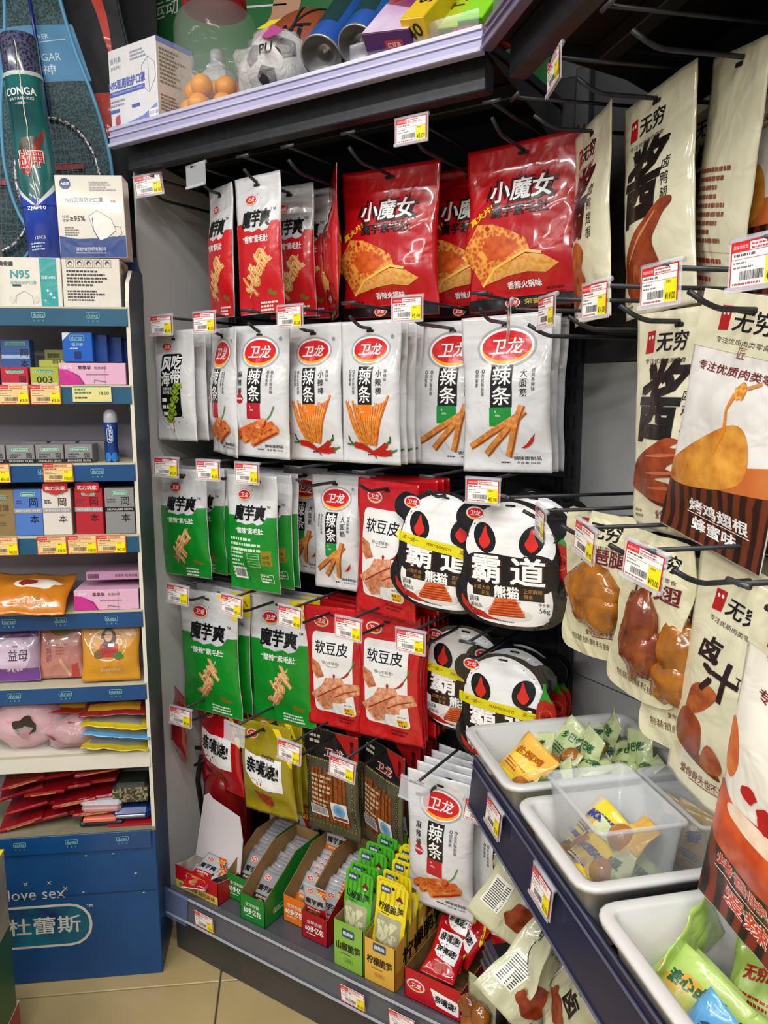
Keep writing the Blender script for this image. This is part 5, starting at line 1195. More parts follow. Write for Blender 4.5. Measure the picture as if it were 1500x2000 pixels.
# red carton of red pouches
a = Art(11); brand(a, -.038, .035, .04, False); a.on('lettering').poly([(-.005, .045), (.06, .038), (.06, .008), (.01, .012)], ink('#ececec'), 0); a.text('亲嘴烧!', .03, .026, .016, ink(BLACK), 1, .046, .04, -.08)
tray('display_carton', 'bright red low carton of small red pouches at the inner corner', .13, .17, .066, .068, mat('#b5121c', .3), (-.69, 1.228, DZ), a, None, '#7a5a34')
PROTO['kiss_small'] = kiss('#b01018', '#7a0a10', False)
for i, (x, y, z, rx, ry, rz) in enumerate(((-.705, 1.36, .272, -1.0, .05, .15), (-.695, 1.38, .315, -.55, -.1, -.15), (-.65, 1.36, .30, -.5, .15, -.6), (-.70, 1.34, .250, -1.25, .1, .1), (-.635, 1.40, .36, -.4, -.2, -.1))):
    o = copy_tree(PROTO['kiss_small']); put_at(o, (x, y, z), rz, rx, ry); o.scale = (.44, .6, .44) if i < 4 else (.62, .7, .62); tag(o, 'small red pouch lying in the bright red carton, %s from the front' % ORD[(1, 2, 3, 0)[i]] if i < 4 else 'red pouch propped upright behind the bright red carton', 'snack bag', 'small red pouches' if i < 4 else None)
m = MB()
for k, (x, z, r) in enumerate(((0, 0, .03), (.018, .03, .024), (-.012, .032, .022), (.012, -.018, .026))): m.sphere((x, -.002 * k, z), (r, r * .75, r), mat('#6a3610', .12, 0, 'noise', '#a8641e', 26, .2, 20, 1, 0, .8), 16, 12, .2, k)
o = m.build('vacuum_pack'); put_at(o, (-.585, 1.205, .205), -.3); tag(o, 'glossy brown vacuum-packed meat at the foot of the corner', 'vacuum pack')
a = Art(12); a.on('printed_mark')
f = Pouch(.075, .10, .004, .1, .1, 12, .004, hole=.05); fo = f.body('film', foil('#a9a888', .3, .4, 20), None, o); fo.location = (.004, .016, .03)
# fire extinguisher and hanging red sausage pack
t = thing('fire_extinguisher', 'red fire extinguisher standing at the left end of the deck', 'fire extinguisher', (-1.428, 1.415, DZ))
RM = mat('#7c0d12', .25, 0, 'noise', '#86141a', 8, 0, 30, 1, 0, .4)
MB().lathe([(.0, 0), (.058, 0), (.062, .008), (.062, .19), (.060, .205), (.050, .225), (.034, .24), (.022, .246), (0, .247)], RM, 32).build('cylinder', t)
MB().lathe([(.0, .246), (.018, .246), (.018, .262), (.014, .268), (0, .27)], mat('#b5a862', .4, .3), 20).build('neck_ring', t)
MB().box(-.014, .014, -.02, .02, .268, .292, mat('#16161a', .5), .003).build('valve', t)
MB().tube([(0, -.015, .285), (-.03, -.04, .297), (-.055, -.06, .30)], [.006, .007, .005], mat('#16161a', .5)).build('lever', t); MB().tube([(0, -.015, .275), (-.03, -.05, .27), (-.05, -.07, .255)], [.006, .006, .004], mat('#16161a', .5)).build('carry_handle', t)
MB().tube([(-.01, -.018, .28), (-.05, -.045, .27), (-.066, -.045, .20), (-.066, -.03, .08)], .007, mat('#131316', .6)).build('hose', t)
p = Pouch(.075, .185, .02, .1, .06, 131, .004); o = p.body('sausage_pack', foil('#8f1a22', .25, .5, 18)); put_at(o, (-1.455, 1.285, .635), -.4, 0, .12); tag(o, 'crumpled dark red sausage pack hanging at the left end panel', 'snack bag')
a = Art(13); a.on('speckles')
for k in range(22): a.ell(a.rnd.uniform(-.03, .03), a.rnd.uniform(.02, .16), .0012, .0012, ink('#c9a070'), 1, 6)
a.poly([(-.02, .03), (.02, .035), (.015, .06), (-.015, .055)], ink('#c88a80'), 0); lay(a, p.S, o)
# price labels in the deck channel
for x, pr, l in ((-1.30, '1.50', 'price label in the deck channel near its left end'), (-.862, '1.00', 'price label in the deck channel below the bamboo shoot cartons'), (-.74, '1.00', 'price label in the deck channel below the bright red carton')):
    price_tag((x, YF - .0115, .158), 0, pr, l, 'labels in the deck channel', 0, .10, False)
# ------------------------------------------------------------------ on the top shelf
Z1 = ZT + .001
# green sports poster behind
bd = MB().box(-2.02, -.62, 1.565, 1.575, 1.975, 2.75, mat('#1e6a34', .5, 0, 'noise', '#2a7a40', 2)).build('poster_board')
tag(bd, 'green sports poster board standing behind the top shelf', 'poster'); bd.location = (0, -.01, 0)
a = Art(14); YP = 1.565
def pp(px, py): q = on_y(px, py, YP - .01); return (q.x, q.z)
c0, c1 = pp(275, 24), pp(345, 20); a.on('lettering').text('爱运动', (c0[0] + c1[0]) / 2, (c0[1] + c1[1]) / 2, .042, ink(WHITE), 1, .15, .004)
l0, l1 = pp(228, 24), pp(265, 22); a.line([l0, l1], .004, ink(WHITE), 1); l2, l3 = pp(480, 14), pp(560, 8); a.line([l2, l3], .004, ink(WHITE), 1)
sk = mat('#c89878', .5, 0, 'noise', '#d6a888', 6)
a.on('printed_arm').poly([pp(*q) for q in ((545, -60), (592, -60), (588, 5), (575, 50), (560, 75), (520, 95), (500, 85), (512, 60), (530, 30))], sk, 1)
for q in (((545, 62), (528, 45), (527, 38), (538, 38), (558, 56)), ((556, 60), (545, 38), (548, 30), (558, 34), (568, 52))): a.poly([pp(*r) for r in q], mat('#d2a284', .5, 0, 'noise', '#dcae90', 6), 2)
lay(a, lambda x, z, e: (x, YP - e, z), bd, 0)
# mask box
a = Art(15); W, H = .150, .165; bl = ink('#5d6fc0'); lg = ink('#9aa0b4')
a.on('lettering').text('金利昌', -.052, .142, .011, lg, 1); a.text('JINLIPIN', -.052, .126, .008, lg, 1); a.text('N95医用防护口罩', -.018, .093, .019, bl, 1, .115, .02); a.rect(-.075, .038, .070, .080, bl, 0); a.text('Medical protective mask', -.018, .075, .005, ink('#dfe3f4'), 1, .1); a.fine(-.075, -.02, .062, 2, .008, lg); a.rect(-.075, -.045, .037, .044, bl, 0); a.rect(-.005, .02, .038, .045, bl, 0); a.text('50只装', .064, .018, .008, bl, 2); a.fine(-.005, .06, .15, 3, .007, lg)
a.on('colour_band').poly([(-.074, .001), (.074, .001), (.074, .036), (.03, .018), (-.03, .010), (-.074, .012)], ink('#7f93d6'), 0); a.rrect(.048, .077, .010, .026, .003, ink(WHITE), 1)
a.on('mask_drawing').line([(.03, .115), (.05, .13), (.07, .115), (.072, .085), (.052, .06), (.03, .075), (.03, .115)], .0012, lg, 1); a.line([(.05, .13), (.052, .06)], .001, lg, 1)
a.poly([(-.06, .028), (-.045, .032), (-.044, .014), (-.052, .008), (-.06, .014)], ink('#c05a6a'), 1)
s = Art(16); s.on('small_print').fine(.008, .09, .145, 9, .008, ink('#8a8078')); s.fine(.008, .09, .055, 5, .007, ink('#8a8078')); s.rect(.0, .1, .155, .165, ink('#7f93d6'), 0)
carton('mask_box', 'white and blue mask carton on the left end of the top shelf', 'box', W, .10, H, mat('#e4e3e8', .35), (on_y(259, 160, 1.205).x, 1.205, Z1), 0, a, s, m_side=mat('#d8cfc4', .5))
# white bottles behind the mask box
for i, x in enumerate((-1.52 + .06, -1.375, -1.27)):
    t = thing('white_bottle', 'white square bottle behind the mask carton, %s from the left' % ORD[i], 'bottle', (x, 1.40 + .01 * i, Z1), .1, 'white bottles')
    MB().box(-.035, .035, -.03, .03, 0, .165, mat('#d6d6da', .35), .012).build('bottle_body', t); MB().box(-.022, .022, -.02, .02, .163, .178, mat('#d6d6da', .35), .006).build('shoulder', t); MB().lathe([(0, .176), (.016, .176), (.016, .205), (.013, .207), (0, .207)], mat('#cfcfd6', .4), 18).build('cap', t)
# jar of table tennis balls
JX = on_y(422, 100, 1.295).x
t = thing('plastic_jar', 'clear plastic jar with a red lid holding orange table tennis balls', 'jar', (JX, 1.295, Z1))
JM = mat('#e4ece8', .05, 0, 'plain', None, 5, .2, 14, .11)
MB().lathe([(.0, 0), (.080, 0), (.086, .01), (.086, .03), (.083, .036), (.086, .042), (.086, .10), (.083, .106), (.086, .112), (.086, .185), (.080, .205), (.062, .222), (.060, .235)], JM, 36).build('jar_body', t)
MB().lathe([(.062, .222), (.066, .222), (.066, .262), (.060, .268), (0, .268)], mat('#b5232e', .35), 36).build('lid', t)
for i, (x, y, z) in enumerate(((-.04, -.04, .024), (.0, -.055, .024), (.045, -.03, .024), (.0, .01, .024), (-.05, .02, .024), (-.045, -.02, .066), (.0, -.045, .064), (.03, -.005, .066), (-.01, .01, .068), (.055, .02, .03))):
    o = MB().sphere((0, 0, 0), .0225, mat('#e8961c', .45, 0, 'plain'), 16, 12).build('table_tennis_ball'); o.location = (JX + x, 1.295 + y, Z1 + z); tag(o, 'orange table tennis ball inside the clear jar', 'ball', 'balls in the jar')
p = Pouch(.11, .14, .02, .1, .08, 141, .004, hole=.07); o = p.body('snack_bag', foil('#b01c20', .3)); put_at(o, (on_y(462, 165, 1.39).x, 1.39, Z1 + .06), 0, -.3, .15); tag(o, 'red and yellow pack between the jar and the football', 'packet')
a = Art(17); a.on('colour_panel').poly([(-.05, .02), (.05, .02), (.05, .07), (-.05, .05)], ink('#e0b020'), 0); a.text('乒乓', 0, .09, .03, ink('#f0d020'), 1, None, .03); lay(a, p.S, o)
# football in a bag
t = thing('bagged_football', 'white and black football wrapped in a crumpled clear bag', 'ball', (on_y(548, 140, 1.285).x, 1.285, Z1))
b = MB(); R = .067
b.sphere((0, 0, .068), R, mat('#d4d2d0', .4, 0, 'noise', '#dedcda', 30), 24, 16); b.build('football', t)
pm = MB()
for d in ((-.25, -.95, .15), (.75, -.6, .25), (.15, -.45, .88), (-.85, -.2, .45), (.2, -.85, -.5)):
    d = Vector(d).normalized(); u = d.cross(Vector((0, 0, 1))).normalized(); v = u.cross(d); n = 15
    P = [(d * (R * .985) + (u * cos(2 * pi * k / 5) + v * sin(2 * pi * k / 5)) * .023) for k in range(5)]
    ring = [P[i // 3].lerp(P[(i // 3 + 1) % 5], (i % 3) / 3) for i in range(n)]
    ring = [tuple(q.normalized() * (R + .0008) + Vector((0, 0, .068))) for q in ring]
    pm.add(ring + [tuple(d * (R + .0014) + Vector((0, 0, .068)))], [(i, (i + 1) % n, n) for i in range(n)], mat('#26262c', .4), True)
pm.build('black_patches', t)
b = MB(); b.sphere((-.01, 0, .065), (.088, .076, .070), mat('#f2f0f0', .12, 0, 'plain', None, 5, .8, 40, .30), 28, 18, .35, 3); b.build('bag_film', t)
a = Art(18); a.on('bag_label').poly([(-.01, .11), (.03, .125), (.07, .10), (.03, .095)], ink('#b04a8a'), 0); a.poly([(-.01, .125), (.02, .135), (.05, .13), (.02, .118)], ink('#d8c82a'), 0); a.text('PU', .03, .075, .02, ink('#2a2a30'), 0, None, .03); lay(a, lambda x, z, e: (x, -.078 + .5 * max(0, z - .08) - e, z), t, 0)
# basketball
t = thing('basketball', 'orange-brown basketball with black seams behind the football', 'ball', (on_y(612, 80, 1.44).x, 1.44, Z1))
BR = .118; b = MB(); b.sphere((0, 0, BR), BR, mat('#8a3f22', .55, 0, 'voronoi', '#9a4a2a', 300, .2, 300), 36, 24); b.build('ball_skin', t)
for k, (ax, off) in enumerate((((0, 0, 1), 0), ((1, 0, 0), 0), ((.8, .6, 0), .06), ((.8, .6, 0), -.06))):
    ax = Vector(ax).normalized().copy(); ax.rotate(Matrix.Rotation(.5, 4, 'Y')); u = ax.orthogonal().normalized(); v = ax.cross(u); rr = math.sqrt(BR * BR - off * off)
    MB().tube([tuple(ax * off + (u * cos(q) + v * sin(q)) * rr + Vector((0, 0, BR))) for q in [2 * pi * i / 40 for i in range(41)]], .0028, mat('#131214', .6), 6, False).build('seam', t)
a = Art(19); a.on('lettering').text('BEAT', 0, .155, .034, ink('#141214'), 0, .12, .03)
def on_ball(x, z, e):
    q = z - BR; y2 = BR * BR - x * x - q * q; return (x, -math.sqrt(max(y2, 0)) - e, z)
lay(a, on_ball, t, .01)
# two shuttlecock cans lying with their ends to the front
for i, (x, l) in enumerate(((on_y(630, 105, 1.235).x, 'blue shuttlecock can with a big silver end, left of the pair'), (on_y(702, 100, 1.235).x, 'blue shuttlecock can with a silver end, beside the purple box'))):
    t = thing('shuttlecock_can', l, 'can', (x, 1.235, Z1 + .046), 0, 'shuttlecock cans'); t.rotation_euler = (.80, .0, .12)
    r = .040 - .002 * i; b = MB(); n = 28
    def cyl(y0, y1, r0, r1, m): return [[(rr * cos(2 * pi * k / n), y, rr * sin(2 * pi * k / n)) for k in range(n)] for y, rr in ((y0, r0), (y1, r1))]
    A = cyl(.0, .38, r, r, None); b.add(A[0] + A[1], [(k, k + n, (k + 1) % n + n, (k + 1) % n) for k in range(n)] + [tuple(n + k for k in range(n))[::-1]], mat('#1f4fa8', .3, 0, 'noise', '#2a62c0', 6, 0, 30, 1, 0, .4), True); b.build('can_body', t)
    b = MB(); rings = [(r * 1.0, .0), (r * 1.04, -.004), (r * 1.0, -.008), (r * .93, -.005), (r * .6, .012), (r * .18, .018), (r * .1, .010), (0, .010)]
    vs = [(q * cos(2 * pi * k / n), y, q * sin(2 * pi * k / n)) for q, y in rings for k in range(n)]
    b.add(vs, [(j * n + k, j * n + (k + 1) % n, (j + 1) * n + (k + 1) % n, (j + 1) * n + k) for j in range(len(rings) - 1) for k in range(n)], mat('#a8a6a4', .3, .75), True); b.build('metal_end', t)
    b = MB(); A = cyl(.05, .30, r * 1.004, r * 1.004, None); q = n // 3
    b.add(A[0] + A[1], [(k, k + n, k + 1 + n, k + 1) for k in range(4, 4 + q)], mat('#143a3c', .35), True); b.build('label_wrap', t)
# flat boxes lying beside them, ends to the front
def lying(name, label, x, w, th, L, m_end, m_top, tilt, rz, rl, top=None, end=None, dy=0.0, dz=0.0):
    o = MB().box(-w / 2, w / 2, 0, L, 0, th, m_end, .001).build(name); tag(o, label, 'box'); put_at(o, (x, 1.218 + dy, Z1 + .004 + dz), rz, tilt, rl)
    MB().box(-w / 2 + .001, w / 2 - .001, .001, L - .001, th, th + .0004, m_top).build('lid_panel', o)
    if top: lay(top, lambda u, v, e: (u, v, th + e + .0004), o, 0)
    if end: lay(end, flat, o, 0)
    return o
a = Art(20); a.on('cover_print').poly([(-.045, .0), (.045, .0), (.045, .06), (-.045, .10)], mat('#e6d8ea', .35, 0, 'noise', '#c8a0d0', 10), 0); a.poly([(-.045, .10), (.045, .06), (.045, .26), (-.045, .26)], mat('#c8882a', .35, 0, 'noise', '#7a2a6a', 8), 0); a.blob(.005, .15, .022, .035, sk, 1, 3); a.blob(.012, .175, .02, .016, ink('#1c1412'), 2, 4); a.poly([(-.03, .10), (.0, .12), (-.012, .16), (-.035, .14)], ink('#b01c2a'), 2)
e = Art(21); e.on('maker_mark').rrect(-.005, .03, .012, .028, .003, ink('#a82a3a'), 1); e.text('红双喜', .0125, .02, .008, ink('#e8d8c8'), 2)
lying('game_box', 'purple and white table tennis box lying beside the cans', on_y(765, 100, 1.218).x, .092, .042, .26, mat('#4a1c5a', .35), mat('#7a3a8a', .35), .80, .05, .12, a, e)
a = Art(22); a.on('lettering').text('SWEETY', 0, .11, .025, ink('#1c1812'), 0, .12, .02, pi / 2)
e = Art(23); e.on('lettering').text('40', 0, .024, .022, ink('#1c1812'), 0, None, .02, .5)
lying('ball_box', 'yellow box marked 40 beside the purple box', on_y(818, 85, 1.218).x, .046, .046, .20, mat('#d8b01c', .35, 0, 'plain', None, 25, 0, 22, 1, 0, .5), mat('#dcb822', .35), .80, .0, .15, a, e, 0, .004)
a = Art(24); a.on('lettering').text('T.T. BALL', 0, .12, .022, ink('#2a4a14'), 0, .13, .015, pi / 2); a.text('40MM', -.02, .12, .012, ink('#2a4a14'), 0, .06, .01, pi / 2)
lying('ball_pack', 'lime green pack of table tennis balls behind the yellow box', on_y(872, 70, 1.25).x, .06, .03, .22, mat('#8fae1c', .3), mat('#a8c428', .3), .85, -.05, .15, a, None, .035, .01)
lying('ball_pack', 'bright green packet at the right end of the top shelf', on_y(930, 60, 1.25).x, .05, .03, .22, mat('#6fc01c', .25), mat('#86d028', .25), .9, -.1, .15, None, None, .03, .01)
o = MB().box(-.04, .04, 0, .06, 0, .03, mat('#8a1c24', .4), .002).build('red_box'); tag(o, 'small dark red box under the green packet on the top shelf', 'box'); put_at(o, (-.632, 1.232, Z1), 0)
# ------------------------------------------------------------------ blue display stand (left)
SW_, SD_ = .62, .165
BLUE = mat('#0c4076', .4, 0, 'noise', '#0f4a80', 6, .02, 30); WTE = mat('#d6d2c4', .45, 0, 'noise', '#ddd9cc', 6); CRM = mat('#b9b49c', .5)
stand = thing('display_stand', 'blue and white cardboard display stand with narrow shelves', 'display stand', S0, STA)
def sb(mb, name, parent=stand): return mb.build(name, parent)
base = sb(MB().box(-SW_, 0, 0, SD_, 0, .375, BLUE, .002), 'base_box')
a = Art(25); cw = ink('#c9c7bb')
def sx(px, py): return st_xz(px, py, 0.0)
xa, za = sx(180, 1795); x1, _ = sx(60, 1800)
x0p = xa - .30; zc0, zc1 = sx(60, 1850)[1], sx(60, 1772)[1]
a.on('brand_plate').rrect(x0p, xa, zc0 - .003, zc1 + .003, .05, cw, 0); a.rrect(x0p + .006, xa - .006, zc0 + .003, zc1 - .003, .045, mat('#141c5a', .4, 0, 'noise', '#0c7a8a', 9), 1)
q = sx(165, 1815); s0 = sx(125, 1815); a.on('lettering').text('杜蕾斯', (sx(30, 1818)[0] + q[0]) / 2 - .012, (zc0 + zc1) / 2 + .002, .044, cw, 2, .165, .012); q = sx(175, 1768); a.text('TM', q[0], q[1], .007, cw, 1, None, .02)
q = sx(70, 1746); a.text('love sex', q[0] + .002, q[1], .028, cw, 1, .128)
for px, py in ((50, 1727), (96, 1724), (128, 1735)): q = sx(px, py); a.line([(q[0] - .004, q[1] - .004), (q[0] + .004, q[1] + .004)], .0016, cw, 1); a.line([(q[0] - .004, q[1] + .004), (q[0] + .004, q[1] - .004)], .0016, cw, 1)
a.on('scuffs')
for px, py in ((168, 1671), (221, 1667), (265, 1705), (163, 1742), (281, 1743), (53, 1836)): q = sx(px, py); a.blob(q[0], q[1], .003, .0015, ink('#b9bcb8'), 1, px)
lay(a, flat, base, 0)
sb(MB().box(-SW_, .0, -.0012, .0, .222, .2235, mat('#0a2c50', .7)), 'seam', base)
for s, x in ((0, -.008), (1, -SW_)):
    P = [(.0, .375), (.0, 1.585), (.012, 1.625), (.05, 1.655), (SD_, 1.665), (SD_, .375)]
    b = MB(); n = 6
    for xx in (x, x + .008): b.add([(xx, y, z) for y, z in P], [tuple(range(n))], mat('#41505e', .5, 0, 'noise', '#4a5a68', 5))
    b.add([(xx, y, z) for xx in (x, x + .008) for y, z in P], [(i, (i + 1) % n, (i + 1) % n + n, i + n) for i in range(n)], WTE); sb(b, 'side_panel')
sb(MB().box(-SW_, 0, SD_ - .004, SD_, .375, 1.62, mat('#958f9b', .6, 0, 'noise', '#9f99a5', 4)), 'back_board')
a_, b_ = SD_ + .002, SD_ + .006
sb(MB().prism([(-.16, 1.6), (.0, 1.6), (.0, 1.66), (-.012, 1.70), (-.05, 1.715), (-.16, 1.715)], a_, b_, mat('#173a66', .5)), 'back_crest')
SHZ = [1.573, 1.410, 1.243, 1.084, .912, .740, .576]
def durex(a, x, z, s=.028):
    c = ink('#7fb3b8'); a.rframe(x - s / 2, x + s / 2, z - s * .21, z + s * .21, s * .1, s * .035, c, 1); a.text('durex', x, z, s * .30, c, 1, s * .78, .01)
    for k, ch in enumerate('杜蕾斯'): a.text(ch, x + (k - 1) * s * .33, z - s * .42, s * .13, c, 1)
for k, z in enumerate(SHZ):
    sb(MB().box(-SW_ + .008, -.008, .001, SD_ - .004, z - .008, z, CRM if k < 6 else WTE, .001), 'shelf_board')
    st = MB().box(-SW_, -.004, -.003, .001, z - .04, z - .001, (BLUE if k not in (0, 1, 3) else mat('#124a68', .4, 0, 'noise', '#1a5a7a', 7)) if k < 6 else WTE, .0005).build('shelf_strip', stand)
    sb(MB().box(-SW_, -.004, -.0035, .0012, z - .004, z, CRM), 'strip_edge')
    if k in (0, 2, 4, 5):
        a = Art(30 + k); a.on('lettering')
        for x in ((-.072, -.182, -.292, -.40, -.51) if k else (-.075, -.185, -.295, -.405)): durex(a, x - (.012 if k == 2 else 0), z - .018)
        lay(a, lambda x, zz, e: (x, -.003 - e, zz), st, 0)
z = .383; st = MB().box(-SW_, -.01, -.006, -.001, z - .048, z - .004, mat('#0f3f72', .25, 0, 'noise', '#14497f', 8), .0005).build('shelf_strip', stand)
a = Art(37); a.on('lettering')
for x in (-.075, -.19, -.305, -.42): durex(a, x, z - .021)
lay(a, lambda x, zz, e: (x, -.006 - e, zz), st, 0)
sb(MB().box(-SW_, -.002, -.002, SD_, .376, .385, mat('#7a745c', .6, 0, 'noise', '#8a846a', 20)), 'worn_top_edge')

def sbox(name, label, x0, x1, k, h, d, m, front=None, right=None, y=.012, dz=0.0, group=None, cat='box', rz=0.0, m_side=None, top=None):
    z = (SHZ + [.385])[k] + .0006 + dz
    return carton(name, label, cat, x1 - x0, d, h, m, ST((x0 + x1) / 2, y, z), STA + rz, front, right, top, None, group, m_side=m_side)
# --- top of the stand: two mask boxes, one on top, shuttlecock tube
zt = SHZ[0]
a = Art(40); tl = ink('#2f9a98'); dk = ink('#333'); a.on('colour_band').rect(.022, .056, .001, .099, tl, 0); a.on('lettering').text('奥奇盾', -.045, .087, .009, dk, 1, None, .04); a.text('N95', -.018, .066, .016, tl, 1, None, .02); a.text('高等级防护口罩', -.012, .049, .007, ink('#6aa8a8'), 1); a.rrect(-.035, -.017, .041, .045, .002, dk, 1); a.text('过滤 ≥95%', .039, .060, .007, ink(WHITE), 1, .028, .01)
for i in range(5): a.text('+', .03 + .006 * (i % 4), .012 + .007 * ((i * 3) % 4), .006, ink(WHITE), 1, None, .02)
a.on('mask_drawing').line([(-.03, .005), (-.028, .022), (-.012, .032), (.004, .022), (.006, .005)], .0009, ink('#999'), 1); a.ell(-.036, .015, .006, .008, ink('#cfcabf'), 0, 14); a.ell(.012, .015, .006, .008, ink('#cfcabf'), 0, 14)
sbox('mask_box', 'white mask box with a teal band on top of the stand', -.268, -.138, 0, .10, .09, mat('#d9d5cc', .5), a)
a = Art(41); a.on('small_print').fine(-.05, .048, .075, 5, .007, dk); a.fine(-.05, .045, .034, 4, .006, dk)
for i in range(5): a.rframe(-.050 + .019 * i, -.034 + .019 * i, .081, .097, .001, .0007, ink('#777'), 1); a.ell(-.042 + .019 * i, .0895, .0045, .005, dk, 1, 12); a.ell(-.041 + .019 * i, .0875, .003, .0028, ink('#d9d5cc'), 2, 10)
s = Art(42); s.on('lettering').text('N95', .03, .066, .012, tl, 1); s.rrect(.015, .045, .082, .092, .002, dk, 1)
sbox('mask_box', 'white mask box with rows of small print on top of the stand', -.136, -.018, 0, .10, .09, mat('#d6d1c6', .5), a, s)
a = Art(43); nv = ink('#1c3a78'); a.on('logo').ell(-.048, .148, .011, .011, nv, 1, 24); a.text('大自然', -.048, .148, .006, ink(WHITE), 2, .017, .02)
a.on('lettering').text('N95医用防护口罩', -.012, .116, .0095, dk, 1, .075); a.text('(无菌)', .046, .113, .005, dk, 1); a.text('过滤', -.052, .083, .006, dk, 1); a.text('效率', -.052, .075, .006, dk, 1); a.text('≥95%', -.028, .079, .010, dk, 1, .03, .015); a.fine(-.055, -.02, .062, 4, .005, ink('#777')); a.fine(.0, .06, .152, 4, .005, ink('#999'))
a.on('colour_band').poly([(-.067, .001), (.067, .001), (.067, .045), (.02, .040), (-.03, .038), (-.067, .044)], ink('#1d3f80'), 0); a.text('湖南大自然制药有限公司', -.005, .018, .0075, ink('#e8e8e8'), 1, .06); a.text('Hunan Nature Pharmaceutical Co.,Ltd', -.005, .010, .004, ink('#e8e8e8'), 1, .06)
a.on('mask_drawing').poly([(-.005, .083), (.012, .095), (.04, .078), (.048, .055), (.03, .04), (.015, .035), (.003, .055)], ink('#e6e3dc'), 1); a.line([(-.005, .083), (.012, .095), (.04, .078), (.048, .055), (.03, .04), (.015, .035), (.003, .055), (-.005, .083)], .001, ink('#777'), 2); a.line([(.002, .08), (.003, .055), (.013, .037)], .0016, ink('#3a4a8a'), 2); a.line([(.044, .064), (.058, .062), (.06, .048), (.05, .042), (.036, .044)], .001, ink('#777'), 1)
o = carton('mask_box', 'white and navy mask box standing on the small-print mask box', 'box', .136, .06, .165, mat('#d9d5ca', .4, 0, 'plain', None, 9, 0, 30, 1, 0, .3), ST(-.068, .01, zt + .1015), STA, a, ry=-.02)
t = thing('shuttlecock_tube', 'tall teal and blue shuttlecock tube wrapped in clear film', 'can', ST(-.172, .05, zt + .1015), STA); t.rotation_euler = (0, -.075, STA)
r = .038
MB().lathe([(0, 0), (r, 0), (r, .118)], mat('#1f3fa8', .25, 0, 'noise', '#2a4ab8', 6, 0, 30, 1, 0, .6), 32).build('blue_base', t); MB().lathe([(r, .118), (r, .36), (0, .36)], mat('#0f3c42', .25, 0, 'noise', '#2a8a86', 5, 0, 30, 1, 0, .6), 32).build('teal_wrap', t); MB().lathe([(r * .98, .36), (r * .98, .435), (r * .9, .44), (0, .44)], mat('#1c1c30', .2, 0, 'voronoi', '#54547a', 190, 0, 30, 1, 0, .6), 32).build('dotted_cap', t)
MB().lathe([(r * 1.02, .356), (r * 1.03, .36), (r * 1.02, .364)], mat('#b8c8c4', .3), 32).build('rim', t)
a = Art(44); a.on('lettering').text('CONGA', 0, .325, .014, ink('#e6ecec'), 1, .062, .02); a.text('SHUTTLECOCKS', 0, .311, .005, ink('#e6ecec'), 1, .05, .01); a.text('一训练型一', 0, .302, .005, ink('#e6ecec'), 1); a.text('ZJ7710', .0, .098, .009, ink('#e6ecec'), 1, .038, .02); a.text('12PCS', 0, .04, .006, ink('#e6ecec'), 1); a.fine(-.022, .022, .03, 3, .006, ink('#b8c8e0'))
a.on('picture').poly([(-.046, .118), (-.046, .15), (0, .105), (.046, .15), (.046, .118), (.0, .095)], ink('#d6dcdc'), 0); a.poly([(-.05, .105), (.05, .105), (.05, .14), (0, .10), (-.05, .14)], ink('#2244b0'), 1); a.poly([(-.028, .19), (-.012, .235), (.02, .24), (.03, .19)], ink('#4a4034'), 0); a.poly([(-.02, .17), (.035, .255), (.04, .25), (-.005, .16)], ink('#8a2420'), 1); a.text('战甲', .002, .195, .034, ink('#e6e0d8'), 2, .05, .05); a.text('战甲', .002, .195, .033, ink('#c01c22'), 3, .048, .015)
lay(a, lambda x, z, e: ((r + e) * sin(x / r), -(r + e) * cos(x / r), z), t, .006)
m2 = MB()
R = random.Random(6); pts = [(0.004 + R.uniform(-.002, .002), -r - .0012, .10 + .014 * i) for i in range(24)]
m2.tube([(p[0], p[1], p[2]) for p in pts], .0011, mat('#e8f0d8', .1, 0, 'plain', None, 5, 0, 30, .8), 5); m2.build('film_seam', t)
# at the far left
a = Art(45); a.on('small_print').fine(-.03, .03, .09, 9, .008, ink('#888')); sbox('mask_box', 'grey-white box with a red line at the left end of the stand top', -.345, -.272, 0, .155, .07, mat('#c2beb8', .5), a, y=.0)
# --- first shelf: small cartons
def oka(a, w, h, z, big='岡', c='#14645a', sub=None):
    a.on('brand_plate').rrect(-w * .30, w * .34, z - h * .09, z + h * .09, .003, ink('#1c8a64'), 1); a.rframe(-w * .30, w * .34, z - h * .09, z + h * .09, .003, .0007, ink('#d8ece0'), 2); a.text('okamoto', w * .02, z, h * .09, ink('#e6f2ea'), 2, w * .54, .015)
a = Art(50); a.on('lettering').text('岡', .018, .034, .016, ink(BLACK), 1); a.text('本', .018, .012, .016, ink(BLACK), 1); a.on('brand_plate').rrect(-.02, .022, .049, .058, .002, ink('#5a9a8a'), 1); a.text('okamoto', .001, .0535, .006, ink('#2a5a5a'), 2, .036); a.rect(-.029, .029, .022, .030, ink('#9ab0c8'), 0)
sbox('small_carton', 'blue carton standing at the left of the top stand shelf', -.279, -.219, 1, .062, .03, mat('#33548f', .35), a, dz=.034, y=.035)
for k, (x0, x1, c, n) in enumerate(((-.272, -.216, '#b01c34', 'red'), (-.212, -.154, '#a3a83a', 'lime'), (-.33, -.276, '#2f5aa0', 'dark blue'))):
    a = Art(51 + k); oka(a, x1 - x0, .04, .028); a.on('lettering'); a.text('003' if n == 'lime' else '岡', .0 if n == 'lime' else .016, .011, .014, ink(BLACK), 1, .032 if n == 'lime' else None); a.rect(-.026, .026, .0, .005, ink('#c8c2b0'), 0)
    sbox('small_carton', '%s carton lying at the front of the top stand shelf' % n, x0, x1, 1, .037, .05, mat(c, .35), a, y=.004)
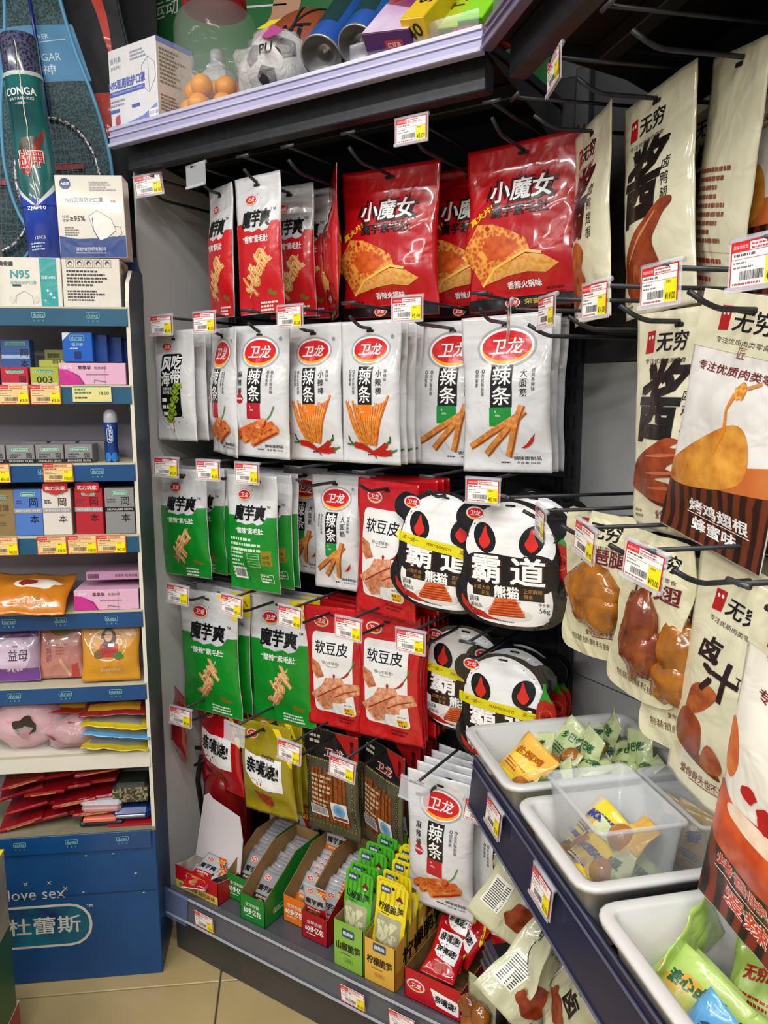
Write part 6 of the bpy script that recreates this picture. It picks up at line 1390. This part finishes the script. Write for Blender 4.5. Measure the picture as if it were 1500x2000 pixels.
a = Art(55); a.on('lettering').text('003', .01, .012, .009, ink('#333'), 1); sbox('small_carton', 'pale lime carton behind the lime carton, lower', -.205, -.150, 1, .016, .04, mat('#a8ab4e', .35), a, y=.045, dz=.038)
a = Art(56); a.bar(-.02, .005, .004, .014, ink('#333'), 1); sbox('small_carton', 'olive carton stacked behind the lime carton, upper', -.200, -.146, 1, .022, .04, mat('#8a8c3c', .35), a, y=.07, dz=.055)
for k in range(4):
    a = Art(57)
    if k == 0: durex(a, 0, .050, .03); a.on('lettering').text('活力装', 0, .036, .007, ink('#cfe0f4'), 1); a.fine(-.015, .015, .029, 1, .004, ink('#cfe0f4')); a.on('picture').rrect(-.007, .007, .006, .022, .002, ink('#0a2a6a'), 1); a.poly([(-.03, .061), (-.03, .044), (-.013, .061)], ink('#d8dce4'), 1)
    sbox('small_carton', 'bright blue carton at the front of the blue row, top stand shelf' if k == 0 else 'bright blue carton %s in the blue row, top stand shelf' % ORD[k], -.145 + .028 * k, -.083 + .025 * k, 1, .062 - .003 * k, .02, mat('#1259b5' if k == 0 else '#153f8a', .3), a if k == 0 else None, y=.012 + .026 * k, dz=.049, group=None if k == 0 else 'queued blue cartons')
def pink(lbl, x0, x1, k, y, dz, h=.045):
    w = x1 - x0; a = Art(60); a.on('colour_panel').poly([(-w / 2, .001), (-w * .12, .001), (-w * .2, .02), (-w * .38, .032), (-w / 2, .034)], ink('#c02a8a'), 0); a.on('lettering').text('韵桥', -w * .36, h * .80, .008, ink('#f2dce8'), 1, None, .03); a.text('早早孕', -w * .12, h * .78, .008, ink('#2a2a30'), 1, None, .02); a.text('检测试纸', w * .12, h * .78, .006, ink('#2a2a30'), 1); a.fine(-w * .1, w * .45, h * .5, 1, .004, ink('#8a6a80')); a.rect(w * .18, w * .184, .001, h, ink('#b08aa0'), 1); a.line([(-w * .14, .001), (-w * .2, .016), (-w * .3, .026)], .0012, ink('#2a2a5a'), 1); a.line([(w * .02, .004), (w * .02, .010), (w * .2, .006)], .002, ink('#777'), 1)
    return sbox('test_kit_box', lbl, x0, x1, k, h, .09, mat('#d8a8c4', .35, 0, 'noise', '#dfb4cc', 6), a, y=y, dz=dz)
pink('pink and white test kit box in front of the blue cartons', -.152, -.014, 1, .001, 0, .046)
# --- second shelf
for k in range(4):
    a = Art(62); oka(a, .058, .038, .029); a.on('lettering').text('岡', .018, .016, .011, ink(BLACK), 1); a.fine(-.022, .004, .02, 2, .005, ink('#444')); a.rect(-.029, .029, .001, .009, ink('#17171a'), 0); a.text('SKINLESS SKIN', 0, .005, .0045, ink('#d8d8d8'), 1, .048)
    sbox('small_carton', 'silver carton with a black base strip on the second stand shelf, %s from the right' % ORD[k], -.152 - .0605 * k, -.094 - .0605 * k, 2, .040, .05, mat('#8a8a8c', .35, .2), a, y=.004, group='silver cartons', top=None)
for k in range(3): sbox('small_carton', 'silver carton at the back of the second stand shelf, %s from the right' % ORD[k], -.135 - .062 * k, -.08 - .062 * k, 2, .043, .04, mat('#7c7c80', .35, .2), None, y=.058, dz=.0, group='silver cartons behind')
t = thing('lotion_bottle', 'dark blue bottle with a clear domed cap on the second stand shelf', 'bottle', ST(-.058, .03, SHZ[2] + .001), STA)
MB().lathe([(0, 0), (.0145, 0), (.0145, .02), (.0125, .035), (.0135, .06), (.0145, .086), (0, .088)], mat('#10306e', .25, 0, 'noise', '#16408a', 7, 0, 30, 1, 0, .4), 24).build('bottle_body', t); MB().lathe([(.0148, .086), (.0150, .092), (.014, .104), (.009, .112), (0, .114)], mat('#b9bcc4', .2, 0, 'plain', None, 5, 0, 30, .8), 24).build('cap', t)
a = Art(63); a.on('lettering').text('durex', 0, .058, .008, ink('#d8e4f0'), 1, .024, .01, pi / 2); a.rframe(-.006, .006, .042, .074, .005, .0008, ink('#d8e4f0'), 1); a.on('drops').ell(-.006, .010, .007, .011, ink('#2a78c8'), 1, 16); a.ell(.008, .010, .007, .011, ink('#2a78c8'), 1, 16)
lay(a, lambda x, z, e: ((.0142 + e) * sin(x / .0142), -(.0142 + e) * cos(x / .0142), z), t, .004)
# --- third shelf: tall cartons
for k, (x0, x1, c, nm) in enumerate(((-.318, -.266, '#8a7448', 'gold'), (-.266, -.208, '#4a76c0', 'light blue'), (-.207, -.147, '#d8d2cc', 'white'), (-.141, -.080, '#b0202c', 'red'), (-.075, -.012, '#88888a', 'grey'))):
    a = Art(65 + k); w = x1 - x0
    if k == 0: durex(a, 0, .085, .026); a.on('lettering').text('超薄', 0, .062, .014, ink('#5a4a2a'), 1); a.fine(-.02, .02, .048, 1, .005, ink('#6a5a3a')); a.fine(-.012, .012, .03, 2, .005, ink('#6a5a3a'))
    else:
        oka(a, w * .8, .05, .091 if k != 2 else .094); a.on('lettering').text('岡', .012, .073, .018, ink(BLACK), 1); a.text('本', .012, .036, .018, ink(BLACK), 1); a.rect(-w / 2, w / 2, .050, .060, ink('#9a9aa0' if k < 4 else '#17171a'), 0); a.text('SKINLESS SKIN', 0, .055, .004, ink('#e6e6e6'), 1, w * .85, .01); a.fine(-w * .42, -.004, .078, 2, .005, ink('#444'))
    o = sbox('tall_carton', '%s tall carton on the third stand shelf' % nm, x0, x1, 3, .102, .05, mat(c, .32, 0, 'noise', c, 5, 0, 30, 1, 0, .3), a, y=.008 + .004 * (k == 3), rz=(-.12 if k == 3 else 0), m_side=mat('#b88a8a', .4) if k == 2 else None)
    if k in (2, 3):
        f = MB().prism([(-.026, .0), (-.012, -.004), (0, -.009), (.012, -.004), (.026, .0), (.026, .016), (0, .020), (-.026, .016)], -.0035, -.0025, mat('#c01c28', .4)).build('promo_badge', o, (.0, 0, .098)); a = Art(1); a.on('lettering').text('实力玩家', 0, .006, .009, ink('#f2e8e0'), 1, .042, .02); lay(a, lambda x, z, e: (x, -.0035 - e, z), f, 0)
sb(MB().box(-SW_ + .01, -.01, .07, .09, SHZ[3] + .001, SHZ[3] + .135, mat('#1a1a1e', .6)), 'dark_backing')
# --- fourth shelf: orange pouch and pink boxes
p = Pouch(.17, .13, .016, .08, .08, 151, .006, hole=.0); o = p.body('heat_pad_pouch', foil('#c07418', .3, .5, 14)); put_at(o, ST(-.245, .075, SHZ[4] + .072), STA, -1.05, .05); tag(o, 'crumpled orange pouch lying on the fourth stand shelf', 'pouch')
a = Art(66); a.on('print').blob(.01, .085, .05, .02, ink('#e0d8cc'), 0, 3); a.blob(-.01, .088, .02, .014, ink('#8a2a2a'), 1, 5); a.text('温经暖宫 驱寒祛湿', 0, .03, .010, ink('#f0dcb8'), 1, .08); lay(a, p.S, o)
for k in range(4): pink('pink and white test kit box at the front of the fourth stand shelf' if k == 0 else 'pink and white test kit box, %s behind the front one on the fourth stand shelf' % ORD[k], -.152, -.012, 4, .003 + .0 * k, 0, .046) if k == 0 else sbox('test_kit_box', 'pink test kit box %s in line on the fourth stand shelf' % ORD[k], -.152, -.012, 4, .046 + .004 * k, .02, mat('#b06a98', .35), None, y=.075 + .022 * k, dz=.0)
a = Art(67); a.bar(-.055, -.03, .004, .015, ink('#333'), 1); a.on('lettering').text('早早孕 检测试纸', .03, .010, .007, ink('#3a2a3a'), 1, .05); sbox('test_kit_box', 'pink test kit box lying on top of the others, fourth stand shelf', -.13, -.014, 4, .02, .07, mat('#b88aac', .35), a, y=.03, dz=.062)
# --- fifth shelf: three upright pouches
def pad(label, c, x, w, arts, y=.045, lean=-.18, rz=0.0):
    p = Pouch(w, .125, .012, .1, .06, 160 + int(-x * 100), .004, hole=.0); o = p.body('heat_pad_pouch', foil(c, .3, .4, 16)); put_at(o, ST(x, y, SHZ[5] + .128), STA + rz, lean); tag(o, label, 'pouch'); a = Art(70); arts(a, w); lay(a, p.S, o); return o
def ar1(a, w): a.on('print').ell(0, .06, .04, .04, ink('#c8b4cc'), 0); a.rect(-w / 2 * .97, w / 2 * .97, .002, .03, ink('#6a3a8a'), 0); a.rect(-w / 2 * .97, w / 2 * .97, .1, .122, ink('#5a2a6a'), 0); a.text('益母', .012, .06, .026, ink('#222'), 1, .045); a.rect(.0, .012, .078, .082, ink('#b01c2a'), 1)
def ar2(a, w): a.on('print').text('暖宫贴', -w * .25, .065, .014, ink('#8a4a44'), 1, .05, 0, -1.5); a.blob(w * .05, .11, .03, .012, ink('#7a6a2a'), 1, 2); a.line([(.0, .045), (.012, .02), (.02, .004)], .008, sk, 1); a.poly([(.025, .03), (.04, .035), (.04, .002), (.022, .002)], ink('#b03a3a'), 1); a.fine(-.01, .02, .08, 4, .007, ink('#9a5a54'))
def ar3(a, w): a.on('print').ell(-.005, .082, .042, .036, ink('#e6dccc'), 0, 30); a.ell(-.004, .083, .040, .034, ink('#c48a3a'), 1, 30); a.ell(-.004, .098, .017, .022, ink('#241a18'), 2); a.ell(-.004, .102, .009, .012, sk, 3); a.poly([(-.026, .055), (.02, .055), (.018, .084), (-.004, .09), (-.022, .084)], ink('#a8302c'), 2); a.blob(.02, .058, .012, .008, ink('#3f7a2a'), 4, 2); a.blob(-.026, .062, .010, .010, ink('#7a5a3a'), 4, 3); a.rect(-.004, .010, .078, .086, ink('#e0dcd4'), 4); a.text('温经暖宫 驱寒祛湿', 0, .026, .008, ink('#f0dcb8'), 2, .045); a.text('暖贴', .044, .108, .012, ink('#f0dcb8'), 2)
pad('mauve and white pouch at the left of the fifth stand shelf', '#a894ac', -.30, .115, ar1, .05)
pad('pink pouch in the middle of the fifth stand shelf', '#b87a70', -.20, .105, ar2, .06)
pad('orange pouch with a printed portrait on the fifth stand shelf', '#c88a1c', -.082, .13, ar3, .028)
# --- sixth shelf: pads in film, folded packs
def plush(label, x, y, z, r, c, c2, rz):
    t = thing('bagged_cushion', label, 'cushion', ST(x, y, z), STA + rz)
    MB().sphere((0, 0, 0), r, mat(c, .6, 0, 'noise', c2, 30, .1, 30), 20, 14, .15, x * 30).build('cushion', t); MB().sphere((0, 0, 0), (r[0] * 1.06, r[1] * 1.1, r[2] * 1.08), clear_film('#f6e8ec', .28), 24, 16, .3, x * 50).build('clear_bag', t); return t
t = plush('pink cushion in clear film with a small printed figure', -.285, .055, SHZ[6] + .062, (.075, .04, .06), '#c88a98', '#d8a0ac', .1)
a = Art(71); a.on('print').blob(0, .0, .026, .022, ink('#2a2024'), 0, 2); a.blob(.0, -.02, .012, .014, ink('#9a2a2a'), 1, 3); lay(a, lambda x, z, e: (x, -.0445 + 4 * (x * x + z * z) - e, z + .005), t, .008)
plush('dark pink cushion in clear film in the middle of the sixth stand shelf', -.175, .05, SHZ[6] + .038, (.07, .045, .036), '#8a3238', '#b06068', .2)
for k, (x, y, z, ry, c, lbl) in enumerate(((-.20, .09, .092, .05, '#a8321c', 'orange-red packet wedged high at the back of the sixth stand shelf'), (-.085, .06, .092, .0, '#8f2a2a', 'glossy red packet lying on top on the right of the sixth stand shelf'), (-.08, .05, .066, .1, '#c8b41c', 'yellow packet under the red one on the sixth stand shelf'), (-.075, .045, .046, .12, '#5a94c4', 'light blue packet low on the sixth stand shelf'), (-.08, .04, .018, .1, '#b8a41c', 'yellow and grey packet at the bottom right of the sixth stand shelf'))):
    p = Pouch(.15, .11, .010, .1, .1, 170 + k, .004, hole=.055); o = p.body('folded_packet', foil(c, .25, .5, 18)); put_at(o, ST(x, y, SHZ[6] + z), STA, -1.45, ry); tag(o, lbl, 'packet'); a = Art(80 + k); a.on('print').poly([(-.06, .02), (.06, .02), (.06, .05), (-.06, .04)], ink('#d89a2a' if k < 2 else '#8a8a80'), 0); a.rect(.0, .03, .07, .085, ink('#d8d4d0'), 1); lay(a, p.S, o)
# --- bottom compartment: red envelopes, purses
ZB = .386
for k in range(16):
    lay_ = k // 4; x = -.325 + .055 * (k % 4) + .012 * (lay_ % 2); zz = ZB + .010 + .034 * lay_ + .006 * (k % 4)
    o = MB().box(-.05, .05, 0, .10, 0, .009, mat('#7c0c14', .22, 0, 'noise', '#9a141c', 9, .3, 24, 1, 0, .6), .003).build('red_envelope'); put_at(o, ST(x + .02, .012 + .010 * (k % 3), zz), STA + RW.uniform(-.2, .2), .04, -.22 + .05 * (k % 4)); tag(o, 'shiny red envelope, %s layer of the stand heap, %s from the left' % (('lowest', 'second', 'third', 'top')[lay_], ORD[k % 4]), 'envelope', 'red envelopes')
    if k % 3 == 0: MB().box(-.03, .03, -.0004, .0, .003, .0055, mat('#b8862a', .4)).build('gold_line', o)
o = MB().box(-.045, .045, 0, .08, 0, .022, mat('#c07a70', .4, 0, 'noise', '#b0a4b0', 18, .2, 30), .008).build('coin_purse'); put_at(o, ST(-.125, .012, ZB + .030), STA, .05, .03); tag(o, 'pale pink and blue pouch in film on the black wallet', 'purse'); MB().box(-.047, .047, -.002, .082, .018, .034, clear_film('#dfe6f0', .5), .012).build('clear_bag', o)
o = MB().box(-.05, .05, 0, .09, 0, .012, mat('#131316', .5), .004).build('wallet'); put_at(o, ST(-.125, .008, ZB + .002), STA); tag(o, 'flat black wallet under the pale pink pouch', 'wallet')
MB().box(-.04, .035, -.003, .02, .012, .022, mat('#d8705a', .5), .002).build('card', o)
o = MB().box(-.045, .045, 0, .085, 0, .05, mat('#23261e', .6), .014).build('zip_case'); put_at(o, ST(-.058, .02, ZB + .045), STA); tag(o, 'dark zip case with a pixel camouflage face', 'case')
a = Art(90); a.on('camouflage'); CA = [ink(c) for c in ('#3a3a2a', '#6a6448', '#8a8464', '#1f2018')]
for i in range(20):
    for j in range(9): a.rect(-.040 + .004 * i, -.036 + .004 * i, .008 + .004 * j, .012 + .004 * j, a.rnd.choice(CA), 0)
lay(a, flat, o, 0)
o = MB().box(-.045, .045, 0, .08, 0, .032, mat('#14306e', .3, 0, 'noise', '#1c3a7a', 7, 0, 30, 1, 0, .4), .010).build('wallet'); put_at(o, ST(-.058, .012, ZB + .006), STA); tag(o, 'shiny blue wallet with a metal clasp below the camouflage case', 'wallet'); MB().box(-.034, .034, -.002, .001, .013, .019, mat('#a8a8b0', .25, .8), .001).build('clasp', o)
o = MB().box(-.05, .05, 0, .09, 0, .005, mat('#a01422', .35)).build('red_envelope'); put_at(o, ST(-.06, .006, ZB + .0006), STA); tag(o, 'flat red envelope beneath the blue wallet', 'envelope')
# --- price labels on the strips
LB = [(1, -.245, '18.00', 'below the red carton'), (1, -.18, '38.00', 'below the lime carton'), (3, -.29, '62.00', 'below the gold carton'), (3, -.188, '38.00', 'below the white tall carton'), (3, -.124, '38.00', 'below the red tall carton'), (3, -.062, '42.00', 'below the grey tall carton'), (2, -.165, '16.00', 'above the white tall carton'), (2, -.295, '16.00', 'above the gold carton')]
SN = ['top', 'first', 'second', 'third', 'fourth']
for k, x, pr, wh in LB:
    price_tag(ST(x, -.0075, SHZ[k] + .001), STA, pr, 'cream and orange price label %s on the blue stand' % wh, 'labels on the stand strips', 0, .03, False, style='cream')
o = MB().box(-.04, .04, 0, .0006, -.034, 0, mat('#d9d08c', .5)).build('price_label'); put_at(o, ST(-.085, -.0072, SHZ[1] - .001), STA); tag(o, 'wide pale yellow price label 18.00 on the first strip of the stand', 'price tag')
a = Art(91); a.on('print').text('18.00', .025, -.016, .007, dk, 1, .02); a.fine(-.035, .005, -.006, 2, .007, ink('#5a7a5a')); a.fine(-.035, .005, -.024, 1, .006, dk); a.rect(-.038, .038, -.003, -.001, ink('#3a8a5a'), 1); lay(a, flat, o, 0)
# ------------------------------------------------------------------ racket bags hanging behind the stand
MESH = mat('#121c22', .6, 0, 'voronoi', '#2f5a62', 210); NAVY = mat('#10131c', .6, 0, 'noise', '#181c26', 8); BAND = mat('#3f7ea8', .55, 0, 'noise', '#4a8ab4', 9); PIP = mat('#5a9ac0', .5)
def rs(px, py, y): return st_xz(px, py, y)
def racket_bag(label, x, y, z, body, band=None, rot=0.0, s=1.0, racket=True, deco=None):
    o = [(-.10, -.16), (-.055, -.24), (0, -.26), (.055, -.24), (.10, -.16), (.112, -.06), (.098, .06), (.07, .18), (.05, .34), (.045, .55), (-.045, .55), (-.05, .34), (-.07, .18), (-.098, .06), (-.112, -.06)]
    P = spline([(a_ * s, b_ * s) for a_, b_ in o], 4)
    p = CutPouch(P, .018, 5, .002, (0, 0), .12 * s, .3 * s, (0, 0)); root = p.body('racket_bag', body); put_at(root, ST(x, y, z), STA, 0, rot); tag(root, label, 'racket bag', 'racket bags')
    b = MB(); b.tube([p.S(q[0], q[1], 0) for q in P] + [p.S(*P[0], 0)], .0045, PIP if band else NAVY, 6, False); b.build('piping', root)
    a = Art(95)
    if band:
        a.on('fabric_band').poly([(-.105 * s, .10 * s), (.098 * s, .10 * s), (.075 * s, .215 * s), (-.08 * s, .215 * s)], BAND, 1); a.text('COUGAR', .0, .15 * s, .016, ink('#b8d0dc'), 2, .09); a.text('战神', 0, .125 * s, .022, ink('#b8d0dc'), 2, .06); a.line([(-.06, .175 * s), (.06, .185 * s)], .002, ink('#b8d0dc'), 2); a.text('POWER', .0, .192 * s, .010, ink('#b8d0dc'), 2, .05)
    if deco: deco(a)
    lay(a, p.S, root)
    if racket:
        t = MB(); n = 44
        t.tube([(.088 * s * cos(2 * pi * k / n), -.026, -.10 * s + .125 * s * sin(2 * pi * k / n)) for k in range(n + 1)], .0042, mat('#c9cccf', .3, .3, 'voronoi', '#2a2a30', 160), 8, False); t.build('racket_head', root)
        g = MB()
        for k in range(-7, 8):
            q = k / 8.0; hz = .125 * s * math.sqrt(1 - q * q); g.tube([(.088 * s * q, -.026, -.10 * s - hz), (.088 * s * q, -.026, -.10 * s + hz)], .0006, mat('#6a7076', .5), 4, False)
            hx = .088 * s * math.sqrt(1 - q * q); g.tube([(-hx, -.0262, -.10 * s + .125 * s * q), (hx, -.0262, -.10 * s + .125 * s * q)], .0006, mat('#6a7076', .5), 4, False)
        g.build('strings', root); MB().tube([(0, -.026, .025 * s), (0, -.024, .40 * s)], .004, mat('#152a78', .25, .2), 8).build('shaft', root)
        MB().box(-.03, .06, -.0245, -.0235, -.085, -.07, mat('#7a1820', .4)).build('racket_mark', root)
    return root
def swoosh(a):
    rd = ink('#d8381c', .5); a.on('red_swoosh').poly(spline([(-.09, .30), (-.04, .30), (.045, .20), (.068, .08), (.055, .10), (.02, .2), (-.04, .26)], 4), rd, 1); a.poly(spline([(-.08, .02), (.0, -.01), (.09, -.005), (.085, -.075), (.02, -.12), (-.03, -.06)], 4), rd, 1)
xr, zr = rs(185, 170, .30)
racket_bag('black racket bag with bold red swooshes, nearest the poster', xr - .03, .33, zr, NAVY, None, .04, 1.15, False, swoosh)
xr, zr = rs(105, 330, .20)
racket_bag('dark mesh racket bag with a blue band, behind the shuttlecock tube', xr, .22, zr + .08, MESH, True, -.10, 1.05)
xr, zr = rs(-10, 330, .20)
racket_bag('dark mesh racket bag at the left edge of the picture', xr - .02, .26, zr + .06, MESH, True, .05, 1.05)
xr, zr = rs(60, 60, .30)
racket_bag('second dark mesh racket bag hanging higher behind the banded ones', xr - .02, .36, zr + .02, NAVY, None, .1, 1.1, False)
o = MB().box(-.9, .02, .42, .435, 1.2, 2.7, mat('#12141a', .7)).build('hanging_rack'); tag(o, 'dark rack board on which the racket bags hang', 'rack'); put_at(o, S0, STA)
# ------------------------------------------------------------------ boxes in the left foreground
def fg(label, px, py0, py1, m, m_top, w=.25, art=None):
    q = on_s(px, py1, -.42) - S0; x1, z0 = q.dot(SU), q.z; z1 = (on_s(px, py0, -.42) - S0).z
    o = MB().box(-w, 0, 0, .25, 0, z1 - z0, m, .003).build('goods_box'); tag(o, label, 'box', 'foreground boxes'); put_at(o, S0 + SU * x1 + SWD * -.42 + Vector((0, 0, z0)), STA)
    MB().box(-w + .002, -.002, .002, .248, z1 - z0, z1 - z0 + .0006, m_top).build('top_face', o)
    if art: lay(art(z1 - z0), flat, o, 0)
    return o, z0, z1
def leafy(h):
    a = Art(97); a.on('print')
    for k in range(7): a.line([(-.02 - .01 * k, h * .1), (-.018 - .008 * k, h * .5), (-.03 - .012 * k, h * .75)], .003, ink('#b8b02a'), 0)
    return a
q = on_s(38, 1955, -.20) - S0; ztop = q.z
bx = MB().box(-.25, 0, 0, .22, 0, ztop, mat('#a01424', .4), .003).build('goods_box'); tag(bx, 'dark red box with a white top edge in the left foreground', 'box', 'foreground boxes'); put_at(bx, S0 + SU * q.dot(SU) + SWD * -.42, STA); MB().box(-.25, 0, 0, .22, ztop, ztop + .003, mat('#d8d6d2', .5)).build('top_face', bx)
q2 = on_s(20, 1800, -.215) - S0
o = MB().box(-.24, 0, 0, .20, 0, q2.z - ztop - .006, mat('#1f5a24', .4), .003).build('goods_box'); tag(o, 'green box with yellow plants printed on it, left foreground', 'box', 'foreground boxes'); put_at(o, S0 + SU * q2.dot(SU) + SWD * -.415 + Vector((0, 0, ztop + .004)), STA); lay(leafy(q2.z - ztop), flat, o, 0); MB().box(-.24, 0, 0, .20, q2.z - ztop - .006, q2.z - ztop - .002, mat('#d8d6d2', .5)).build('top_face', o)
q3 = on_s(8, 1660, -.23) - S0
o = MB().box(-.22, 0, 0, .18, 0, q3.z - q2.z - .004, mat('#b8b49c', .3, 0, 'noise', '#8a8a7a', 8), .003).build('goods_box'); tag(o, 'yellow-topped pack on the green box, left foreground', 'box', 'foreground boxes'); put_at(o, S0 + SU * q3.dot(SU) + SWD * -.41 + Vector((0, 0, q2.z + .0025)), STA); MB().box(-.22, 0, 0, .18, q3.z - q2.z - .004, q3.z - q2.z - .001, mat('#e0d018', .4)).build('top_face', o)
# ------------------------------------------------------------------ patterns used for copying are not part of the place
for k in list(PROTO): drop_tree(PROTO[k])
